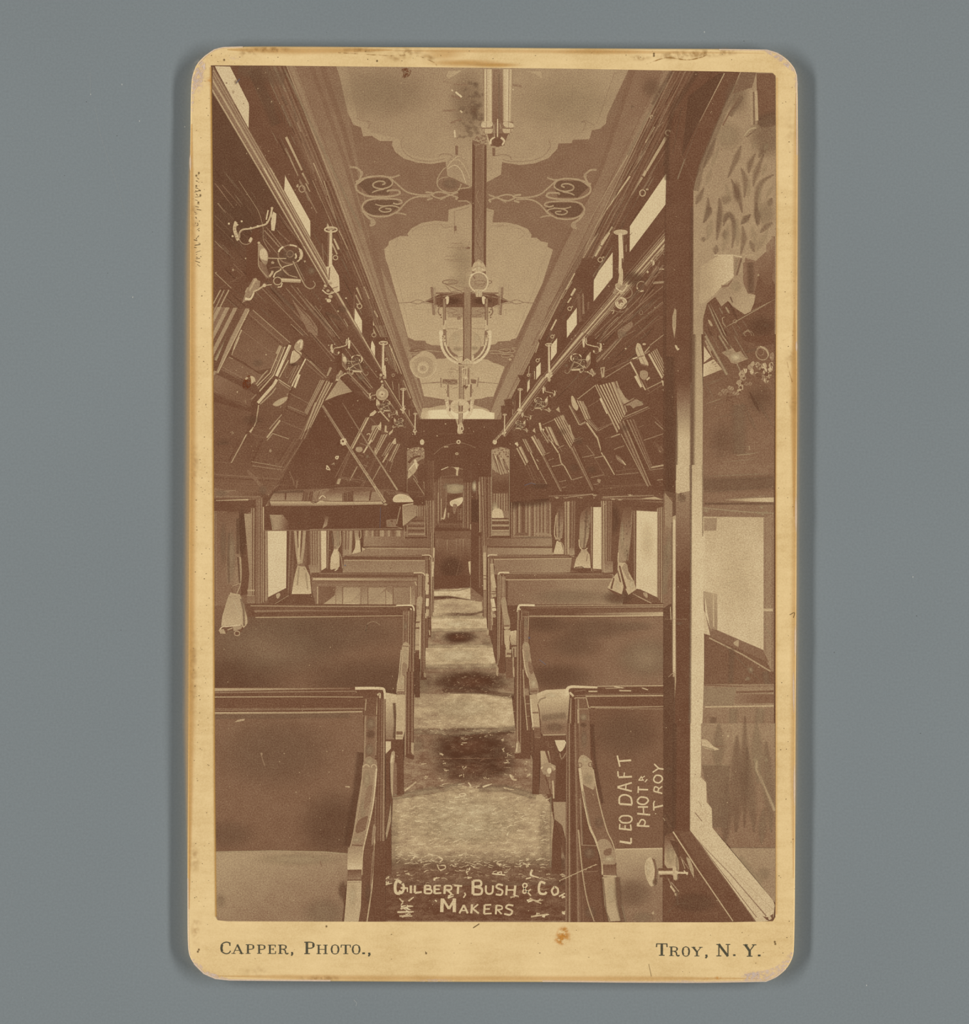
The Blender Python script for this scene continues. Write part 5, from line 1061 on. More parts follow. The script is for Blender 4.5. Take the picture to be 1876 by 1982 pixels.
blob([(790, 345), (810, 340), (840, 400), (860, 450), (840, 480), (800, 430)], .68); strips((845, 380), (930, 570), (910, 390), (980, 560), [.72, .14, .7, .5, .16, .6]); strips((930, 570), (1040, 680), (985, 570), (1060, 660), [.56, .12, .5, .12, .3]); strips((930, 600), (1035, 750), (955, 590), (1060, 740), [.6, .74, .1]); stroke([(1045, 740), (1090, 900), (1110, 930)], 14, .6, 10, .5); stroke([(1060, 750), (1100, 760), (1090, 890)], 20, .06); stroke([(1110, 925), (1215, 1110)], 13, .6, 10, .56); stroke([(770, 430), (870, 620)], 12, .5); stroke([(790, 440), (880, 600)], 5, .36); stroke([(940, 820), (1020, 920)], 8, .36); stroke([(1000, 910), (1120, 1120)], 6, .24); stroke([(900, 400), (940, 470)], 22, .45); stroke([(870, 620), (930, 590)], 8, .5)
strips((620, 560), (780, 850), (710, 520), (830, 760), [.66, .12, .6, .1, .56, .2, .62, .14, .5]); strips((780, 850), (990, 1260), (840, 800), (1040, 1280), [.3, .44, .1, .36, .06, .06, .06]); stroke([(770, 620), (810, 770)], 16, .5); stroke([(1000, 1270), (1090, 1330)], 50, .06); fill([(690, 530), (720, 530), (735, 580), (710, 580)], .5)
fill([(640, 470), (670, 440), (680, 500)], .6); stroke([(480, 600), (500, 680), (520, 660)], 20, .68, curve=True); strips((490, 680), (560, 800), (510, 670), (590, 780), [.56, .1, .5]); strips((530, 640), (600, 780), (590, 640), (680, 840), [.62, .2, .7, .5]); stroke([(590, 780), (665, 895)], 12, .64); stroke([(670, 900), (690, 990), (715, 1020)], 11, .56); stroke([(720, 1020), (795, 1160)], 11, .6, 9, .5); stroke([(570, 700), (560, 800)], 10, .4); stroke([(680, 850), (700, 880)], 6, .4)
strips((395, 740), (500, 920), (430, 720), (530, 920), [.74, .68, .14, .6]); strips((500, 920), (680, 1270), (540, 920), (720, 1280), [.3, .5, .1, .34, .06, .06]); fill([(410, 680), (430, 650), (440, 700)], .7); stroke([(460, 760), (530, 900)], 24, .4); stroke([(700, 1270), (760, 1320)], 34, .06)
strips((310, 760), (370, 880), (350, 760), (420, 900), [.6, .14, .56, .3]); stroke([(390, 890), (470, 1060)], 10, .6); stroke([(480, 1070), (550, 1200)], 8, .45); strips((250, 850), (340, 1020), (300, 830), (370, 980), [.6, .14, .7, .5]); stroke([(240, 800), (270, 820)], 18, .72); stroke([(258, 790), (262, 830)], 14, .66); stroke([(450, 960), (470, 980)], 8, .55); stroke([(360, 1010), (440, 1190)], 6, .26); stroke([(330, 1010), (400, 1150)], 5, .24); stroke([(380, 990), (480, 1190)], 5, .2)
for i in range(110): disc(rnd.uniform(420, 1700), rnd.uniform(560, 1300), rnd.uniform(2.5, 5), rnd.uniform(2, 4), rnd.uniform(.2, .42))
for (x, y) in ((860, 780), (820, 1040), (990, 1060), (1320, 650), (700, 690)): glow(x, y, 60, 50, .2, .5)
blob([(1045, 1155), (1080, 1160), (1070, 1190), (1055, 1185)], .45); stroke([(320, 1220), (390, 1190), (440, 1200)], 8, .3, curve=True); disc(316, 1222, 9, 12, .5)
fill([(190, 900), (400, 1200), (600, 1230), (600, 1340), (190, 1370)], (.07, .12, (200, 1100), (560, 1330))); glow(480, 1220, 120, 40, .13, .6)
# cornice over the right windows
fill([(560, 1330), (740, 1310), (1100, 1300), (1700, 1300), (1700, 1420), (600, 1410)], .12); stroke([(570, 1320), (1000, 1300)], 9, .34); stroke([(760, 1330), (1010, 1298)], 9, .45); stroke([(1100, 1330), (1600, 1312)], 10, .48, 8, .4); stroke([(1090, 1345), (1690, 1350)], 12, .3); fill([(1470, 1345), (1610, 1325), (1690, 1355)], .64); fill([(1220, 1370), (1690, 1370), (1690, 1440), (1390, 1430)], .3); stroke([(1400, 1425), (1690, 1440)], 8, .5)
for (x, y) in ((650, 1335), (880, 1340), (930, 1385), (950, 1395), (1200, 1350), (1270, 1355), (1330, 1400), (1360, 1400), (1630, 1390), (1620, 1420), (1640, 1450), (740, 1340), (1020, 1310), (1370, 1310)): disc(x + rnd.uniform(-8, 8), y, 14, 9, rnd.uniform(.45, .6)); stroke([(x-26, y-10), (x, y+8), (x+22, y-4)], 6, rnd.uniform(.4, .6), curve=True)
# ---------------------------------------------------------------- right-hand windows and curtains
part('window_wall', 'wall between the lower windows on the right of the printed picture')
use('H5')
fill([(690, 90), (860, 60), (1720, 110), (1720, 1030), (1340, 1030), (1250, 760), (900, 740), (850, 590), (700, 560)], .11)
glow(1250, 260, 80, 160, .1, .8)
bands((805, 100), (810, 585), (910, 90), (900, 570), [.3, .5, .14, .66, .5, .12, .2, .34, .12, .3]); fill([(850, 520), (900, 520), (905, 580), (855, 590)], (.36, .5, (855, 520), (880, 580)))
bands((1140, 90), (1150, 745), (1250, 90), (1240, 660), [.5, .2, .5, .16, .4, .3, .12, .34, .14, .3, .1]); fill([(1170, 640), (1250, 640), (1250, 740), (1170, 745)], (.3, .46, (1180, 640), (1200, 730))); stroke([(1165, 90), (1168, 740)], 8, .56)
bands((1650, 160), (1650, 1015), (1720, 140), (1720, 1020), [.5, .24, .42, .2, .3, .14, .5, .14]); stroke([(1690, 150), (1692, 1015)], 8, .5)
part('window', 'large bright window nearest on the right'); fill([(1465, 180), (1652, 190), (1650, 965), (1500, 895), (1460, 890)], (.86, .84, (1560, 200), (1560, 900))); glow(1560, 450, 80, 240, .9, .4)
fill([(1430, 890), (1480, 890), (1650, 965), (1690, 1015), (1560, 1015), (1430, 940)], .16); stroke([(1430, 935), (1600, 1020)], 9, .5); blob([(1525, 925), (1560, 930), (1565, 970), (1540, 960)], .56); fill([(1360, 930), (1440, 940), (1560, 1015), (1340, 1020)], .12); stroke([(1440, 140), (1650, 150)], 16, .08); bands((1420, 180), (1430, 890), (1465, 180), (1460, 900), [.14, .1, .4, .2, .12])
part('window', 'narrow bright window second on the right'); fill([(1070, 148), (1142, 148), (1145, 715), (1068, 705)], .84); fill([(1060, 705), (1145, 712), (1140, 735), (1060, 735)], .16); stroke([(1070, 716), (1105, 716)], 18, .3); bands((1042, 130), (1045, 730), (1072, 130), (1068, 730), [.14, .3, .5, .2, .1]); stroke([(1050, 135), (1145, 135)], 16, .1)
# ---------------------------------------------------------------- seats, far to near
def bench(label): part('bench', label)
# left side
bench('fifth bench back on the left, farthest'); use('H4')
fill([(590, 205), (1250, 200), (1240, 300), (350, 290), (520, 250)], (.4, .36, (600, 240), (1200, 240))); stroke([(560, 200), (1250, 208)], 10, .16); stroke([(560, 215), (1250, 222)], 7, .52); bands((1215, 60), (1215, 860), (1255, 60), (1250, 860), [.2, .5, .14, .5, .2]); stroke([(1240, 330), (1238, 640)], 20, .5); stroke([(1250, 210), (1245, 420)], 22, .62, 16, .6)
bench('fourth bench back on the left')
fill([(345, 295), (1170, 290), (1170, 480), (330, 460)], (.36, .44, (600, 300), (600, 440))); fill([(350, 290), (1210, 285), (1210, 330), (340, 330)], .14); stroke([(380, 292), (1130, 296)], 6, .4); stroke([(345, 322), (1165, 340)], 6, .2); stroke([(345, 336), (1170, 340)], 8, .56); stroke([(1130, 285), (1200, 285), (1222, 300), (1225, 340)], 9, .72, curve=True)
bands((1160, 300), (1170, 930), (1250, 310), (1235, 900), [.3, .14, .4, .1, .24, .5, .12, .56, .5, .1]); stroke([(1240, 350), (1238, 500)], 16, .66); stroke([(1180, 480), (1215, 480)], 14, .3)
for (y0, y1, t) in ((480, 560, .6), (580, 680, .66), (720, 800, .74), (830, 900, .56)): stroke([(1186, y0), (1182, y1)], 30, t)
for y in (500, 560, 690, 710): stroke([(1165, y), (1200, y)], 8, .2)
stroke([(1205, 330), (1215, 1030)], 10, .1); stroke([(1220, 330), (1222, 900)], 6, .4); fill([(1200, 1010), (1225, 1010), (1220, 1110), (1240, 1110), (1195, 1115)], .08); stroke([(1205, 1040), (1210, 1090)], 10, .6)
bench('third bench on the left with square-panelled back')
fill([(15, 490), (1150, 480), (1150, 790), (60, 790), (20, 640)], .3); fill([(15, 460), (1150, 460), (1150, 500), (10, 500)], .16); stroke([(90, 470), (1050, 475)], 9, .34); stroke([(0, 500), (1100, 500)], 10, .12); fill([(30, 515), (1100, 520), (1100, 545), (30, 535)], (.72, .4, (200, 530), (900, 530))); stroke([(0, 548), (1080, 548)], 10, .22)
fill([(80, 590), (1060, 590), (1060, 785), (120, 785)], (.34, .52, (500, 600), (500, 770))); fill([(85, 595), (260, 600), (250, 700), (120, 785), (85, 785)], .22)
fill([(130, 785), (250, 690), (265, 600), (520, 610), (500, 785)], (.4, .62, (300, 620), (300, 770))); fill([(335, 608), (510, 605), (505, 660), (420, 740), (340, 770)], (.5, .66, (400, 620), (400, 740)))
fill([(590, 610), (770, 610), (680, 700), (590, 770)], .5); fill([(600, 770), (700, 680), (770, 640), (830, 680), (830, 785), (600, 785)], (.48, .62, (700, 680), (760, 780))); fill([(845, 612), (1010, 612), (1010, 785), (845, 785)], (.44, .36, (860, 620), (1000, 760)))
for x in (330, 585, 840): stroke([(x, 605), (x, 785)], 8, .22); stroke([(x-3, 605), (x+190, 603)], 6, .2)
for x in (262, 515, 765): stroke([(x, 605), (x, 785)], 7, .34)
stroke([(1015, 600), (1015, 785)], 8, .6); stroke([(78, 600), (78, 785)], 9, .58); stroke([(85, 580), (1060, 575)], 8, .38); fill([(300, 785), (340, 772), (470, 772), (530, 785)], .78); fill([(640, 785), (700, 777), (760, 785)], .66)
bands((1085, 480), (1085, 700), (1145, 480), (1130, 700), [.14, .5, .3, .34, .44, .14]); stroke([(1045, 463), (1130, 463), (1155, 480), (1160, 510)], 12, .7, curve=True); stroke([(1060, 550), (1075, 590)], 12, .56)
bands((1120, 490), (1115, 1500), (1165, 490), (1165, 1430), [.5, .12, .08, .34, .14, .44, .1]); stroke([(1180, 470), (1175, 640)], 26, .6)
blob([(1085, 720), (1110, 700), (1135, 715), (1130, 800), (1120, 900), (1080, 900), (1075, 800)], .58); glow(1110, 760, 22, 50, .78, .7); stroke([(1090, 800), (1090, 830)], 16, .4); fill([(1075, 900), (1120, 900), (1115, 1250), (1060, 1260), (1065, 1000)], .62)
for (y, t) in ((960, .2), (1020, .16), (1060, .5), (1190, .44), (1250, .16)): stroke([(1062, y), (1108, y)], 16, t)
fill([(1060, 1270), (1105, 1270), (1110, 1720), (1060, 1718), (1055, 1400)], .08); stroke([(1112, 960), (1108, 1330)], 10, .7); fill([(1120, 1440), (1165, 1480), (1180, 1540), (1115, 1545)], .09); blob([(1150, 1465), (1170, 1480), (1172, 1515), (1150, 1510)], .6)
bands((1165, 920), (1165, 1220), (1195, 920), (1190, 1220), [.2, .1, .3, .1]); stroke([(1170, 870), (1170, 920)], 12, .66)
bench('second bench on the left with plain dark back')
fill([(0, 790), (-190, 800), (-190, 1640), (880, 1640), (940, 1200), (945, 900), (1000, 830)], .22) if False else None
use('px')
fill([(413, 1172), (600, 1172), (790, 1175), (788, 1245), (770, 1335), (412, 1335)], .22)
glow(530, 1245, 170, 80, .36, .8); glow(430, 1330, 160, 70, .12, .7); glow(720, 1320, 160, 60, .15, .6); glow(640, 1225, 180, 50, .28, .5)
fill([(475, 1168), (790, 1170), (790, 1196), (475, 1194)], .14); use('H4')
stroke([(-600, 795), (0, 800), (880, 800)], 9, .5); stroke([(-580, 820), (0, 815), (1000, 812)], 9, .18); stroke([(-560, 850), (0, 842), (700, 850)], 22, .38, 10, .24); stroke([(-600, 875), (0, 872), (935, 880)], 12, .1); stroke([(-550, 912), (200, 905), (600, 898), (940, 895)], 10, .56, 6, .5)
stroke([(870, 792), (1010, 790), (1042, 805), (1050, 840), (1045, 880)], 15, .76, curve=True); stroke([(1015, 820), (1030, 850)], 14, .7)
fill([(935, 840), (1005, 840), (1005, 1200), (935, 1200)], .2); bands((940, 850), (935, 1180), (1005, 850), (1000, 1180), [.4, .2, .26, .3, .22, .5]); glow(965, 1000, 26, 60, .5, .7); stroke([(940, 880), (1000, 880)], 6, .4); blob([(955, 860), (990, 860), (985, 885), (955, 885)], .3)
bands((1005, 830), (985, 1880), (1060, 850), (1050, 1876), [.12, .1, .5, .08, .08, .3, .14, .5, .14])
blob([(935, 1190), (965, 1160), (1005, 1190), (1000, 1240), (990, 1460), (960, 1600), (960, 1690), (880, 1690), (878, 1600), (910, 1480), (925, 1250)], .6)
glow(960, 1290, 30, 80, .74, .7); glow(930, 1560, 30, 60, .82, .7); blob([(940, 1370), (985, 1400), (960, 1500), (930, 1480)], .4); stroke([(935, 1200), (1000, 1205)], 10, .3); stroke([(905, 1540), (950, 1540)], 10, .5); fill([(885, 1640), (965, 1640), (962, 1690), (885, 1690)], .3); stroke([(885, 1650), (965, 1650)], 8, .7)
fill([(885, 1695), (960, 1695), (955, 1880), (870, 1880)], .7); bands((955, 1500), (955, 1880), (1000, 1400), (990, 1880), [.1, .44, .1])
stroke([(920, 1240), (900, 1480), (880, 1600)], 7, .7, curve=True)
use('I1'); fill([(1375, 160), (1460, 175), (1460, 260), (1440, 520), (1375, 520)], (.76, .36, (1400, 200), (1400, 500))); soft([(1440, 240), (1450, 400), (1440, 510)], 30, .14, .8)
fill([(1460, 180), (1530, 180), (1525, 440), (1505, 520), (1450, 520)], .7); stroke([(1462, 165), (1524, 165)], 20, .34); stroke([(1458, 350), (1505, 350)], 40, .58); stroke([(1455, 470), (1505, 470)], 26, .24); stroke([(1455, 500), (1505, 500)], 12, .5)
bands((1525, 0), (1520, 640), (1590, 0), (1590, 640), [.5, .14, .1, .3, .08, .08, .36, .1])
fill([(1375, 520), (1510, 520), (1515, 940), (1460, 950), (1440, 700), (1375, 700)], .09); fill([(1375, 535), (1415, 535), (1415, 590), (1375, 630)], .8); blob([(1420, 620), (1445, 620), (1440, 720), (1430, 950), (1415, 900), (1410, 700)], .6); stroke([(1430, 640), (1415, 700)], 14, .8); stroke([(1430, 960), (1500, 950)], 10, .24); fill([(1375, 660), (1405, 700), (1405, 1000), (1375, 1000)], .08)
fill([(1435, 700), (1460, 700), (1460, 930), (1430, 950)], .3); stroke([(1530, 640), (1590, 660)], 30, .08); fill([(1570, 545), (1590, 545), (1590, 640), (1570, 620)], .62)
bench('nearest bench on the left with armrest')
fill([(40, 120), (1140, 120), (1370, 140), (1375, 1560), (1370, 1930), (40, 1930)], .1)
stroke([(50, 138), (1100, 128)], 22, .56, 8, .3); stroke([(50, 160), (1150, 150)], 12, .34, 6, .4); stroke([(50, 175), (1300, 165)], 8, .12); stroke([(50, 195), (700, 192), (1200, 195)], 9, .5, 6, .5); stroke([(50, 206), (1220, 204)], 8, .1)
fill([(50, 212), (1225, 210), (1225, 275), (50, 285)], .11); stroke([(50, 285), (600, 282), (1200, 280)], 6, .34); stroke([(50, 296), (600, 292), (1210, 285)], 6, .4); stroke([(50, 306), (700, 302), (1210, 297)], 6, .1)
fill([(50, 310), (1200, 302), (1205, 560), (1190, 800), (1110, 1310), (1085, 1395), (900, 1385), (50, 1385)], (.25, .2, (600, 320), (500, 1370)))
glow(520, 620, 560, 340, .27, .5); glow(980, 1180, 330, 330, .14, .6); stroke([(50, 318), (700, 316), (1195, 306)], 16, .55, 10, .55); soft([(50, 345), (1100, 335)], 50, .32, .6); soft([(1190, 620), (1160, 900), (1090, 1340)], 90, .09, .7); glow(160, 1250, 260, 140, .24, .5)
fill([(215, 388), (240, 370), (295, 360), (290, 375)], .62); stroke([(420, 640), (445, 720)], 5, .42); disc(422, 632, 8, 12, .44); stroke([(1065, 882), (1100, 885)], 8, .62); disc(1045, 605, 5, 5, .6); disc(686, 925, 8, 8, .4); disc(560, 690, 4, 4, .5)
fill([(60, 1385), (500, 1372), (900, 1380), (1085, 1395), (1080, 1600), (1060, 1700), (1050, 1930), (60, 1930)], (.56, .36, (300, 1400), (500, 1900)))
glow(700, 1440, 400, 60, .62, .7); glow(900, 1850, 200, 140, .42, .6); soft([(60, 1385), (500, 1376), (900, 1384), (1080, 1400)], 16, .66, .8); glow(1045, 1680, 44, 90, .16, .85); soft([(1050, 1720), (1060, 1800), (1045, 1920)], 16, .12, .9); stroke([(870, 1450), (885, 1500)], 8, .3, curve=True); stroke([(975, 1365), (1030, 1370), (1080, 1390), (1120, 1380)], 4, .16, curve=True); glow(110, 1760, 50, 70, .46, .5)
stroke([(1140, 128), (1330, 128), (1365, 150), (1368, 230)], 22, .76, 16, .72, True); stroke([(1310, 180), (1330, 170), (1330, 210)], 14, .62, curve=True)
bands((1215, 215), (1205, 700), (1315, 190), (1310, 700), [.44, .26, .22, .24, .24, .26, .3, .48]); fill([(1215, 200), (1315, 190), (1310, 340), (1215, 340)], .14); stroke([(1225, 210), (1218, 300)], 7, .5); stroke([(1312, 200), (1305, 330)], 7, .6); glow(1260, 400, 44, 60, .42, .8); glow(1260, 480, 44, 40, .16, .7); glow(1250, 600, 44, 60, .44, .7)
bands((1310, 200), (1290, 1300), (1375, 210), (1370, 1300), [.1, .12, .2, .08, .3, .12, .46, .2])
fill([(1295, 640), (1310, 640), (1300, 1000), (1290, 1300), (1270, 1930), (1160, 1930), (1185, 1600), (1200, 1400)], .12)
blob([(1203, 700), (1225, 660), (1255, 650), (1280, 670), (1308, 690), (1305, 800), (1285, 1000), (1240, 1200), (1200, 1400), (1190, 1520), (1080, 1520), (1085, 1400), (1120, 1260), (1160, 1000), (1195, 780)], .44)
glow(1250, 690, 40, 34, .66, .8); ring(1226, 735, 22, 22, 9, .6, 0, 180, 360); ring(1285, 735, 20, 22, 9, .6, 0, 180, 360); glow(1230, 830, 34, 90, .6, .8); glow(1200, 1060, 30, 110, .56, .7); blob([(1230, 900), (1280, 870), (1280, 960), (1210, 1060)], .34); blob([(1160, 1150), (1240, 1110), (1230, 1200), (1150, 1240)], .24); stroke([(1115, 1330), (1195, 1335)], 10, .2); glow(1150, 1290, 50, 30, .66, .7)
stroke([(1305, 740), (1280, 1000), (1235, 1220), (1200, 1380), (1192, 1560)], 13, .72, 8, .6, True); stroke([(1290, 760), (1265, 1000), (1222, 1220)], 7, .5, curve=True); stroke([(1200, 720), (1180, 960), (1120, 1280), (1088, 1390)], 8, .5, curve=True)
fill([(1085, 1350), (1200, 1345), (1190, 1520), (1080, 1520)], (.5, .78, (1140, 1360), (1140, 1500))); fill([(1082, 1520), (1190, 1518), (1188, 1605), (1082, 1605)], (.12, .4, (1140, 1520), (1140, 1600))); stroke([(1082, 1600), (1188, 1598)], 8, .14)
fill([(1080, 1605), (1190, 1605), (1185, 1800), (1165, 1925), (1055, 1925), (1070, 1750)], .68); glow(1120, 1720, 40, 120, .78, .7); stroke([(1084, 1618), (1186, 1615)], 10, .5)
stroke([(1290, 1210), (1285, 1500), (1260, 1720), (1230, 1925)], 10, .64, 9, .6, True); stroke([(1300, 960), (1290, 1250)], 6, .36); stroke([(1278, 1380), (1262, 1600), (1262, 1680)], 8, .36); glow(1240, 1700, 30, 100, .22, .6); blob([(1280, 1180), (1300, 1200), (1285, 1300), (1265, 1330)], .42)
fill([(1290, 1320), (1375, 1300), (1372, 1925), (1240, 1925), (1275, 1650)], .09); fill([(1375, 1300), (1415, 1150), (1420, 1550), (1395, 1560), (1375, 1570)], .07); fill([(1375, 1240), (1400, 1100), (1415, 1000), (1415, 1150), (1380, 1290)], .52)

# right side, far to near
bench('fifth bench back on the right, farthest'); use('H5')
bands((60, 500), (75, 1150), (110, 500), (105, 1150), [.1, .44, .3, .52, .14, .5, .1]); stroke([(85, 560), (85, 900)], 22, .56); 
for y in (770, 800, 905): stroke([(75, y), (105, y)], 8, .2)
bench('fourth bench back on the right')
fill([(110, 590), (900, 590), (900, 740), (170, 760), (180, 690)], (.34, .44, (250, 620), (700, 720))); fill([(120, 580), (850, 580), (900, 610), (120, 620)], .18); stroke([(130, 590), (850, 596)], 5, .4); stroke([(160, 622), (930, 612)], 8, .54); stroke([(115, 600), (130, 582), (200, 582)], 10, .7, curve=True); fill([(880, 600), (960, 600), (960, 740), (860, 740)], .2); stroke([(870, 705), (960, 735)], 16, .1)
bands((110, 610), (115, 1300), (170, 620), (160, 1300), [.12, .5, .12, .3, .42, .4, .1]); fill([(135, 660), (165, 660), (185, 900), (190, 960), (150, 970), (140, 800)], .58)
for (y0, y1, t) in ((760, 880, .6), (980, 1090, .72), (1100, 1150, .5)): stroke([(155, y0), (175, y1)], 34, t)
for y in (915, 935, 1060, 1110): stroke([(150, y), (190, y)], 9, .22)
fill([(155, 1150), (195, 1150), (190, 1420), (158, 1420)], .12); stroke([(150, 1000), (158, 1220)], 6, .6); fill([(115, 1260), (155, 1270), (155, 1320), (105, 1310)], .09); blob([(110, 1260), (125, 1270), (118, 1310), (104, 1300)], .6)
bench('third bench back on the right')
fill([(215, 760), (1250, 755), (1350, 950), (1340, 1030), (290, 1040), (300, 800)], (.28, .42, (350, 820), (900, 960))); glow(1290, 970, 170, 80, .14, .8); glow(860, 960, 420, 90, .42, .5)
fill([(215, 745), (1160, 745), (1250, 765), (1240, 800), (220, 810)], .16); stroke([(260, 752), (1160, 756)], 6, .42); stroke([(260, 772), (1240, 770)], 8, .24); stroke([(270, 808), (1240, 800)], 9, .54); stroke([(208, 800), (215, 750), (240, 742), (310, 742)], 14, .74, curve=True)
bands((203, 760), (200, 1600), (280, 760), (255, 1600), [.44, .2, .5, .1, .1, .36, .14, .1]); fill([(235, 775), (275, 775), (278, 980), (235, 980)], .34); stroke([(255, 780), (255, 960)], 12, .42); stroke([(240, 800), (278, 800)], 5, .5)
blob([(235, 990), (258, 965), (280, 990), (295, 1100), (315, 1180), (312, 1250), (265, 1255), (255, 1150), (240, 1060)], .52); glow(258, 1000, 16, 40, .72, .7); glow(290, 1190, 20, 40, .76, .7); stroke([(262, 1225), (312, 1225)], 14, .24); stroke([(265, 1245), (312, 1245)], 8, .66)
fill([(262, 1265), (320, 1262), (320, 1300), (310, 1440), (285, 1450), (265, 1380)], .68); fill([(320, 1275), (380, 1265), (380, 1400), (330, 1400), (312, 1350)], (.78, .5, (350, 1280), (350, 1400))); stroke([(318, 1310), (312, 1350), (325, 1395)], 7, .2, curve=True); fill([(275, 1440), (330, 1440), (325, 1510), (275, 1510)], .6); stroke([(285, 1480), (330, 1480)], 20, .24)
fill([(275, 1515), (345, 1515), (340, 1700), (280, 1700)], .18); stroke([(345, 1420), (345, 1660)], 14, .62, 8, .5); fill([(330, 1420), (385, 1410), (385, 1510), (340, 1510)], .5); stroke([(350, 1430), (350, 1510)], 10, .1); fill([(350, 1520), (385, 1510), (385, 1800), (355, 1780)], .12); stroke([(350, 1600), (352, 1690)], 8, .64)
fill([(240, 1400), (275, 1400), (275, 1650), (205, 1600)], .09); fill([(200, 1580), (275, 1580), (275, 1660), (210, 1650)], .1); blob([(195, 1600), (212, 1610), (205, 1680), (190, 1660)], .56)
bench('second bench on the right with plain back')
fill([(385, 1030), (1730, 1030), (1730, 1770), (560, 1830), (560, 1790), (500, 1600), (490, 1160)], (.18, .3, (600, 1200), (1500, 1500)))
glow(1560, 1520, 340, 220, .45, .8); glow(1100, 1250, 400, 120, .24, .6); glow(640, 1210, 260, 110, .15, .5); glow(760, 1690, 380, 150, .15, .6); glow(1450, 1230, 220, 60, .32, .5); glow(900, 1400, 300, 150, .24, .5)
fill([(400, 1035), (1715, 1030), (1715, 1130), (430, 1130)], .13); stroke([(540, 1045), (1710, 1035)], 9, .44, 8, .5); stroke([(480, 1062), (1720, 1052)], 10, .2, 12, .44); stroke([(480, 1085), (1720, 1090)], 20, .1, 40, .24); stroke([(900, 1118), (1720, 1112)], 14, .2, 24, .6); stroke([(490, 1138), (1100, 1138), (1715, 1130)], 11, .5, 14, .62); stroke([(490, 1148), (1100, 1152), (1715, 1142)], 6, .14)
stroke([(385, 1100), (395, 1050), (420, 1038), (540, 1040)], 18, .78, curve=True); stroke([(395, 1060), (415, 1090)], 12, .7)
bands((383, 1080), (385, 1870), (490, 1090), (470, 1870), [.5, .36, .1, .1, .4, .14, .1, .36, .3, .36, .2, .5]); fill([(425, 1090), (490, 1090), (490, 1140), (425, 1140)], .14); stroke([(430, 1100), (485, 1100), (485, 1140), (430, 1140)], 5, .4); glow(460, 1200, 26, 60, .44, .7); fill([(490, 1150), (500, 1250), (495, 1400), (480, 1380), (485, 1240)], .1)
blob([(430, 1400), (455, 1370), (490, 1395), (500, 1480), (525, 1620), (568, 1750), (568, 1840), (500, 1840), (490, 1760), (455, 1600), (432, 1460)], .5); glow(460, 1400, 20, 30, .72, .7); glow(470, 1500, 20, 70, .62, .7); glow(530, 1750, 30, 50, .82, .8); blob([(480, 1560), (510, 1560), (530, 1640), (500, 1660)], .3); stroke([(498, 1805), (568, 1802)], 20, .24); stroke([(500, 1838), (566, 1838)], 8, .66); stroke([(432, 1440), (450, 1590), (490, 1740)], 8, .7, curve=True)
use('I3')
bands((105, 0), (95, 1400), (160, 0), (160, 1380), [.2, .5, .14, .1, .36, .1]); fill([(165, 480), (230, 600), (245, 1150), (200, 1120), (180, 780)], .14); stroke([(170, 500), (185, 780), (215, 1110)], 9, .56); stroke([(190, 845), (235, 845)], 5, .55); stroke([(200, 970), (240, 970)], 5, .5); fill([(180, 690), (225, 690), (230, 760), (190, 760)], .4)
fill([(235, 755), (320, 750), (335, 900), (350, 1100), (270, 1110), (245, 930)], .66); stroke([(240, 935), (325, 935)], 18, .3); stroke([(255, 1080), (350, 1090)], 20, .4); fill([(245, 690), (320, 690), (318, 745), (240, 745)], .36); stroke([(240, 720), (318, 716)], 14, .2); stroke([(245, 800), (270, 1080)], 12, .84); stroke([(325, 850), (345, 1090)], 9, .4)
fill([(310, 740), (400, 705), (610, 695), (640, 760), (610, 1160), (380, 1165), (355, 1140), (345, 1000), (320, 860)], (.78, .3, (470, 760), (480, 1080))); glow(460, 760, 120, 40, .84, .8); glow(490, 1080, 110, 60, .3, .7); soft([(360, 990), (600, 960)], 80, .4, .6); stroke([(318, 850), (335, 940), (350, 1130), (380, 1160)], 9, .12, curve=True); soft([(320, 840), (345, 800), (400, 780)], 20, .5, .7); stroke([(370, 1160), (600, 1155)], 14, .5)
fill([(355, 1170), (610, 1165), (610, 1215), (490, 1215), (490, 1330), (280, 1330), (280, 1120), (345, 1110)], .1); fill([(280, 1090), (345, 1090), (348, 1180), (280, 1170)], .2); stroke([(285, 1180), (345, 1185)], 12, .34); stroke([(390, 1240), (420, 1220), (430, 1280), (480, 1280)], 5, .3, curve=True)
fill([(490, 1212), (590, 1212), (605, 1235), (590, 1280), (555, 1335), (530, 1320), (500, 1250)], .82)
fill([(345, 1320), (450, 1320), (455, 1480), (400, 1540), (350, 1480)], (.7, .5, (350, 1350), (450, 1400))); fill([(390, 1320), (415, 1320), (450, 1440), (430, 1440)], .1); fill([(430, 1320), (500, 1320), (500, 1460), (450, 1440)], .1)
fill([(270, 1340), (340, 1350), (330, 1760), (262, 1755)], .08); fill([(340, 1500), (500, 1480), (500, 1760), (335, 1750)], .26); blob([(350, 1480), (400, 1440), (480, 1460), (500, 1480), (480, 1520), (440, 1500), (440, 1580), (380, 1560)], .5); disc(435, 1520, 22, 30, .84); stroke([(350, 1500), (370, 1480)], 14, .74); stroke([(460, 1470), (495, 1510)], 16, .6); stroke([(390, 1560), (430, 1680), (450, 1760)], 14, .12, curve=True)
fill([(495, 1380), (545, 1330), (610, 1290), (600, 1820), (490, 1820), (500, 1500)], .07); stroke([(540, 1340), (560, 1400), (610, 1330)], 10, .4, curve=True); stroke([(470, 1620), (480, 1800)], 16, .6); stroke([(440, 1600), (440, 1700)], 12, .4)
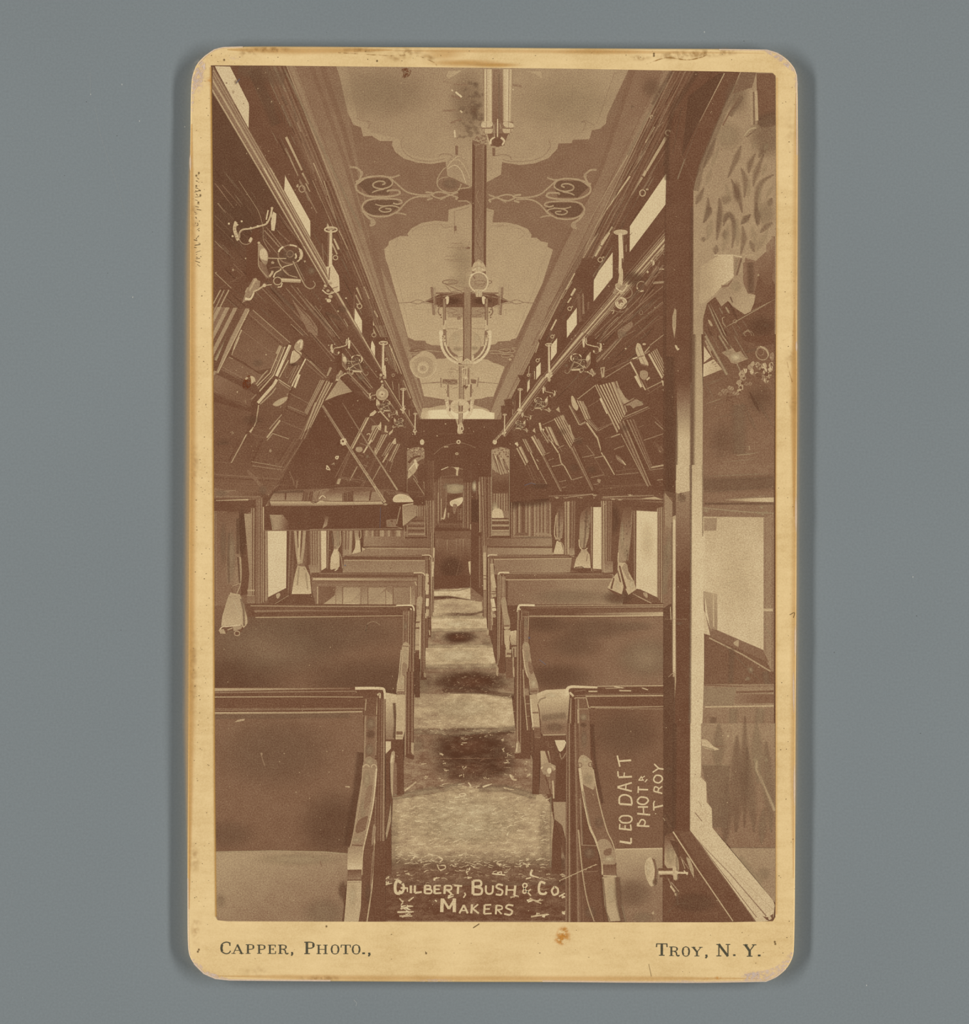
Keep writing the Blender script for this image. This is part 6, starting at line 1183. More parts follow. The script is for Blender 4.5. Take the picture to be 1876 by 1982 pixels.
blob([(105, 1225), (130, 1230), (145, 1330), (85, 1340), (100, 1290)], .5); stroke([(110, 1240), (105, 1330)], 12, .74); fill([(150, 1100), (240, 1120), (245, 1400), (80, 1400), (90, 1350), (150, 1340)], .08)
bench('nearest bench on the right with armrest')
use('I2'); fill([(1470, 1000), (1570, 1000), (1570, 1300), (1540, 1180), (1480, 1130)], .5); fill([(1478, 1135), (1530, 1290), (1535, 1555), (1458, 1550), (1462, 1300)], .07); soft([(1452, 960), (1450, 1500)], 20, .5, .5); use('I3')
fill([(615, 690), (650, 660), (1590, 655), (1600, 1900), (780, 1900), (620, 1900), (640, 760)], .13)
fill([(850, 900), (1590, 890), (1600, 2330), (1040, 2330), (940, 1900), (860, 1400)], (.16, .19, (900, 1000), (1400, 1300))); glow(1200, 1150, 420, 300, .22, .5); soft([(860, 1050), (880, 1400), (960, 1850)], 60, .08, .8)
stroke([(920, 668), (1590, 662)], 13, .5, 10, .6); fill([(650, 700), (1590, 675), (1590, 745), (690, 750)], .1); for_hl = [(830, 720, 920, 720, 14, .6), (1140, 712, 1260, 714, 14, .6), (1000, 690, 1190, 684, 8, .5), (1370, 685, 1430, 705, 10, .7), (1090, 672, 1180, 686, 9, .7)]
rays(for_hl, 8, .6); stroke([(800, 768), (1590, 762)], 12, .56); stroke([(800, 752), (1590, 745)], 6, .36); fill([(820, 785), (1590, 775), (1590, 865), (830, 870)], .11); stroke([(850, 878), (1200, 880), (1590, 872)], 15, .5, 10, .44); stroke([(900, 890), (1590, 898)], 8, .4)
stroke([(620, 760), (615, 705), (650, 675), (760, 675), (920, 680)], 36, .78, 20, .72, True); stroke([(640, 730), (680, 770)], 20, .7); stroke([(690, 720), (800, 705)], 10, .3)
fill([(690, 780), (810, 780), (850, 890), (715, 900)], .18); stroke([(692, 785), (808, 785), (830, 880), (850, 890)], 8, .56); stroke([(692, 790), (718, 900)], 8, .66); stroke([(712, 898), (830, 896)], 7, .5); stroke([(695, 762), (800, 762)], 7, .34)
fill([(720, 900), (840, 900), (850, 1150), (860, 1400), (740, 1400), (735, 1150)], .24); glow(780, 980, 50, 50, .52, .8); glow(780, 1060, 44, 30, .16, .7); glow(785, 1200, 40, 120, .36, .7); stroke([(715, 960), (725, 1010)], 14, .5); stroke([(830, 960), (835, 1020)], 6, .4); fill([(840, 930), (860, 1300), (900, 1500), (870, 1480), (850, 1380)], .07)
bands((640, 790), (600, 1876), (735, 800), (750, 1876), [.2, .5, .12, .08, .08, .08, .3, .1, .36, .5]); stroke([(722, 900), (738, 1380)], 8, .62)
use('I4')
bands((70, 0), (60, 1640), (175, 0), (220, 1640), [.3, .1, .4, .1, .07, .07, .1, .34, .2, .12, .2]); fill([(175, 640), (200, 1000), (330, 1050), (380, 1640), (220, 1640), (170, 880)], .13)
stroke([(185, 620), (200, 1010)], 16, .36); glow(260, 1070, 60, 60, .36, .8); stroke([(195, 1005), (320, 1010)], 8, .4); fill([(210, 1140), (330, 1130), (340, 1220), (220, 1220)], .1); stroke([(215, 1225), (330, 1220)], 7, .34); glow(270, 1560, 60, 60, .3, .8); stroke([(170, 880), (200, 1200), (240, 1450), (300, 1635)], 11, .56, 9, .5, True)
fill([(190, 480), (290, 390), (330, 560), (420, 900), (470, 1050), (480, 1250), (370, 1260), (340, 1050), (270, 860), (210, 600)], .24)
blob([(170, 300), (210, 260), (280, 310), (275, 340), (295, 400), (300, 540), (220, 520), (180, 380)], .56); glow(220, 300, 40, 30, .74, .8); ring(180, 345, 18, 18, 7, .26); ring(270, 340, 18, 18, 7, .26); glow(250, 460, 50, 60, .6, .7); fill([(215, 510), (310, 560), (330, 640), (240, 700)], .22); glow(340, 820, 50, 60, .3, .7)
stroke([(180, 370), (205, 560), (260, 840), (310, 960), (360, 1120), (368, 1250)], 22, .68, 14, .62, True); stroke([(292, 380), (330, 600), (400, 870), (450, 980), (480, 1080)], 8, .6, curve=True); soft([(205, 560), (270, 850)], 16, .5)
blob([(330, 980), (370, 955), (420, 970), (460, 1040), (485, 1100), (470, 1160), (370, 1160), (350, 1080)], .5); glow(420, 1120, 60, 30, .78, .85); blob([(380, 1050), (440, 1030), (440, 1080), (390, 1090)], .26); fill([(370, 1165), (485, 1165), (485, 1255), (375, 1250)], (.14, .3, (430, 1165), (430, 1250))); stroke([(375, 1258), (485, 1262)], 12, .62)
fill([(365, 1270), (485, 1265), (495, 1500), (520, 1630), (420, 1635), (385, 1500)], .66); glow(440, 1400, 50, 130, .78, .7); soft([(372, 1280), (400, 1560), (430, 1630)], 16, .3, .7)
fill([(475, 1040), (865, 1030), (870, 1640), (520, 1640), (495, 1400)], (.6, .34, (600, 1060), (640, 1400))); glow(620, 1400, 190, 150, .3, .6); soft([(490, 1270), (505, 1500), (540, 1640)], 60, .24, .8); stroke([(475, 1040), (865, 1032)], 10, .66); glow(700, 1600, 120, 60, .44, .6); soft([(530, 1500), (560, 1640)], 20, .46, .7); disc(785, 1565, 9, 12, .66)
# ---------------------------------------------------------------- curtains hanging in front of the seat backs
use('H1')
drape('large tied-back curtain nearest on the left')
fill([(200, 700), (310, 700), (320, 1100), (320, 1380), (240, 1400), (195, 1390), (188, 1200), (195, 900)], (.2, .38, (250, 720), (250, 1250)))
glow(240, 1120, 46, 300, .46, .8); soft([(215, 900), (205, 1150), (215, 1380)], 30, .3, .6); soft([(300, 760), (300, 1100)], 40, .16, .6)
stroke([(322, 1130), (330, 1280), (320, 1400), (285, 1490)], 16, .5, 12, .5, True); soft([(300, 1130), (318, 1380)], 20, .14)
fill([(200, 1390), (250, 1420), (310, 1380), (320, 1400), (280, 1490), (220, 1490)], .3); stroke([(240, 1430), (255, 1480)], 12, .2); stroke([(245, 1410), (310, 1385)], 6, .55)
fill([(215, 1490), (320, 1490), (340, 1530), (370, 1640), (400, 1750), (375, 1790), (355, 1810), (320, 1780), (140, 1790), (150, 1700), (190, 1560)], (.6, .7, (250, 1520), (240, 1760)))
soft([(330, 1530), (355, 1640), (360, 1790)], 26, .36, .8); stroke([(340, 1540), (385, 1660), (395, 1760)], 7, .25, curve=True); soft([(255, 1540), (300, 1640), (320, 1680)], 14, .84, .8)
stroke([(230, 1500), (225, 1480), (320, 1495)], 10, .6); fill([(135, 1790), (200, 1795), (330, 1775), (355, 1815), (310, 1880), (270, 1880), (260, 1830), (200, 1840), (180, 1870), (110, 1850)], .14)
stroke([(120, 1840), (150, 1800), (205, 1795), (330, 1782)], 12, .72, curve=True); fill([(120, 1825), (165, 1820), (185, 1865), (130, 1865)], .6); fill([(250, 1795), (345, 1790), (330, 1820), (260, 1840)], .56); ring(292, 1862, 26, 22, 10, .5)
stroke([(200, 1830), (250, 1810)], 12, .5)
use('H5')
drape('tied-back curtain nearest on the right')
fill([(1350, 150), (1420, 150), (1420, 350), (1390, 560), (1370, 640), (1295, 650), (1300, 500), (1320, 300)], (.14, .46, (1380, 150), (1350, 480))); glow(1335, 420, 20, 180, .6, .8); glow(1370, 560, 30, 70, .55, .6)
for i in range(12): glow(rnd.uniform(1345, 1410), rnd.uniform(240, 620), 10, 14, rnd.choice([.3, .24, .5]), .6)
stroke([(1425, 180), (1410, 420), (1385, 640)], 7, .4, curve=True); stroke([(1300, 560), (1298, 650), (1320, 680)], 9, .6, curve=True); fill([(1380, 640), (1430, 600), (1440, 860), (1390, 760)], .1)
fill([(1295, 650), (1365, 650), (1385, 720), (1440, 820), (1462, 895), (1390, 945), (1350, 860), (1330, 940), (1240, 900), (1200, 880), (1250, 790), (1290, 740)], .7); fill([(1360, 650), (1380, 670), (1400, 780), (1440, 830), (1380, 800), (1330, 700)], .5); stroke([(1310, 680), (1340, 800), (1365, 890)], 14, .14, 24, .1, True); stroke([(1290, 720), (1320, 830)], 14, .2); stroke([(1260, 790), (1235, 890)], 12, .14, 18); fill([(1195, 885), (1240, 900), (1330, 940), (1320, 955), (1250, 930)], .12); glow(1420, 850, 30, 60, .84, .7); glow(1290, 860, 30, 60, .82, .7); stroke([(1295, 655), (1360, 655)], 10, .6)
drape('tied-back curtain second on the right')
fill([(960, 200), (1050, 120), (1048, 260), (1030, 420), (1000, 520), (960, 520), (945, 420), (950, 280)], (.14, .5, (1010, 130), (980, 360))); glow(965, 400, 16, 120, .66, .7); soft([(1010, 180), (1000, 400), (985, 520)], 22, .26, .6); soft([(1035, 220), (1025, 380)], 16, .5, .7)
for i in range(8): glow(rnd.uniform(990, 1040), rnd.uniform(200, 460), 8, 12, .26, .6)
stroke([(942, 440), (950, 510), (985, 540), (1020, 520)], 9, .66, curve=True); fill([(965, 535), (1010, 535), (1040, 580), (1050, 700), (1000, 700), (895, 700), (915, 620)], (.6, .76, (970, 540), (960, 690))); stroke([(985, 530), (1000, 570)], 12, .5); stroke([(1020, 570), (1010, 640)], 6, .3); stroke([(905, 695), (970, 690), (990, 705), (940, 706)], 9, .12); stroke([(890, 715), (1050, 715)], 18, .1); stroke([(1045, 560), (1055, 700)], 12, .14)
drape('small tied-back curtain third on the right')
fill([(745, 150), (800, 130), (800, 300), (790, 430), (740, 440), (735, 300)], (.16, .44, (760, 150), (760, 330))); soft([(765, 180), (760, 420)], 14, .26, .6); stroke([(735, 220), (722, 340), (722, 410), (750, 440)], 8, .6, curve=True); stroke([(745, 200), (740, 340), (745, 420)], 7, .52, curve=True)
for i in range(6): glow(rnd.uniform(755, 790), rnd.uniform(200, 400), 7, 10, .24, .6)
fill([(740, 455), (770, 450), (795, 520), (805, 575), (708, 575)], .74); stroke([(765, 450), (800, 500), (802, 570)], 8, .5, curve=True); stroke([(725, 435), (775, 440)], 12, .5); stroke([(755, 460), (785, 460)], 10, .2)
# ---------------------------------------------------------------- near door with etched glass, right edge
part('door_post', 'dark post of the open door near the right of the printed picture')
use('px')
fill([(1285, 560), (1290, 330), (1330, 240), (1380, 138), (1420, 130), (1420, 300), (1345, 420), (1345, 1700), (1284, 1700)], .09)
use('D')
fill([(420, 1500), (440, 1000), (560, 760), (900, 420), (1100, 420), (880, 900), (700, 1330), (690, 1876), (420, 1876)], .1); fill([(620, 640), (900, 430), (960, 430), (700, 900), (560, 1200)], .13, .5)
soft([(700, 420), (480, 760), (430, 980), (425, 1400)], 60, .13, .5); stroke([(950, 432), (725, 870)], 9, .56, 6, .4); soft([(725, 870), (560, 1290)], 10, .3, .8); soft([(590, 1210), (525, 1390)], 16, .5, .8); soft([(560, 740), (480, 1160)], 12, .2, .6); soft([(330, 790), (280, 860)], 14, .2)
stroke([(440, 880), (510, 1040), (600, 1270), (680, 1440)], 3, .26, curve=True)
use('px')
glow(1296, 800, 14, 500, .13, .6)
use('G3')
fill([(130, 0), (270, 0), (270, 1876), (130, 1876)], .1)
fill([(235, 1270), (255, 1300), (250, 1500), (230, 1650), (205, 1500), (205, 1380)], .6); glow(230, 1420, 20, 130, .72, .7); blob([(235, 1735), (260, 1740), (275, 1770), (295, 1780), (270, 1800), (250, 1775)], .76); disc(255, 125, 4, 6, .6)
part('door_edge', 'pale lit edge of the open door')
use('px')
fill([(1342, 400), (1352, 400), (1356, 600), (1361, 760), (1361, 1100), (1360, 1680), (1336, 1640), (1337, 1100), (1340, 760)], (.4, .84, (1350, 420), (1350, 1080)))
soft([(1342, 400), (1341, 700), (1338, 1000), (1337, 1600)], 14, .2, .7)
fill([(1311, 740), (1338, 740), (1338, 1000), (1336, 1180), (1308, 1180), (1308, 900)], (.11, .76, (1320, 745), (1320, 850)))
soft([(1310, 780), (1308, 960)], 9, .2, .7, fade=.3); soft([(1338, 740), (1337, 1180)], 6, .3, .7)
fill([(1308, 930), (1336, 930), (1335, 1180), (1308, 1180)], (.76, .12, (1320, 930), (1320, 990)))
use('I5')
fill([(60, 180), (140, 200), (140, 380), (50, 420)], .2, .8)
fill([(141, 0), (241, 0), (240, 200), (190, 220), (141, 190)], .76); fill([(140, 200), (242, 180), (240, 760), (135, 760)], (.42, .14, (190, 210), (190, 700))); glow(180, 230, 40, 40, .4, .8); soft([(165, 200), (200, 240)], 30, .3)
fill([(135, 740), (242, 740), (236, 1980), (130, 1980)], .08); soft([(240, 0), (244, 500), (240, 1000), (233, 1980)], 20, .3, .6)
fill([(50, 200), (115, 230), (120, 900), (112, 1300), (50, 1300)], (.24, .3, (80, 250), (80, 700))); fill([(60, 190), (115, 260), (110, 440), (62, 420)], .45); fill([(60, 420), (115, 440), (112, 720), (50, 900)], .36); soft([(70, 560), (60, 900)], 50, .5, .5); glow(90, 600, 30, 160, .5, .7); fill([(50, 1000), (115, 960), (115, 1530), (50, 1540)], .12, .8)
fill([(115, 360), (138, 350), (138, 1100), (140, 1500), (125, 1700), (112, 1300), (112, 700)], (.66, .6, (125, 400), (125, 1400))); stroke([(127, 380), (127, 1450)], 14, .72); soft([(112, 400), (113, 1400)], 10, .3, .7); fill([(55, 1560), (130, 1560), (128, 1800), (60, 1700)], .24); soft([(60, 1570), (120, 1600)], 50, .36, .7); soft([(125, 1500), (128, 1800)], 16, .3, .6)
stroke([(100, 990), (105, 1080)], 5, .66); stroke([(40, 1520), (130, 1440)], 4, .45); stroke([(60, 1075), (220, 1075)], 3, .34); glow(160, 1105, 30, 14, .34, .7)
use('px')
fill([(1284, 1310), (1306, 1310), (1306, 1640), (1284, 1720)], .12, .7)
part('etched_glass', 'etched glass in the upper part of the open door')
use('D')
fill([(1090, 420), (1420, 420), (1425, 2800), (668, 2800), (668, 1500), (690, 1400), (880, 900), (1000, 640)], (.5, .54, (900, 900), (1000, 2000)))
fill([(1240, 430), (1420, 430), (1420, 900), (1330, 930), (1250, 900)], .16); soft([(1260, 880), (1420, 820)], 130, .22, .7); glow(1340, 1000, 200, 240, .36, .7); glow(1060, 640, 130, 200, .36, .6); glow(980, 1000, 160, 160, .58, .6); soft([(1130, 440), (980, 700), (740, 1280), (690, 1500)], 60, .42, .8)
fill([(1100, 420), (1240, 420), (1200, 560), (1020, 620)], .3, .8)
stroke([(1100, 640), (990, 800), (935, 905)], 18, .22, 12, .26); soft([(1110, 640), (1000, 820)], 50, .34, .6); stroke([(1190, 590), (1200, 900)], 16, .5); stroke([(1235, 590), (1245, 860)], 26, .56); soft([(1215, 600), (1220, 900)], 16, .28)
soft([(1130, 1000), (1180, 940), (1240, 925)], 30, .68, .9, True); soft([(1150, 1010), (1240, 940)], 14, .36, .8, True)
def leafy(lines, t, w, a=.75):
    for pts in lines: soft(pts, w*2.0, t, a*.68, True, fade=.5)
leafy([[(870, 1020), (820, 1150), (760, 1290)], [(1100, 1090), (1060, 1200), (980, 1380)], [(765, 1470), (720, 1560), (690, 1620)], [(1010, 1390), (1060, 1500), (1090, 1600), (1110, 1700)], [(1230, 1160), (1180, 1260), (1170, 1340)], [(1400, 1350), (1290, 1420), (1240, 1560), (1240, 1800)], [(1100, 1290), (1140, 1400), (1130, 1560)], [(1310, 1160), (1240, 1330), (1210, 1460)], [(900, 1560), (910, 1700), (880, 1876)], [(800, 1560), (800, 1700), (760, 1790)], [(940, 1820), (980, 1710), (1030, 1760), (1050, 1876)], [(1190, 1710), (1100, 1800)], [(1240, 1600), (1250, 1820)], [(1340, 1060), (1260, 1200)], [(1380, 1560), (1350, 1640)]], .34, 40)
leafy([[(1240, 1060), (1200, 1110)], [(1340, 1070), (1310, 1130)], [(1180, 1400), (1160, 1560)], [(1270, 1440), (1270, 1650), (1300, 1800)], [(960, 1430), (1010, 1600)], [(830, 1300), (780, 1450)], [(1390, 1450), (1330, 1560)], [(900, 1100), (830, 1280)], [(1330, 1250), (1290, 1360)]], .62, 30, .6)
glow(1060, 1500, 50, 120, .3, .6); glow(960, 1580, 60, 60, .44, .6); glow(1330, 1700, 90, 140, .5, .6)
use('G3')
fill([(460, 0), (1495, 0), (1485, 1876), (460, 1876)], .0, .0)
fill([(470, 1000), (900, 1000), (900, 1180), (640, 1200), (590, 1400), (470, 1400)], .54)
leafy([[(590, 200), (660, 60), (680, 0)], [(790, 0), (790, 200), (760, 420)], [(930, 80), (970, 200), (980, 330), (950, 520)], [(840, 200), (900, 80)], [(860, 290), (860, 410)], [(1060, 220), (1180, 100)], [(1250, 0), (1290, 230)], [(1180, 420), (1230, 570)], [(1080, 240), (1100, 400), (1060, 600)], [(1300, 330), (1370, 260), (1460, 200)], [(600, 380), (590, 440)], [(760, 480), (740, 600)], [(640, 0), (690, 80)]], .38, 52, .8)
leafy([[(900, 220), (880, 400), (830, 560)], [(1020, 150), (1020, 500)], [(1200, 250), (1260, 500)], [(700, 150), (640, 420)], [(1400, 300), (1260, 560)]], .62, 60, .6)
fill([(560, 750), (800, 600), (970, 600), (975, 880), (820, 1000), (740, 1090), (600, 1210), (540, 1200)], (.62, .78, (620, 800), (900, 800))); stroke([(730, 606), (970, 604)], 8, .74); stroke([(975, 610), (1075, 632)], 12, .72); stroke([(1080, 610), (1230, 606)], 7, .6); stroke([(970, 540), (975, 880)], 8, .5)
fill([(980, 640), (1080, 640), (1020, 860), (975, 890)], .44); soft([(1070, 650), (1010, 860)], 30, .3, .8); soft([(1020, 650), (990, 800)], 30, .56, .6)
fill([(1490, 370), (1492, 1200), (1490, 1160), (1100, 1350), (1240, 1110), (1080, 1000), (1100, 800), (1120, 640), (1250, 680), (1380, 560), (1460, 380)], (.3, .12, (1200, 700), (1400, 1100))); fill([(1380, 480), (1470, 370), (1480, 500), (1380, 590)], .36)
fill([(1090, 700), (1270, 700), (1280, 860), (1230, 1100), (1140, 1090), (1090, 960)], .3); soft([(1180, 700), (1190, 1080)], 100, .24, .6); stroke([(1290, 850), (1260, 1110)], 22, .14); disc(1283, 856, 12, 16, .5)
fill([(1080, 800), (1095, 960), (1150, 1090), (1245, 1105), (1230, 1200), (1180, 1320), (1110, 1350), (960, 1230), (940, 1180), (830, 1240), (740, 1130), (870, 960), (975, 890), (1060, 840)], (.5, .62, (900, 1000), (1120, 1250))); stroke([(820, 1000), (900, 990), (960, 910)], 30, .3, 12); soft([(930, 1130), (960, 1200)], 20, .2); glow(1000, 1000, 90, 90, .6, .6)
fill([(1490, 750), (1470, 740), (1450, 900), (1490, 980)], .3); fill([(1492, 960), (1380, 1000), (1300, 860), (1280, 1100), (1260, 1110), (1230, 1220), (1490, 1160)], .14)
part('glass_reflection', 'carriage seen through and mirrored in the door glass')
fill([(640, 1210), (740, 1130), (820, 1250), (900, 1180), (960, 1250), (1110, 1350), (1490, 1165), (1485, 1880), (590, 1880), (590, 1400)], .13)
for l in ((650, 1220, 950, 1860, 30, .5), (680, 1215, 980, 1840, 12, .56), (620, 1470, 800, 1800, 10, .3), (600, 1560, 720, 1760, 14, .46), (620, 1640, 720, 1840, 24, .52), (790, 1260, 840, 1350, 18, .4), (870, 1250, 920, 1340, 22, .6), (910, 1190, 1020, 1420, 22, .1), (1000, 1420, 1140, 1700, 14, .14), (950, 1480, 1100, 1760, 22, .3), (1080, 1420, 1150, 1530, 12, .34), (1020, 1480, 1060, 1540, 10, .4), (820, 1540, 1480, 1165, 9, .62), (700, 1300, 900, 1720, 16, .1), (760, 1280, 950, 1640, 10, .3), (830, 1500, 1000, 1800, 14, .1), (640, 1500, 830, 1870, 20, .1), (950, 1760, 1060, 1700, 10, .3)): soft([l[:2], l[2:4]], l[4]*1.5, l[5], .95, fade=.15)
blob([(650, 1420), (680, 1430), (710, 1490), (680, 1490)], .56); stroke([(860, 1380), (830, 1400), (840, 1460), (870, 1500)], 6, .62, curve=True); ring(990, 1436, 24, 18, 6, .5); ring(1155, 1620, 70, 66, 6, .5, 0, -160, 80); ring(1150, 1610, 44, 50, 5, .5); stroke([(1090, 1660), (1160, 1710), (1220, 1620)], 5, .5, curve=True); stroke([(1130, 1550), (1155, 1540), (1170, 1580)], 6, .5, curve=True)
glow(1320, 1500, 220, 180, .11, .5); glow(1380, 1490, 50, 30, .3, .4)
use('G4')
fill([(590, 0), (1490, 0), (1478, 1880), (583, 1880)], (.16, .3, (900, 0), (900, 1800)))
fill([(1060, 0), (1480, 0), (1480, 100), (1340, 130), (1110, 60)], .09); fill([(600, 130), (690, 260), (600, 335)], .78); fill([(595, 345), (720, 290), (830, 420), (590, 515)], (.78, .66, (600, 400), (820, 420))); stroke([(595, 350), (725, 285)], 12, .14); stroke([(640, 130), (720, 280)], 14, .5); stroke([(615, 60), (690, 190)], 22, .46); stroke([(690, 200), (720, 270)], 14, .12)
for (x, y) in ((690, 345), (720, 360), (735, 385), (700, 330), (750, 340)): stroke([(x, y), (x+36, y-10)], 8, .36)
for l in ((620, 0, 890, 490, 34, .56), (700, 0, 800, 190, 10, .36), (790, 0, 930, 230, 24, .5), (830, 0, 980, 200, 18, .6), (860, 0, 950, 180, 10, .12), (980, 0, 1150, 290, 18, .4), (1010, 340, 1060, 450, 18, .55), (760, 0, 870, 200, 10, .14)): soft([l[:2], l[2:4]], l[4]*1.3, l[5], .95)
fill([(820, 210), (960, 150), (1000, 210), (1060, 190), (1120, 270), (1150, 290), (1050, 330), (1000, 350), (940, 340), (900, 270)], .5); glow(1000, 270, 90, 70, .84, .9); glow(900, 210, 60, 40, .6, .8); fill([(1050, 340), (1140, 300), (1150, 360), (1080, 390)], .14)
ring(1330, 220, 76, 84, 14, .46, -30); ring(1310, 200, 40, 44, 8, .4); stroke([(1300, 130), (1380, 180), (1410, 250)], 16, .56, curve=True); soft([(1130, 200), (1260, 170)], 40, .3, .6)
# clustered reflections of brass lamps
cl = [(1075, 480, 40, 50, .56), (1110, 440, 30, 30, .6), (1090, 530, 40, 30, .5), (1040, 590, 36, 40, .5), (1060, 640, 30, 40, .56), (1040, 690, 28, 30, .6), (1180, 390, 34, 40, .5), (1210, 350, 26, 30, .6), (1200, 450, 24, 36, .62), (1260, 350, 40, 24, .5), (1300, 390, 40, 40, .46), (1350, 380, 36, 40, .66), (1360, 440, 30, 40, .72), (1410, 490, 34, 40, .66), (1330, 520, 40, 30, .4), (1380, 560, 34, 30, .6), (1440, 370, 30, 40, .6), (1450, 260, 30, 50, .4), (1250, 480, 40, 30, .3), (1430, 420, 30, 30, .7)]
for (x, y, rx, ry, t) in cl: blob([(x-rx, y), (x-rx*.4, y-ry*.8), (x+rx*.6, y-ry), (x+rx, y+ry*.1), (x+rx*.3, y+ry), (x-rx*.6, y+ry*.7)], t)
for i in range(60):
    c = rnd.choice(cl); stroke([(c[0]+rnd.uniform(-30, 30), c[1]+rnd.uniform(-40, 40)), (c[0]+rnd.uniform(-30, 30), c[1]+rnd.uniform(-40, 40))], rnd.uniform(5, 10), rnd.choice([.12, .16, .7, .76, .3]))
for (x, y, r) in ((1325, 430, 22), (1385, 480, 26), (1310, 520, 20), (1400, 545, 16), (1082, 596, 18), (1062, 650, 18), (1015, 620, 14), (1050, 705, 16), (1100, 530, 14), (1430, 470, 16), (1270, 490, 26)): disc(x, y, r, r, .12)
for (x, y, t) in ((800, 730, .4), (840, 690, .45), (880, 690, .4), (920, 650, .5), (950, 660, .5), (930, 700, .34), (980, 720, .45), (1020, 720, .45), (1130, 600, .4), (1180, 600, .4), (860, 720, .36)): blob([(x-24, y+8), (x-8, y-24), (x+18, y-16), (x+24, y+10), (x, y+24)], t); stroke([(x-14, y+20), (x+16, y-16)], 6, .14)
stroke([(900, 720), (880, 830)], 8, .1); stroke([(890, 790), (970, 840)], 8, .1); stroke([(900, 770), (1000, 760)], 14, .12)
for l in ((600, 610, 900, 510, 7, .4), (600, 630, 830, 545, 6, .45), (630, 850, 840, 780, 9, .58), (650, 885, 880, 810, 7, .34), (600, 560, 750, 840, 8, .4), (630, 590, 730, 800, 5, .34), (600, 620, 690, 800, 5, .3), (600, 840, 660, 960, 6, .34), (740, 1040, 1060, 960, 7, .36), (760, 1025, 1040, 945, 5, .3), (1140, 910, 1310, 880, 8, .36), (1330, 670, 1440, 650, 7, .34), (1170, 700, 1300, 960, 30, .1), (1120, 900, 1260, 1200, 30, .3), (1060, 830, 1120, 900, 20, .34), (1200, 700, 1470, 1150, 24, .3), (1000, 1500, 1280, 1460, 14, .66), (820, 1580, 1300, 1540, 7, .5), (1020, 1400, 1180, 1380, 12, .42), (820, 1745, 1450, 1710, 7, .48), (900, 1690, 1470, 1670, 6, .34), (650, 1400, 800, 1390, 8, .3), (690, 1520, 880, 1500, 7, .28), (960, 1500, 1340, 1450, 8, .4)): soft([l[:2], l[2:4]], l[4]*1.6, l[5], .9, fade=.35)
soft([(1040, 860), (1040, 1480)], 230, .36, .5); glow(830, 1300, 220, 300, .22, .3); glow(1300, 800, 220, 240, .16, .35); stroke([(1165, 1380), (1170, 1430)], 14, .45)
part('door_window_view', 'bright car window and seat seen through the door glass')
use('I5')
fill([(325, 0), (822, 0), (824, 1990), (318, 1990)], (.3, .34, (500, 100), (500, 1900)))
for l in ((325, 80, 822, 60, 7, .46), (400, 110, 822, 90, 5, .3), (330, 190, 822, 150, 10, .34), (480, 240, 822, 215, 4, .5)): soft([l[:2], l[2:4]], l[4]*1.6, l[5], .9, fade=.35)
soft([(330, 140), (822, 120)], 120, .28, .6); fill([(475, 243), (640, 232), (822, 226), (822, 258), (640, 255)], (.5, .74, (490, 240), (700, 240))); fill([(330, 290), (822, 260), (822, 360), (330, 370)], .34); soft([(330, 300), (600, 325), (822, 338)], 14, .6, .8); soft([(340, 270), (822, 270)], 20, .2, .5)
for (x, y) in ((735, 295), (745, 345), (350, 320), (720, 335), (770, 330)): glow(x, y, 20, 14, .62, .7)
fill([(325, 360), (755, 365), (750, 1290), (425, 1150), (378, 1140), (345, 1040), (335, 880), (325, 870)], (.72, .8, (400, 400), (400, 700))); glow(560, 800, 220, 340, .84, .3); fill([(335, 370), (425, 370), (420, 462), (335, 460)], (.5, .44, (340, 370), (420, 460))); stroke([(335, 462), (425, 460)], 6, .6)
fill([(335, 880), (428, 900), (428, 1150), (378, 1145)], (.6, .46, (400, 880), (400, 1100))); stroke([(400, 900), (402, 1130)], 10, .6); fill([(325, 990), (345, 1040), (380, 1200), (325, 1180)], .76)
fill([(750, 370), (822, 340), (815, 1440), (750, 1340)], (.4, .44, (780, 400), (780, 1300))); stroke([(762, 380), (760, 1300)], 8, .36); stroke([(812, 400), (808, 1430)], 6, .3); stroke([(750, 1010), (815, 1012)], 18, .62); soft([(750, 1110), (815, 1210)], 12, .6, .7)
fill([(335, 1175), (380, 1190), (390, 1140), (745, 1295), (800, 1440), (822, 1440), (822, 1530), (335, 1530)], .18); fill([(388, 1140), (748, 1295), (790, 1380), (388, 1200)], .26); stroke([(370, 1205), (600, 1320), (800, 1440)], 10, .5); blob([(540, 1240), (575, 1220), (575, 1265), (555, 1260)], .6); glow(660, 1430, 24, 30, .54, .8); glow(640, 1490, 24, 20, .5, .7); soft([(480, 1260), (720, 1500)], 8, .4, .6); soft([(530, 1280), (520, 1520)], 50, .3, .5); soft([(760, 1440), (780, 1530)], 60, .36, .6)
fill([(330, 1530), (822, 1528), (822, 1690), (325, 1690)], .42); stroke([(560, 1545), (820, 1540)], 12, .34); stroke([(560, 1585), (820, 1578)], 14, .2); stroke([(335, 1535), (600, 1545)], 9, .24); fill([(340, 1590), (822, 1600), (822, 1660), (560, 1665)], (.46, .24, (400, 1600), (700, 1640))); stroke([(340, 1688), (822, 1680)], 9, .6); fill([(335, 1550), (560, 1550), (540, 1680), (330, 1680)], .46, .8)
fill([(322, 1692), (822, 1690), (822, 1990), (318, 1990)], (.38, .28, (600, 1700), (600, 1980))); soft([(540, 1700), (530, 1980)], 70, .44, .7); soft([(730, 1700), (700, 1980)], 80, .46, .7); soft([(400, 1760), (390, 1980)], 60, .3, .6); glow(490, 1890, 16, 12, .6, .8); stroke([(460, 1885), (510, 1890)], 6, .6)
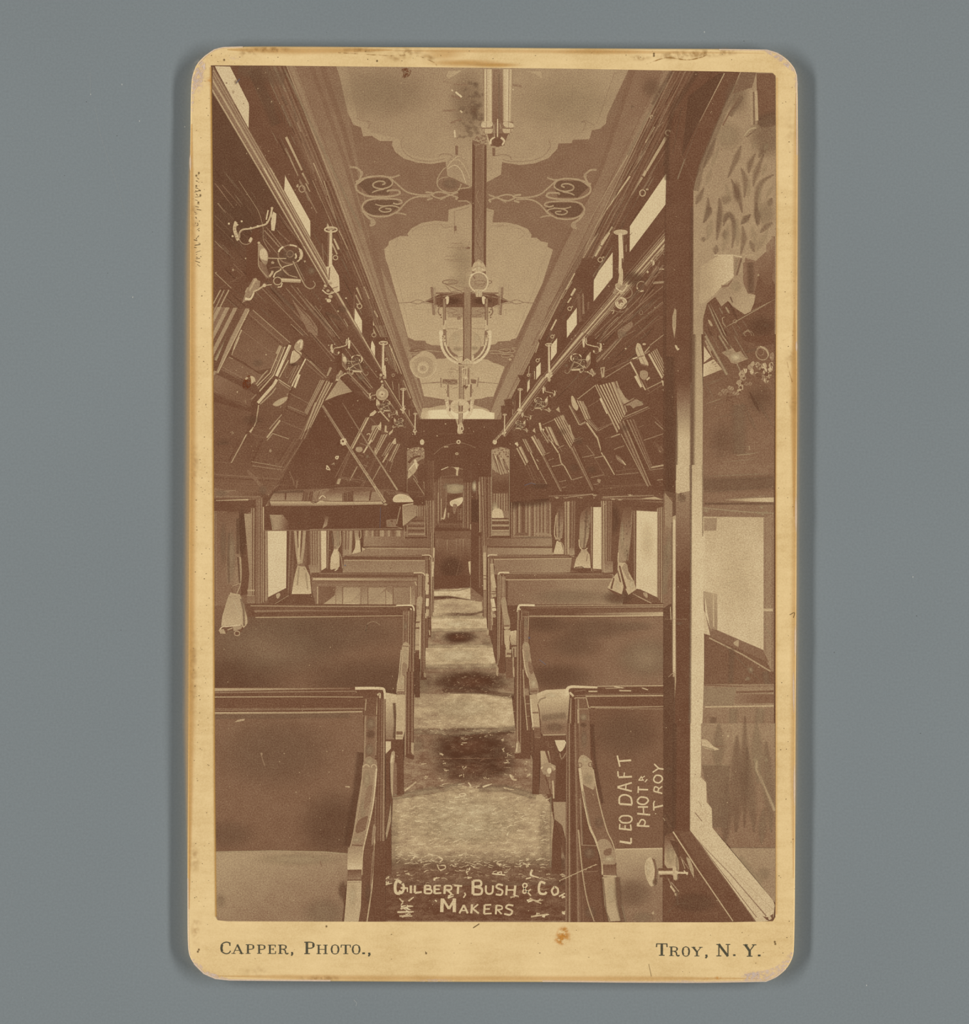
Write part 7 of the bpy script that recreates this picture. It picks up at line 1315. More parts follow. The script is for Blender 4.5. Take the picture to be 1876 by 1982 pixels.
fill([(249, 0), (327, 0), (328, 500), (335, 1180), (335, 1450), (318, 1990), (238, 1990), (243, 1000)], (.73, .84, (280, 0), (280, 500))); soft([(246, 0), (244, 1000), (238, 1980)], 16, .4, .6); soft([(324, 0), (326, 500)], 12, .5, .6); fill([(328, 480), (345, 480), (336, 880), (328, 880)], .82)
use('I4')
fill([(1180, 0), (1792, 0), (1796, 1030), (1430, 1030), (1270, 860), (1220, 640), (1180, 450)], (.44, .31, (1500, 50), (1500, 1000)))
for l in ((1330, 0, 1320, 400, 90, .44, .6), (1480, 100, 1470, 900, 110, .28, .4), (1640, 0, 1650, 500, 90, .48, .6), (1560, 200, 1620, 900, 80, .36, .5), (1720, 150, 1760, 900, 90, .4, .5), (1700, 700, 1680, 1000, 60, .42, .6), (1400, 500, 1380, 1000, 80, .3, .6), (1545, -60, 1540, 860, 70, .26, .35)): soft([l[:2], l[2:4]], l[4]*1.6, l[5], l[6], fade=.4)
fill([(1185, 130), (1230, 135), (1285, 190), (1335, 215), (1290, 225), (1220, 210), (1190, 195)], .72); soft([(1190, 190), (1290, 220)], 16, .55, .7); stroke([(1300, 190), (1370, 190)], 8, .26); disc(1405, 104, 9, 11, .66); disc(1360, 102, 6, 6, .56); soft([(1190, 345), (1400, 345)], 10, .5, .7); fill([(1190, 350), (1420, 350), (1400, 860), (1280, 860), (1220, 500)], .36, .6)
soft([(1640, 300), (1640, 380), (1720, 560), (1790, 720)], 40, .62, .9); stroke([(1645, 370), (1700, 530), (1785, 745)], 5, .36); glow(1630, 300, 30, 30, .62, .6); glow(1720, 300, 20, 40, .6, .6); glow(1680, 270, 20, 14, .6, .6)
soft([(1430, 1030), (1790, 1030)], 18, .42, .7)
fill([(1420, 1030), (1796, 1032), (1796, 1480), (1780, 1470), (1600, 1240)], (.5, .44, (1500, 1040), (1780, 1400))); glow(1700, 1240, 70, 70, .5, .6); soft([(1500, 1100), (1680, 1320)], 50, .56, .6)
fill([(1090, 0), (1182, 0), (1182, 445), (1225, 490), (1228, 650), (1270, 700), (1275, 860), (1290, 880), (1775, 1460), (1790, 1500), (1780, 1600), (1730, 1630), (1640, 1640), (1090, 890)], (.82, .78, (1130, 100), (1600, 1500)))
soft([(1090, 0), (1088, 880)], 16, .5, .6); stroke([(1130, 735), (1190, 808)], 6, .3); stroke([(1160, 640), (1190, 690)], 5, .5); stroke([(1120, 930), (1420, 1240), (1720, 1590)], 7, .5, 10, .34); stroke([(1380, 1150), (1780, 1540)], 6, .6); fill([(1690, 1590), (1730, 1600), (1780, 1570), (1775, 1620), (1725, 1625)], .14); blob([(1735, 1600), (1750, 1590), (1765, 1610), (1745, 1622)], .7); stroke([(1200, 960), (1600, 1400)], 5, .66)
for i in range(50): disc(rnd.uniform(1100, 1260), rnd.uniform(420, 900), rnd.uniform(2, 4), rnd.uniform(2, 5), .6)
part('door_frame', 'dark lower frame of the open door with latch')
fill([(865, 1000), (960, 880), (1090, 880), (1640, 1640), (865, 1640)], .1); fill([(960, 0), (1090, 0), (1088, 890), (960, 880)], .07); soft([(965, 0), (960, 870)], 40, .13, .6)
fill([(1000, 910), (1090, 890), (1630, 1640), (1450, 1640)], (.16, .08, (1050, 900), (1400, 1500))); stroke([(1090, 890), (1635, 1640)], 8, .2); stroke([(950, 893), (1130, 1170), (1445, 1632)], 11, .66, 9, .56); stroke([(1110, 910), (1640, 1600)], 5, .3, 5, .2); glow(1130, 1480, 220, 100, .14, .7)
soft([(880, 760), (930, 860)], 50, .16); glow(920, 380, 40, 40, .22, .6)
part('door_knob', 'pale oval door knob with spindle near the right of the printed picture')
fill([(880, 930), (940, 900), (985, 1020), (1000, 1200), (975, 1300), (940, 1250), (880, 1160)], (.14, .62, (900, 930), (930, 1100))); glow(930, 1090, 44, 90, .64, .85); soft([(980, 1090), (985, 1290)], 24, .5, .7); fill([(920, 960), (990, 980), (1000, 1130)], .1, .8)
stroke([(830, 1232), (990, 1232)], 30, .62); stroke([(830, 1205), (960, 1205)], 20, .14); stroke([(840, 1262), (960, 1262)], 18, .1); stroke([(830, 1228), (1075, 1235)], 16, .74); stroke([(1040, 1215), (1070, 1250)], 10, .76); stroke([(960, 1180), (970, 1290)], 30, .66)
blob([(715, 1180), (735, 1120), (765, 1105), (800, 1150), (822, 1220), (815, 1310), (780, 1345), (755, 1330), (725, 1260)], .74); soft([(790, 1120), (815, 1220), (810, 1310)], 26, .3, .9); stroke([(780, 1115), (805, 1180), (800, 1290)], 10, .2, curve=True); glow(800, 1310, 26, 40, .12, .85); glow(745, 1200, 26, 90, .86, .7)
fill([(1060, 1100), (1090, 1120), (1120, 1200), (1125, 1280), (1090, 1210)], .58); soft([(1065, 1110), (1110, 1240)], 18, .74, .7); stroke([(1010, 1100), (1080, 1200)], 8, .4); stroke([(910, 1280), (975, 1420)], 10, .36); stroke([(935, 1310), (1000, 1390)], 8, .45); stroke([(930, 1340), (965, 1390)], 16, .6); disc(975, 1412, 12, 12, .6); stroke([(1020, 1120), (1050, 1200)], 5, .6); stroke([(870, 780), (885, 805)], 6, .5); soft([(910, 1560), (970, 1490), (1060, 1480)], 10, .3, .7); soft([(980, 1380), (990, 1500)], 20, .3, .6)
# ---------------------------------------------------------------- hanging centre lamps in the picture
part('hanging_lamp', 'pale fluted centre lamp at the top edge of the printed picture')
use('Bt')
fill([(1335, 160), (1610, 160), (1590, 640), (1345, 640)], .36)
bands((1345, 160), (1345, 640), (1420, 160), (1420, 640), [(.6, 1), (.78, 2), (.3, .6), (.74, 3), (.8, 2), (.66, 1)]); bands((1515, 160), (1520, 640), (1605, 160), (1592, 640), [(.6, 1), (.76, 3), (.82, 2), (.34, .6), (.74, 2), (.6, 1)])
fill([(1420, 165), (1512, 165), (1515, 640), (1422, 640)], (.36, .26, (1470, 200), (1470, 640))); stroke([(1440, 170), (1436, 640)], 8, .3); soft([(1480, 200), (1485, 620)], 20, .42, .6)
fill([(1325, 640), (1610, 635), (1612, 690), (1590, 740), (1350, 745), (1320, 690)], .3); blob([(1330, 640), (1415, 635), (1415, 680), (1330, 690)], .78); blob([(1525, 640), (1605, 650), (1610, 690), (1535, 680)], .78); blob([(1335, 695), (1420, 690), (1415, 740), (1360, 745)], .7); blob([(1520, 690), (1605, 695), (1580, 745), (1525, 735)], .7); stroke([(1325, 695), (1612, 695)], 10, .3); stroke([(1345, 690), (1350, 740)], 8, .36); stroke([(1590, 690), (1590, 740)], 8, .36); stroke([(1370, 640), (1370, 690)], 6, .5); stroke([(1570, 640), (1570, 690)], 6, .5)
fill([(1360, 745), (1580, 740), (1540, 850), (1480, 862), (1410, 855)], .2); stroke([(1370, 750), (1400, 850)], 10, .62); stroke([(1570, 750), (1535, 850)], 10, .5); stroke([(1470, 610), (1468, 775)], 9, .74); stroke([(1435, 660), (1440, 770)], 8, .5); stroke([(1490, 650), (1500, 700)], 8, .5)
stroke([(1405, 840), (1410, 800), (1445, 775)], 20, .76, 12, .7, True); stroke([(1500, 780), (1530, 810), (1510, 850)], 20, .76, 14, .7, True); disc(1470, 825, 42, 40, .13)
part('ceiling_beam', 'long narrow inlaid strip along the ceiling centre line')
fill([(1240, 800), (1370, 850), (1370, 1240), (1365, 1876), (1362, 2100), (1240, 2100), (1240, 1240)], .26)
bands((1240, 830), (1235, 1880), (1370, 850), (1363, 1880), [(.1, 1), (.12, .8), (.36, .4), (.27, 3.6), (.3, 1), (.36, .4), (.12, .6), (.14, .8)]); use('px'); bands((913.5, 500), (913, 517), (941, 500), (941, 517), [(.1, 1), (.12, .8), (.4, .4), (.34, 3.6), (.36, 1), (.4, .4), (.12, .6), (.14, .8)]); use('Bt')
fill([(1262, 1250), (1342, 1250), (1340, 1880), (1258, 1880)], (.27, .36, (1300, 1250), (1300, 1880)))
for k in range(5): stroke([(1300, 1250 + k*130), (1322 if k % 2 else 1278, 1315 + k*130), (1300, 1380 + k*130)], 5, .42, curve=True); stroke([(1300, 1250 + k*130), (1278 if k % 2 else 1322, 1315 + k*130), (1300, 1380 + k*130)], 5, .24, curve=True)
for i in range(34): disc(rnd.uniform(1250, 1365), rnd.uniform(760, 860), rnd.uniform(6, 12), rnd.uniform(5, 10), rnd.choice([.3, .36, .44, .24]))
use('E4')
fill([(918, 720), (1018, 720), (1014, 1560), (915, 1560)], .38); bands((918, 720), (912, 1560), (1018, 720), (1015, 1560), [(.12, .7), (.3, .4), (.4, 3), (.42, 2), (.34, .4), (.14, .7)]); fill([(925, 665), (965, 650), (1015, 690), (1010, 730), (965, 765), (925, 720)], .46)
for k in range(6): stroke([(955, 800 + k*120), (975, 860 + k*120), (955, 920 + k*120)], 4, .3, curve=True)
use('E5')
bands((925, 500), (925, 1090), (1010, 500), (1012, 1090), [(.14, .7), (.45, 3), (.5, 2), (.44, 1), (.16, .7)]); bands((918, 1150), (920, 1250), (992, 1150), (988, 1250), [.2, .44, .46, .2]); bands((918, 1255), (920, 1440), (992, 1255), (985, 1440), [(.2, .7), (.5, 2), (.54, 2), (.24, .7)]); fill([(870, 1372), (915, 1372), (912, 1560), (905, 1500)], .62); fill([(990, 1372), (1030, 1372), (1000, 1400), (990, 1440)], .4)
part('beam_ornament', 'pale cast ornament with ring on the ceiling strip')
use('E4')
blob([(1105, 325), (1140, 350), (1170, 380), (1190, 425), (1195, 460), (1150, 475), (1060, 475), (1020, 455), (1030, 410), (1050, 370), (1075, 345)], .68); glow(1105, 420, 40, 60, .84, .7); stroke([(1060, 360), (1105, 340), (1150, 370)], 8, .4, curve=True); stroke([(1040, 430), (1100, 410), (1170, 435)], 9, .46, curve=True); stroke([(1030, 460), (1070, 440)], 9, .85); stroke([(1180, 460), (1140, 440)], 9, .85); stroke([(1110, 360), (1108, 470)], 8, .8)
disc(1105, 600, 108, 118, .46); disc(1100, 600, 96, 104, .5); ring(1120, 605, 70, 22, 8, .3); stroke([(1050, 630), (1150, 650), (1190, 600)], 8, .34, curve=True); stroke([(1040, 530), (1060, 560)], 16, .24); ring(1105, 600, 112, 118, 20, .8); stroke([(1005, 520), (1040, 500)], 14, .9); ring(1105, 600, 100, 106, 5, .4)
fill([(1060, 690), (1150, 690), (1145, 780), (1070, 780)], .74); stroke([(1070, 700), (1075, 780)], 8, .5); stroke([(1100, 700), (1105, 780)], 8, .45); stroke([(1135, 700), (1135, 780)], 8, .5); glow(1105, 720, 40, 20, .9, .7)
part('beam_ornament', 'small pale cast pendant before the end wall'); use('E5'); blob([(950, 1430), (985, 1450), (995, 1500), (980, 1570), (960, 1620), (900, 1600), (905, 1500), (920, 1460)], .66); ring(975, 1530, 26, 40, 10, .76); disc(972, 1530, 14, 26, .24); stroke([(920, 1470), (915, 1590)], 14, .74); stroke([(905, 1590), (990, 1600)], 22, .62); disc(930, 1600, 14, 12, .74)
part('hanging_lamp', 'globe lamp with two curved pale arms below the ceiling')
use('E4')
for sx in (1, -1):
    frame(750 + 945*300/1876, 450, 300/1876, sx < 0)
    blob([(200, 790), (215, 770), (245, 790), (245, 830), (225, 870), (205, 850)], .84); disc(262, 815, 10, 14, .2); ring(300, 820, 34, 50, 10, .2); stroke([(270, 780), (320, 800), (330, 900)], 14, .16, curve=True); stroke([(310, 880), (330, 960), (300, 1010)], 12, .3, curve=True)
    bands((232, 800), (236, 1240), (275, 800), (268, 1240), [.3, .2, .34, .5, .24]); stroke([(250, 860), (252, 1100)], 14, .4); stroke([(242, 1060), (250, 1160)], 20, .66); disc(255, 1150, 22, 30, .74)
    for k in range(5): disc(300 + rnd.uniform(-10, 10), 900 + k*32, 9, 8, rnd.choice([.16, .24, .7]))
    stroke([(300, 1190), (296, 1300), (280, 1400), (230, 1490), (150, 1560), (50, 1595)], 36, .78, 26, .8, True); stroke([(255, 1300), (220, 1420), (150, 1510), (60, 1560)], 22, .72, 16, .74, True); stroke([(280, 1280), (255, 1390), (190, 1490), (110, 1550)], 10, .36, 8, .3, True); disc(295, 1215, 26, 30, .86)
    for k in range(8): disc(250 + rnd.uniform(-24, 24), 1180 + k*20, 8, 8, rnd.choice([.2, .3, .6, .8]))
    stroke([(240, 1190), (230, 1360)], 12, .4)
use('E4')
fill(ell(938, 1340, 196, 165), (.62, .68, (938, 1200), (938, 1480))); glow(830, 1290, 70, 100, .8, .6); glow(1080, 1280, 50, 90, .8, .6); glow(850, 1410, 80, 40, .52, .6); glow(1060, 1400, 60, 40, .56, .6); ring(938, 1340, 194, 163, 7, .5); stroke([(860, 1160), (920, 1160)], 20, .66); stroke([(830, 1400), (900, 1385)], 8, .5)
bands((918, 1150), (915, 1560), (1018, 1150), (1014, 1560), [(.12, .7), (.3, .4), (.4, 3), (.42, 2), (.34, .4), (.14, .7)])
fill([(850, 1490), (912, 1480), (912, 1560), (860, 1580)], .74); stroke([(850, 1510), (910, 1500)], 8, .4); fill([(1016, 1480), (1050, 1490), (1040, 1560), (1016, 1560)], .76); blob([(965, 1525), (1000, 1545), (1040, 1580), (1000, 1610), (940, 1610), (900, 1585), (930, 1545)], .74); glow(965, 1570, 30, 30, .9, .7); stroke([(860, 1585), (910, 1600)], 16, .14); stroke([(860, 1600), (1030, 1600)], 12, .5); ring(960, 1580, 34, 30, 6, .5)
use('E5'); bands((960, 530), (965, 820), (1110, 530), (1110, 820), [.5, .72, .4, .7, .36, .74, .5, .3, .6]); stroke([(970, 560), (1000, 540), (1060, 530)], 14, .74, curve=True); blob([(990, 620), (1060, 660), (1080, 720), (1000, 700)], .66); stroke([(1110, 530), (1150, 570)], 9, .7); disc(1040, 690, 26, 22, .8); stroke([(1090, 500), (1140, 550)], 8, .5); stroke([(1100, 660), (1060, 690)], 8, .4)
for k in range(7): disc(985 + k*18, 830 + rnd.uniform(-20, 30), 13, 14, rnd.choice([.18, .74, .7, .24]))
stroke([(990, 820), (1010, 870)], 12, .14); stroke([(1020, 830), (1040, 880), (1060, 840)], 12, .16); stroke([(1070, 820), (1110, 810)], 22, .74)
part('hanging_lamp', 'far globe lamp with two curved pale arms')
for sx in (1, -1):
    frame(780 + 935*220/1876, 650, 220/1876, sx < 0)
    bands((176, 800), (172, 1060), (205, 800), (198, 1060), [.24, .4, .24]); stroke([(215, 1040), (200, 1150), (190, 1240), (150, 1310), (90, 1360)], 60, .8, 44, .84, True); disc(215, 1060, 34, 30, .7); disc(190, 1030, 16, 26, .76)
    for k in range(5): disc(230 + rnd.uniform(-24, 24), 840 + k*24, 8, 8, rnd.choice([.2, .3, .7]))
    disc(160, 1220, 12, 30, .22)
    for k in range(7): disc(205 + rnd.uniform(-34, 34), 1040 + rnd.uniform(0, 160), 6, 6, rnd.choice([.3, .4, .6]))
use('E5'); fill(ell(940, 1160, 158, 120), .76); glow(900, 1170, 90, 70, .88, .7); ring(940, 1160, 156, 118, 8, .6); bands((918, 1150), (920, 1250), (992, 1150), (988, 1250), [.2, .44, .46, .2]); stroke([(920, 1085), (915, 1160), (940, 1150)], 9, .4)
part('ceiling_rosette', 'large round pale scalloped rosette below the ceiling on the left')
blob([(340, 250), (430, 265), (500, 310), (550, 380), (570, 480), (555, 570), (500, 640), (430, 690), (340, 708), (240, 690), (180, 640), (130, 560), (108, 470), (130, 400), (180, 350), (270, 290)], .66)
for r, t in ((165, .55), (155, .62), (138, .52), (128, .6), (110, .54), (96, .66)): disc(338, 510, r, r*1.0, t)
disc(328, 535, 88, 90, .74); disc(332, 540, 54, 50, .56); disc(332, 540, 44, 40, .62); fill([(320, 500), (360, 560), (300, 560)], .52); ring(330, 490, 176, 140, 7, .46, 0, 190, 340); ring(338, 500, 210, 200, 6, .74, 0, 0, 180)
part('ceiling_stain', 'pale shell-like blot on the ceiling centre'); use('Bt')
fill([(1015, 985), (1070, 945), (1150, 940), (1190, 1010), (1210, 1090), (1235, 1120), (1230, 1230), (1120, 1170), (1015, 1130)], .5)
stroke([(1010, 1050), (1050, 1000), (1110, 950), (1170, 970)], 7, .62, curve=True); stroke([(1015, 1065), (1080, 1030), (1140, 1080), (1180, 1190)], 6, .7, curve=True); stroke([(1030, 1000), (1120, 985), (1190, 1080), (1215, 1150)], 6, .6, curve=True); stroke([(1130, 950), (1180, 990)], 5, .42, curve=True); glow(1040, 1200, 90, 60, .36, .7); ring(1030, 1210, 110, 70, 6, .5, 10, 60, 260); stroke([(1000, 1050), (960, 1090), (920, 1170), (940, 1240), (1030, 1280), (1110, 1260), (1140, 1200)], 8, .52, curve=True); stroke([(1050, 1150), (1040, 1200), (1080, 1220)], 5, .3, curve=True)
part('ceiling_stain', 'small pale ring stain on the ceiling panel'); use('E4'); ring(462, 1158, 44, 52, 6, .6)

# ---------------------------------------------------------------- hand lettering scratched on the negative
part('caption', 'hand-lettered makers caption at the foot of the printed picture')
def letters(glyphs, t=.8):
    for pts, w in glyphs: stroke(pts, w, t, curve=len(pts) > 3)
use('I2')
W = 15
letters([([(305, 1620), (275, 1605), (258, 1640), (262, 1690), (285, 1702), (300, 1680)], 22), ([(315, 1625), (325, 1660), (310, 1695), (280, 1700)], 18), ([(300, 1660), (350, 1660)], 14), ([(352, 1655), (352, 1690)], 10),
         ([(378, 1640), (378, 1700)], 18), ([(410, 1640), (408, 1698)], 17), ([(408, 1698), (462, 1690)], 15),
         ([(487, 1640), (485, 1700)], 18), ([(487, 1640), (525, 1645), (525, 1665), (490, 1670)], 13), ([(490, 1670), (535, 1675), (530, 1700), (485, 1700)], 13),
         ([(560, 1642), (560, 1702)], 18), ([(560, 1642), (608, 1642)], 12), ([(560, 1670), (600, 1670)], 11), ([(560, 1702), (612, 1698)], 13),
         ([(640, 1642), (636, 1705)], 18), ([(640, 1642), (685, 1645), (685, 1672), (640, 1674)], 13), ([(655, 1672), (690, 1705)], 15),
         ([(710, 1640), (772, 1645)], 14), ([(742, 1642), (738, 1705)], 17), ([(790, 1695), (798, 1710), (782, 1735)], 10),
         ([(855, 1605), (855, 1708)], 22), ([(855, 1605), (910, 1605), (915, 1640), (865, 1650)], 16), ([(865, 1650), (920, 1665), (915, 1705), (855, 1708)], 17),
         ([(955, 1640), (955, 1690), (980, 1706), (1005, 1690), (1008, 1640)], 15), ([(1085, 1640), (1050, 1632), (1035, 1655), (1080, 1680), (1070, 1712), (1030, 1708)], 14),
         ([(1115, 1640), (1110, 1715)], 16), ([(1180, 1640), (1172, 1718)], 18), ([(1112, 1675), (1176, 1675)], 12),
         ([(1300, 1720), (1240, 1650), (1250, 1625), (1270, 1640), (1240, 1680), (1250, 1700), (1300, 1670)], 11),
         ([(1410, 1625), (1375, 1615), (1360, 1660), (1370, 1700), (1405, 1705), (1420, 1690)], 18), ([(1480, 1650), (1460, 1680), (1475, 1712), (1505, 1700), (1505, 1665), (1480, 1650)], 15), ([(1515, 1725), (1560, 1700)], 10),
         ([(620, 1740), (615, 1845)], 26), ([(625, 1745), (670, 1820)], 18), ([(670, 1820), (715, 1745)], 18), ([(712, 1740), (712, 1845)], 26),
         ([(750, 1855), (785, 1790)], 14), ([(785, 1790), (815, 1855)], 15), ([(762, 1832), (808, 1832)], 10), ([(848, 1785), (842, 1855)], 17), ([(895, 1785), (850, 1822)], 12), ([(855, 1820), (900, 1855)], 14),
         ([(945, 1790), (940, 1858)], 16), ([(945, 1790), (995, 1788)], 12), ([(945, 1822), (985, 1820)], 11), ([(940, 1858), (998, 1855)], 12),
         ([(1035, 1792), (1030, 1862)], 15), ([(1035, 1792), (1075, 1800), (1075, 1822), (1035, 1828)], 11), ([(1045, 1828), (1075, 1860)], 12),
         ([(1165, 1795), (1125, 1790), (1110, 1812), (1155, 1835), (1140, 1865), (1095, 1858)], 14)], .84)
part('caption', 'hand-lettered photographer caption written upwards on the dark seat')
use('I4')
letters([([(510, 975), (605, 990)], 18), ([(605, 990), (604, 945)], 13), ([(505, 868), (608, 880)], 15), ([(508, 868), (512, 830)], 11), ([(555, 870), (555, 840)], 10), ([(606, 880), (600, 835)], 12),
         ([(505, 790), (530, 765), (590, 765), (612, 790), (590, 818), (530, 818), (505, 790)], 13),
         ([(508, 665), (612, 672)], 16), ([(508, 665), (510, 610), (550, 590), (600, 610), (612, 670)], 14), ([(492, 530), (610, 560)], 14), ([(492, 525), (610, 490)], 13), ([(560, 545), (562, 505)], 10),
         ([(500, 445), (612, 440)], 15), ([(498, 440), (495, 395)], 12), ([(545, 440), (550, 405)], 10), ([(505, 312), (605, 305)], 15), ([(490, 265), (512, 358)], 13),
         ([(660, 845), (755, 850)], 14), ([(662, 840), (690, 795), (720, 810), (712, 845)], 12), ([(655, 850), (660, 820)], 10), ([(655, 745), (762, 755)], 14), ([(660, 690), (745, 690)], 13), ([(708, 745), (706, 690)], 10),
         ([(655, 640), (680, 610), (730, 615), (745, 640), (715, 668), (670, 662), (655, 640)], 13), ([(660, 545), (745, 548)], 13), ([(662, 575), (665, 520)], 11), ([(665, 470), (710, 468)], 9), ([(668, 468), (690, 440), (700, 465)], 8), ([(695, 450), (718, 435)], 8), ([(718, 485), (738, 462)], 9),
         ([(795, 695), (868, 678)], 14), ([(792, 720), (790, 660), (800, 640)], 11), ([(808, 742), (806, 750)], 8), ([(792, 560), (862, 578)], 12), ([(792, 560), (800, 525), (830, 535), (825, 565)], 11), ([(830, 545), (862, 520)], 10),
         ([(790, 460), (810, 430), (850, 435), (862, 465), (835, 490), (800, 482), (790, 460)], 12), ([(795, 335), (830, 370)], 12), ([(782, 405), (830, 372)], 11), ([(828, 372), (872, 378)], 13)], .84)
part('print_blemish', 'scratches and specks on the printed picture')
use('I4'); stroke([(10, 1300), (100, 1260), (200, 1215), (290, 1175), (325, 1165)], 6, .6, curve=True)
for i in range(26): k = rnd.random(); disc(10 + 310*k, 1300 - 135*k + rnd.uniform(-8, 8), 3, 3, .7)
use('px')
for i in range(420):
    disc(rnd.uniform(416, 1496), rnd.uniform(140, 1776), rnd.uniform(.5, 1.1), rnd.uniform(.5, 1.1), rnd.choice([.5, .55, .6, .7]))
for i in range(70):
    disc(rnd.uniform(416, 1496), rnd.uniform(140, 1776), rnd.uniform(.6, 1.2), rnd.uniform(.6, 1.2), .2)
stroke([(712, 1205), (708, 1222), (712, 1208), (724, 1203), (736, 1210)], .8, .45, curve=True)
# ------------------------------------------------------------------ the card: outline, imprint, stains
MOUNT = [(470, 89.6), (432, 90.5), (415, 94.8), (396, 107.6), (381, 122.5), (373.6, 141.7), (370.4, 156), (369, 200), (368.6, 263), (367.6, 500), (367.4, 800), (366, 1100),
         (364.5, 1400), (363.4, 1600), (362.7, 1762), (363.3, 1830), (366.4, 1851), (375.6, 1867), (394, 1885.5), (416, 1895), (444, 1898), (558, 1899), (700, 1900),
         (900, 1901), (1050, 1901), (1200, 1902), (1359, 1902.5), (1483, 1901), (1504, 1892), (1523, 1876), (1535, 1855), (1538, 1833), (1539.4, 1700), (1540, 1450),
         (1542, 1170), (1542.8, 800), (1544.6, 306), (1544.6, 178), (1543, 144), (1537, 129), (1524, 114), (1505, 101), (1483.6, 95.4), (1392, 94.3), (1200, 93.7), (900, 91.5), (700, 90.5)]
for _ in range(2):                         # round the outline off between its points
    MOUNT = [((p[0]*.75+q[0]*.25, p[1]*.75+q[1]*.25), (p[0]*.25+q[0]*.75, p[1]*.25+q[1]*.75)) for p, q in zip(MOUNT, MOUNT[1:] + MOUNT[:1])]
    MOUNT = [p for pair in MOUNT for p in pair]
state['clip'] = False
use('px')
part('worn_edge', 'darkened amber rim of the card', AMBER, 'mount')
soft([(371, 240), (370, 500), (369.5, 800), (368, 1100), (366.5, 1400), (365.5, 1760)], 26, 0, .5, fade=.12); soft([(1541, 180), (1541.5, 306), (1540, 800), (1538.5, 1170), (1536.5, 1500), (1536, 1700)], 18, 0, .3, fade=.2); soft([(1538, 600), (1538, 760), (1537, 1000)], 20, 0, .35, fade=.4)
soft([(440, 96), (560, 98), (760, 97)], 18, 0, .4, fade=.3); soft([(760, 98), (1000, 99), (1480, 103)], 10, 0, .25, fade=.3); soft([(420, 1889), (700, 1893), (1060, 1894), (1470, 1894)], 14, 0, .3, fade=.2)
soft([(408, 130), (411, 400), (412, 800), (415, 1500), (418, 1774)], 5, 0, .6); soft([(1504, 150), (1504, 450), (1502, 900), (1503, 1500), (1503, 1770)], 5, 0, .35)
part('stain', 'brown stains along the top and sides of the card', BROWN, 'mount')
for (x, y, rx, ry, a) in ((520, 96, 60, 8, .5), (480, 104, 30, 10, .4), (700, 97, 60, 8, .35), (790, 100, 34, 12, .5), (830, 112, 20, 10, .4), (770, 110, 30, 14, .35), (1350, 104, 60, 12, .55), (1300, 108, 36, 12, .45), (1400, 100, 40, 10, .5), (1240, 112, 24, 8, .4), (620, 1893, 60, 8, .4), (500, 1880, 40, 16, .2), (380, 1800, 14, 40, .3), (376, 1660, 14, 40, .3), (1530, 690, 14, 14, .35), (1536, 780, 12, 30, .3), (376, 420, 12, 40, .3), (378, 900, 10, 80, .25), (375, 1300, 10, 120, .25), (1530, 250, 16, 60, .15)): glow(x, y, rx, ry, 0, a)
part('stain', 'dry tide line on the top edge of the card', BROWN, 'mount')
soft([(1252, 124), (1290, 112), (1330, 116), (1360, 110), (1376, 100), (1380, 96)], 3, 0, .9, True); part('stain', 'dry tide line near the top middle of the card', BROWN, 'mount'); soft([(655, 102), (760, 108), (800, 106), (838, 120), (846, 128)], 3, 0, .6, True); part('stain', 'small stain on the right rim of the card', BROWN, 'mount'); soft([(1515, 660), (1530, 650), (1536, 640)], 3, 0, .7, True); soft([(1524, 700), (1528, 720), (1534, 740)], 3, 0, .5, True)
part('stain', 'yellow patch on the top border of the card', AMBER, 'mount')
glow(900, 122, 90, 9, 0, .5); glow(960, 126, 60, 6, 0, .6); glow(860, 105, 50, 14, 0, .3); glow(1160, 100, 120, 8, 0, .3)
part('stain', 'orange spot below the print on the card', ORANGE, 'mount')
glow(1090, 1812, 18, 22, 0, 1); glow(1092, 1804, 10, 14, 0, 1); glow(1084, 1820, 14, 10, 0, .9); glow(1391, 1893, 10, 5, 0, .7); glow(1366, 1895, 8, 4, 0, .7); glow(404, 156, 8, 10, 0, .7)
part('worn_corner', 'bare pale fibres where the card corners are rubbed', WEAR, 'mount')
blob([(375, 140), (392, 118), (398, 130), (390, 160), (378, 175), (373, 215), (370, 210), (372, 160)], 0, .9); glow(384, 150, 14, 40, 0, .8); glow(455, 112, 14, 6, 0, .5); blob([(1482, 96), (1508, 104), (1528, 124), (1538, 138), (1530, 136), (1510, 118), (1486, 104)], 0, .9); glow(1512, 114, 26, 10, 0, .7, 40); glow(1541, 160, 5, 16, 0, .9)
blob([(372, 1860), (392, 1882), (416, 1893), (444, 1896), (430, 1890), (400, 1878), (380, 1858)], 0, .8); blob([(1440, 1886), (1500, 1872), (1530, 1844), (1534, 1852), (1520, 1874), (1500, 1890), (1470, 1899), (1440, 1898)], 0, .7); glow(1460, 1886, 30, 10, 0, .8); glow(1320, 1900, 40, 4, 0, .7); glow(840, 1898, 50, 4, 0, .6)
for (a, b) in (((1541, 960), (1541, 1030)), ((1540, 1210), (1539.5, 1270)), ((1536, 1300), (1537, 1380)), ((1542, 660), (1542, 680)), ((1538, 1480), (1538, 1560)), ((368.5, 300), (368.5, 330))):
    part('worn_edge', 'short pale rubbed nick on the card rim', FIBRE, 'mount'); soft([a, b], 5, 0, .8, fade=.3)
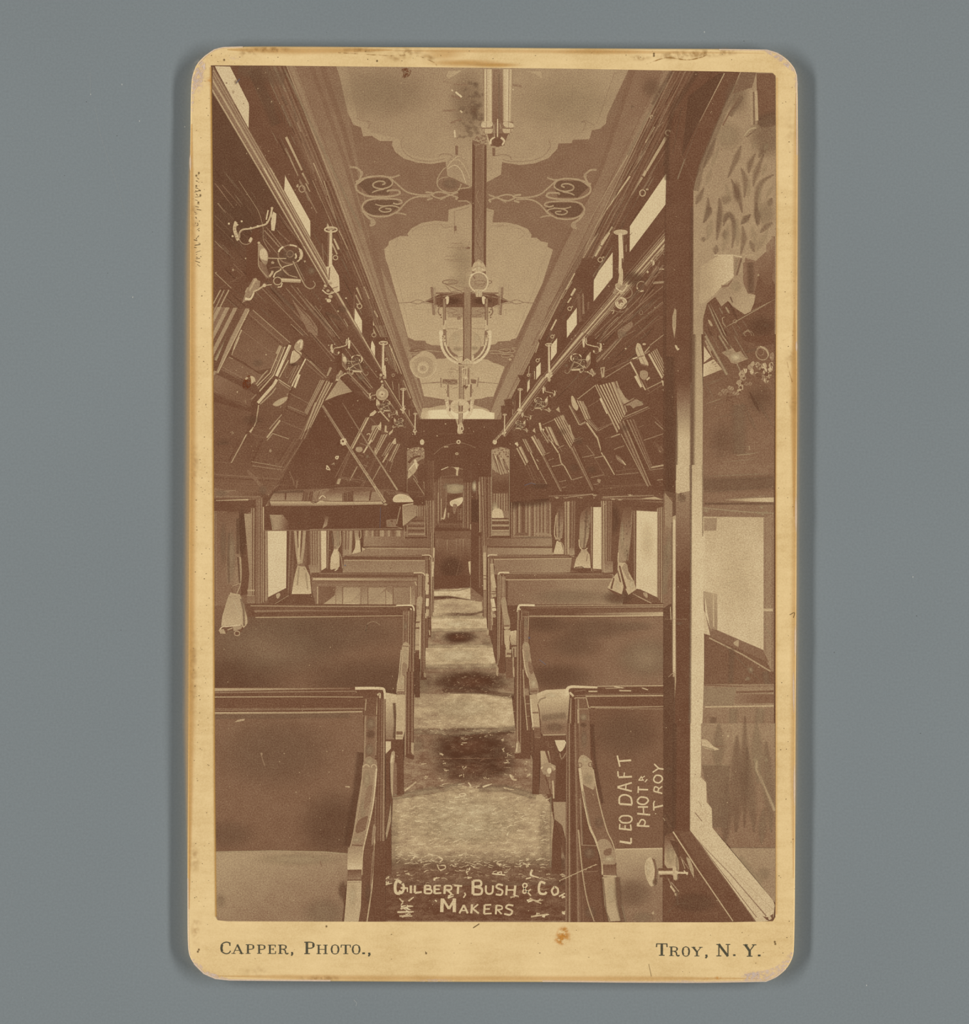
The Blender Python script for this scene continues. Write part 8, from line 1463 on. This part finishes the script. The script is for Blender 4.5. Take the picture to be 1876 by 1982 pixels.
part('worn_edge', 'thin pale rubbed rim at the upper left corner', FIBRE, 'mount'); soft([(470, 91), (432, 92), (415, 96.5), (397, 109), (383, 124)], 3, 0, .9); part('worn_edge', 'thin pale rubbed rim at the upper right corner', FIBRE, 'mount'); soft([(1392, 96), (1484, 97), (1504, 103), (1523, 116), (1536, 131), (1542, 146), (1543, 300)], 3, 0, .9); part('worn_edge', 'thin pale rubbed rim at the lower left corner', FIBRE, 'mount'); soft([(376, 1865), (395, 1884), (417, 1893.5), (445, 1896.5), (558, 1897.5), (640, 1898)], 4, 0, .9); part('worn_edge', 'thin pale rubbed rim at the lower right corner', FIBRE, 'mount'); soft([(1050, 1899), (1200, 1900.5), (1359, 1901), (1483, 1899), (1503, 1890), (1521, 1875)], 4, 0, .8); part('worn_edge', 'thin pale rubbed rim low on the left', FIBRE, 'mount'); soft([(364, 1700), (365, 1830), (368, 1850)], 3, 0, .8)
part('speck', 'tiny dark specks scattered over the card border', SPECK, 'mount').stuff = True
for i in range(240):
    x = rnd.choice([rnd.uniform(372, 406), rnd.uniform(372, 406), rnd.uniform(1506, 1538), rnd.uniform(400, 1500)])
    y = rnd.uniform(150, 1850) if (x < 407 or x > 1505) else rnd.choice([rnd.uniform(98, 124), rnd.uniform(1792, 1890)])
    disc(x, y, rnd.uniform(.4, 1.0), rnd.uniform(.4, 1.2), 0, rnd.uniform(0, 90), rnd.uniform(.3, .9))
for k in range(34): y = 340 + k*5.4 + rnd.uniform(-3, 3); stroke([(378 + rnd.uniform(-3, 8), y), (382 + rnd.uniform(-3, 8), y + rnd.uniform(-4, 4))], rnd.uniform(.8, 1.6), 0, a=.8)
for (x, y) in ((385, 335), (380, 360), (388, 378), (384, 392), (380, 340), (730, 118), (1266, 104), (1266, 108), (385, 1838), (383, 1842), (825, 1845), (632, 1793), (1501, 1827), (1500, 1823), (434, 116)): glow(x, y, 2.6, 3.2, 0, .9)
stroke([(1529, 1190), (1538, 1186), (1536, 1196)], 1.2, 0, curve=True); stroke([(916, 1796), (928, 1788)], 2.0, 0, a=.7); stroke([(1256, 1866), (1261, 1890)], 1.4, 0, a=.4)
part('rust_spot', 'rusty brown spot at the top of the print', RUST, 'photograph')
state['clip'] = True
blob([(777, 134), (788, 132), (796, 137), (793, 146), (786, 152), (779, 150), (781, 142)], 0, .7); glow(784, 138, 7, 6, 0, 1); glow(786, 146, 6, 5, 0, 1); part('rust_spot', 'rusty brown spot on the left panel of the print', RUST, 'photograph'); use('E2'); blob([(470, 820), (520, 790), (545, 830), (540, 900), (500, 960), (450, 960), (435, 890)], 0, .8)
part('print_blemish', 'pale flake on the left panel of the print', INK, 'photograph'); blob([(530, 800), (570, 810), (590, 850), (550, 890), (540, 900), (535, 840)], .74); blob([(465, 830), (490, 810), (500, 830), (475, 845)], .72)
BLUE = tint_material('blue_grey_mark', (120, 118, 128), .1)
def mark(): part('print_blemish', 'thin blue-grey ink mark on the print', BLUE)
mark(); use('H2'); soft([(848, 1250), (840, 1500)], 8, 0, .5)
mark(); use('A'); soft([(770, 480), (740, 520)], 14, 0, .5)
mark(); use('I3'); stroke([(335, 400), (400, 450)], 5, 0, a=.7)
mark(); glow(232, 180, 16, 16, 0, .6)
mark(); use('H4'); glow(355, 388, 14, 10, 0, .8)
mark(); use('G2'); soft([(330, 1215), (400, 1190), (440, 1205)], 8, 0, .6)
state['clip'] = False
# ---- letterpress imprint in small capitals with slab serifs
SER = {'C': [([(.86, .3), (.8, .06), (.5, 0), (.18, .16), (.1, .5), (.18, .84), (.52, 1), (.8, .92), (.9, .74)], .10, 1), ([(.18, .2), (.12, .5), (.18, .8)], .2, 1), ([(.86, .02), (.86, .32)], .08, 0)],
       'A': [([(.5, 0), (.14, 1)], .08, 0), ([(.47, 0), (.84, 1)], .2, 0), ([(.26, .64), (.72, .64)], .07, 0), ([(0, .97), (.32, .97)], .08, 0), ([(.64, .97), (1.0, .97)], .08, 0)],
       'P': [([(.26, 0), (.26, 1)], .2, 0), ([(.04, .03), (.6, .03), (.84, .14), (.84, .4), (.6, .52), (.28, .52)], .09, 1), ([(.83, .14), (.83, .4)], .18, 0), ([(.04, .97), (.52, .97)], .08, 0)],
       'E': [([(.26, 0), (.26, 1)], .2, 0), ([(.04, .03), (.84, .03)], .08, 0), ([(.04, .97), (.88, .97)], .08, 0), ([(.28, .48), (.62, .48)], .07, 0), ([(.84, .0), (.84, .28)], .09, 0), ([(.88, .7), (.86, 1)], .09, 0), ([(.62, .36), (.62, .62)], .08, 0)],
       'R': [([(.24, 0), (.24, 1)], .2, 0), ([(.04, .03), (.56, .03), (.78, .14), (.78, .36), (.56, .48), (.26, .48)], .09, 1), ([(.78, .14), (.78, .36)], .17, 0), ([(.52, .5), (.7, .62), (.76, .92), (.9, 1), (1.0, .9)], .14, 1), ([(.04, .97), (.46, .97)], .08, 0)],
       'H': [([(.2, 0), (.2, 1)], .19, 0), ([(.8, 0), (.8, 1)], .19, 0), ([(.2, .5), (.8, .5)], .07, 0), ([(.02, .03), (.4, .03)], .08, 0), ([(.6, .03), (.98, .03)], .08, 0), ([(.02, .97), (.4, .97)], .08, 0), ([(.6, .97), (.98, .97)], .08, 0)],
       'O': [([(.5, 0), (.2, .14), (.1, .5), (.2, .86), (.5, 1), (.8, .86), (.9, .5), (.8, .14), (.5, 0)], .09, 1), ([(.2, .18), (.12, .5), (.2, .82)], .17, 1), ([(.8, .18), (.88, .5), (.8, .82)], .17, 1)],
       'T': [([(.5, 0), (.5, 1)], .2, 0), ([(.04, .03), (.96, .03)], .08, 0), ([(.06, .0), (.04, .3)], .09, 0), ([(.94, .0), (.96, .3)], .09, 0), ([(.26, .97), (.74, .97)], .08, 0)],
       'Y': [([(.14, 0), (.5, .54)], .2, 0), ([(.88, 0), (.5, .56)], .08, 0), ([(.5, .5), (.5, 1)], .2, 0), ([(0, .03), (.36, .03)], .08, 0), ([(.68, .03), (1.02, .03)], .08, 0), ([(.28, .97), (.72, .97)], .08, 0)],
       'N': [([(.18, 0), (.18, 1)], .09, 0), ([(.16, 0), (.84, 1)], .2, 0), ([(.84, 0), (.84, 1)], .09, 0), ([(0, .03), (.3, .03)], .08, 0), ([(.68, .03), (1.0, .03)], .08, 0), ([(0, .97), (.36, .97)], .08, 0)],
       ',': [([(.1, .88), (.18, 1.0), (.06, 1.22)], .17, 0), ([(.04, .9), (.22, .9)], .2, 0)], '.': [([(.0, .92), (.2, .92)], .2, 0)]}
def imprint(text):
    for ch, x, y, w, h in text:
        for pts, wd, cv in SER[ch]:
            q = [(x + p[0]*w, y + p[1]*h) for p in pts]
            stroke(q, wd*h*.95, 0, curve=bool(cv), a=.94)
part('imprint', 'photographer name printed at the lower left of the card', BLACK_INK, 'mount'); use('J1')
imprint([('C', 343, 400, 72, 72), ('A', 415, 414, 76, 58), ('P', 502, 414, 60, 58), ('P', 572, 416, 60, 56), ('E', 640, 416, 58, 57), ('R', 704, 416, 66, 57), (',', 786, 416, 60, 56),
         ('P', 868, 398, 72, 76), ('H', 946, 416, 72, 58), ('O', 1034, 416, 58, 58), ('T', 1098, 416, 64, 58), ('O', 1166, 416, 58, 58), ('.', 1234, 416, 80, 58), (',', 1268, 420, 70, 56)])
part('imprint', 'town name printed at the lower right of the card', BLACK_INK, 'mount'); use('J2')
imprint([('T', 712, 408, 72, 76), ('R', 792, 428, 66, 58), ('O', 872, 428, 54, 60), ('Y', 934, 430, 68, 58), (',', 1018, 432, 70, 56), ('N', 1090, 412, 86, 76), ('.', 1195, 426, 70, 60), ('Y', 1258, 414, 80, 76), ('.', 1350, 426, 80, 62)])
# ---- dust on the grey board
part('dust', 'tiny dust specks and faint hairs on the grey board', DUST, 'floor').stuff = True
use('px')
for (x, y) in ((255, 574), (1770, 1117), (268, 232), (234, 161), (356, 243), (173, 180), (1365, 59), (1680, 1910), (1460, 120), (700, 1790)): disc(x, y, 1.3, 1.6, 0, 0, .9)
for i in range(60): disc(rnd.uniform(20, 1860), rnd.choice([rnd.uniform(10, 80), rnd.uniform(1920, 1970)]) if i % 2 else rnd.uniform(10, 1970), rnd.uniform(.5, .9), rnd.uniform(.5, .9), 0, 0, .6) if True else None
soft([(181, 203), (192, 258), (206, 304), (226, 360), (240, 415)], 1.6, 0, .3); soft([(172, 138), (173, 180)], 1.6, 0, .35); soft([(684, 1938), (690, 1944), (688, 1950)], 1.6, 0, .7)
part('dust', 'few dark dust specks on the grey board', SOOT, 'floor').stuff = True
for i in range(26): disc(rnd.uniform(20, 1860), rnd.uniform(10, 1970), rnd.uniform(.5, .9), rnd.uniform(.5, .9), 0, 0, .6)
# ------------------------------------------------------------------ link everything
def mesh_obj(name, verts, faces, mat, parent=None, label=None):
    me = bpy.data.meshes.new(name); me.from_pydata(verts, [], faces); me.update()
    ob = bpy.data.objects.new(name, me); sc.collection.objects.link(ob)
    me.materials.append(mat)
    if parent: ob.parent = parent
    if label: ob['label'] = label
    return ob
def sheet_obj(sh, parent):
    sh.place()
    ob = mesh_obj(sh.name, sh.v, sh.f, sh.mat, parent, sh.label)
    for nm, vals in (('tone', sh.t), ('cover', sh.a)):
        at = ob.data.attributes.new(nm, 'FLOAT', 'POINT'); at.data.foreach_set('value', vals)
    return ob
def prism(outline, z0, z1, bevel):
    """Closed card: outline in photograph pixels, thickness z0..z1, edges eased by bevel."""
    pts = [((x - CX) * S, (CY - y) * S) for x, y in outline]; n = len(pts)
    def inset(d):
        out = []
        for i in range(n):
            (x0, y0), (x1, y1) = pts[i-1], pts[(i+1) % n]
            L = math.hypot(x1-x0, y1-y0); nx, ny = -(y1-y0)/L, (x1-x0)/L
            out.append((pts[i][0]+nx*d, pts[i][1]+ny*d))
        return out
    area = sum(pts[i-1][0]*pts[i][1] - pts[i][0]*pts[i-1][1] for i in range(n))
    sg = 1 if area > 0 else -1
    loops = [(inset(sg*bevel), z0), (pts, z0+bevel), (pts, z1-bevel), (inset(sg*bevel), z1)]
    v = [(x, y, z) for L, z in loops for x, y in L]
    f = []
    for k in range(3):
        for i in range(n):
            j = (i+1) % n; q = (k*n+i, k*n+j, (k+1)*n+j, (k+1)*n+i)
            f.append(q if sg > 0 else q[::-1])
    top = tuple(range(3*n, 4*n)); bot = tuple(range(n))
    f.append(top if sg > 0 else top[::-1]); f.append(bot[::-1] if sg > 0 else bot)
    return v, f

# the grey board under everything
B = 0.6
floor = mesh_obj('floor', [(-B, -B, -0.004), (B, -B, -0.004), (B, B, -0.004), (-B, B, -0.004), (-B, -B, 0), (B, -B, 0), (B, B, 0), (-B, B, 0)],
                 [(3, 2, 1, 0), (4, 5, 6, 7), (0, 1, 5, 4), (1, 2, 6, 5), (2, 3, 7, 6), (3, 0, 4, 7)], BOARD)
floor['kind'] = 'structure'; floor['label'] = 'plain matt grey board lying under the mounted photograph'; floor['category'] = 'board'

card = bpy.data.objects.new('cabinet_card', None); sc.collection.objects.link(card)
card.empty_display_size = 0.02
card['label'] = 'old cream cabinet card with sepia photograph of a railway carriage interior'
card['category'] = 'photograph'
mv, mf = prism(MOUNT, 0.0, CARD_T, 0.00018)
mount = mesh_obj('mount', mv, mf, STOCK, card, 'cream cardboard mount with rounded worn corners')
# the print itself: a thin sheet of paper pasted on the mount
pv, pf = prism(CLIP, CARD_T - 2e-5, CARD_T + 1.8e-5, 4e-6)
photo = mesh_obj('photograph', pv, pf, INK, card, 'sepia print of a railway carriage interior')
for nm, val in (('tone', 0.1), ('cover', 1.0)):
    at = photo.data.attributes.new(nm, 'FLOAT', 'POINT'); at.data.foreach_set('value', [val]*len(pv))
settle()
PARENTS = {'photograph': photo, 'mount': mount, 'floor': floor}
for sh in SHEETS:
    if not sh.f: continue
    if sh.parent_name == 'floor':          # dust lies on the board, a card's thickness lower
        ob = sheet_obj(sh, floor); ob.location.z = -CARD_T
    else: ob = sheet_obj(sh, PARENTS[sh.parent_name])
    if getattr(sh, 'stuff', False): ob['kind'] = 'stuff'
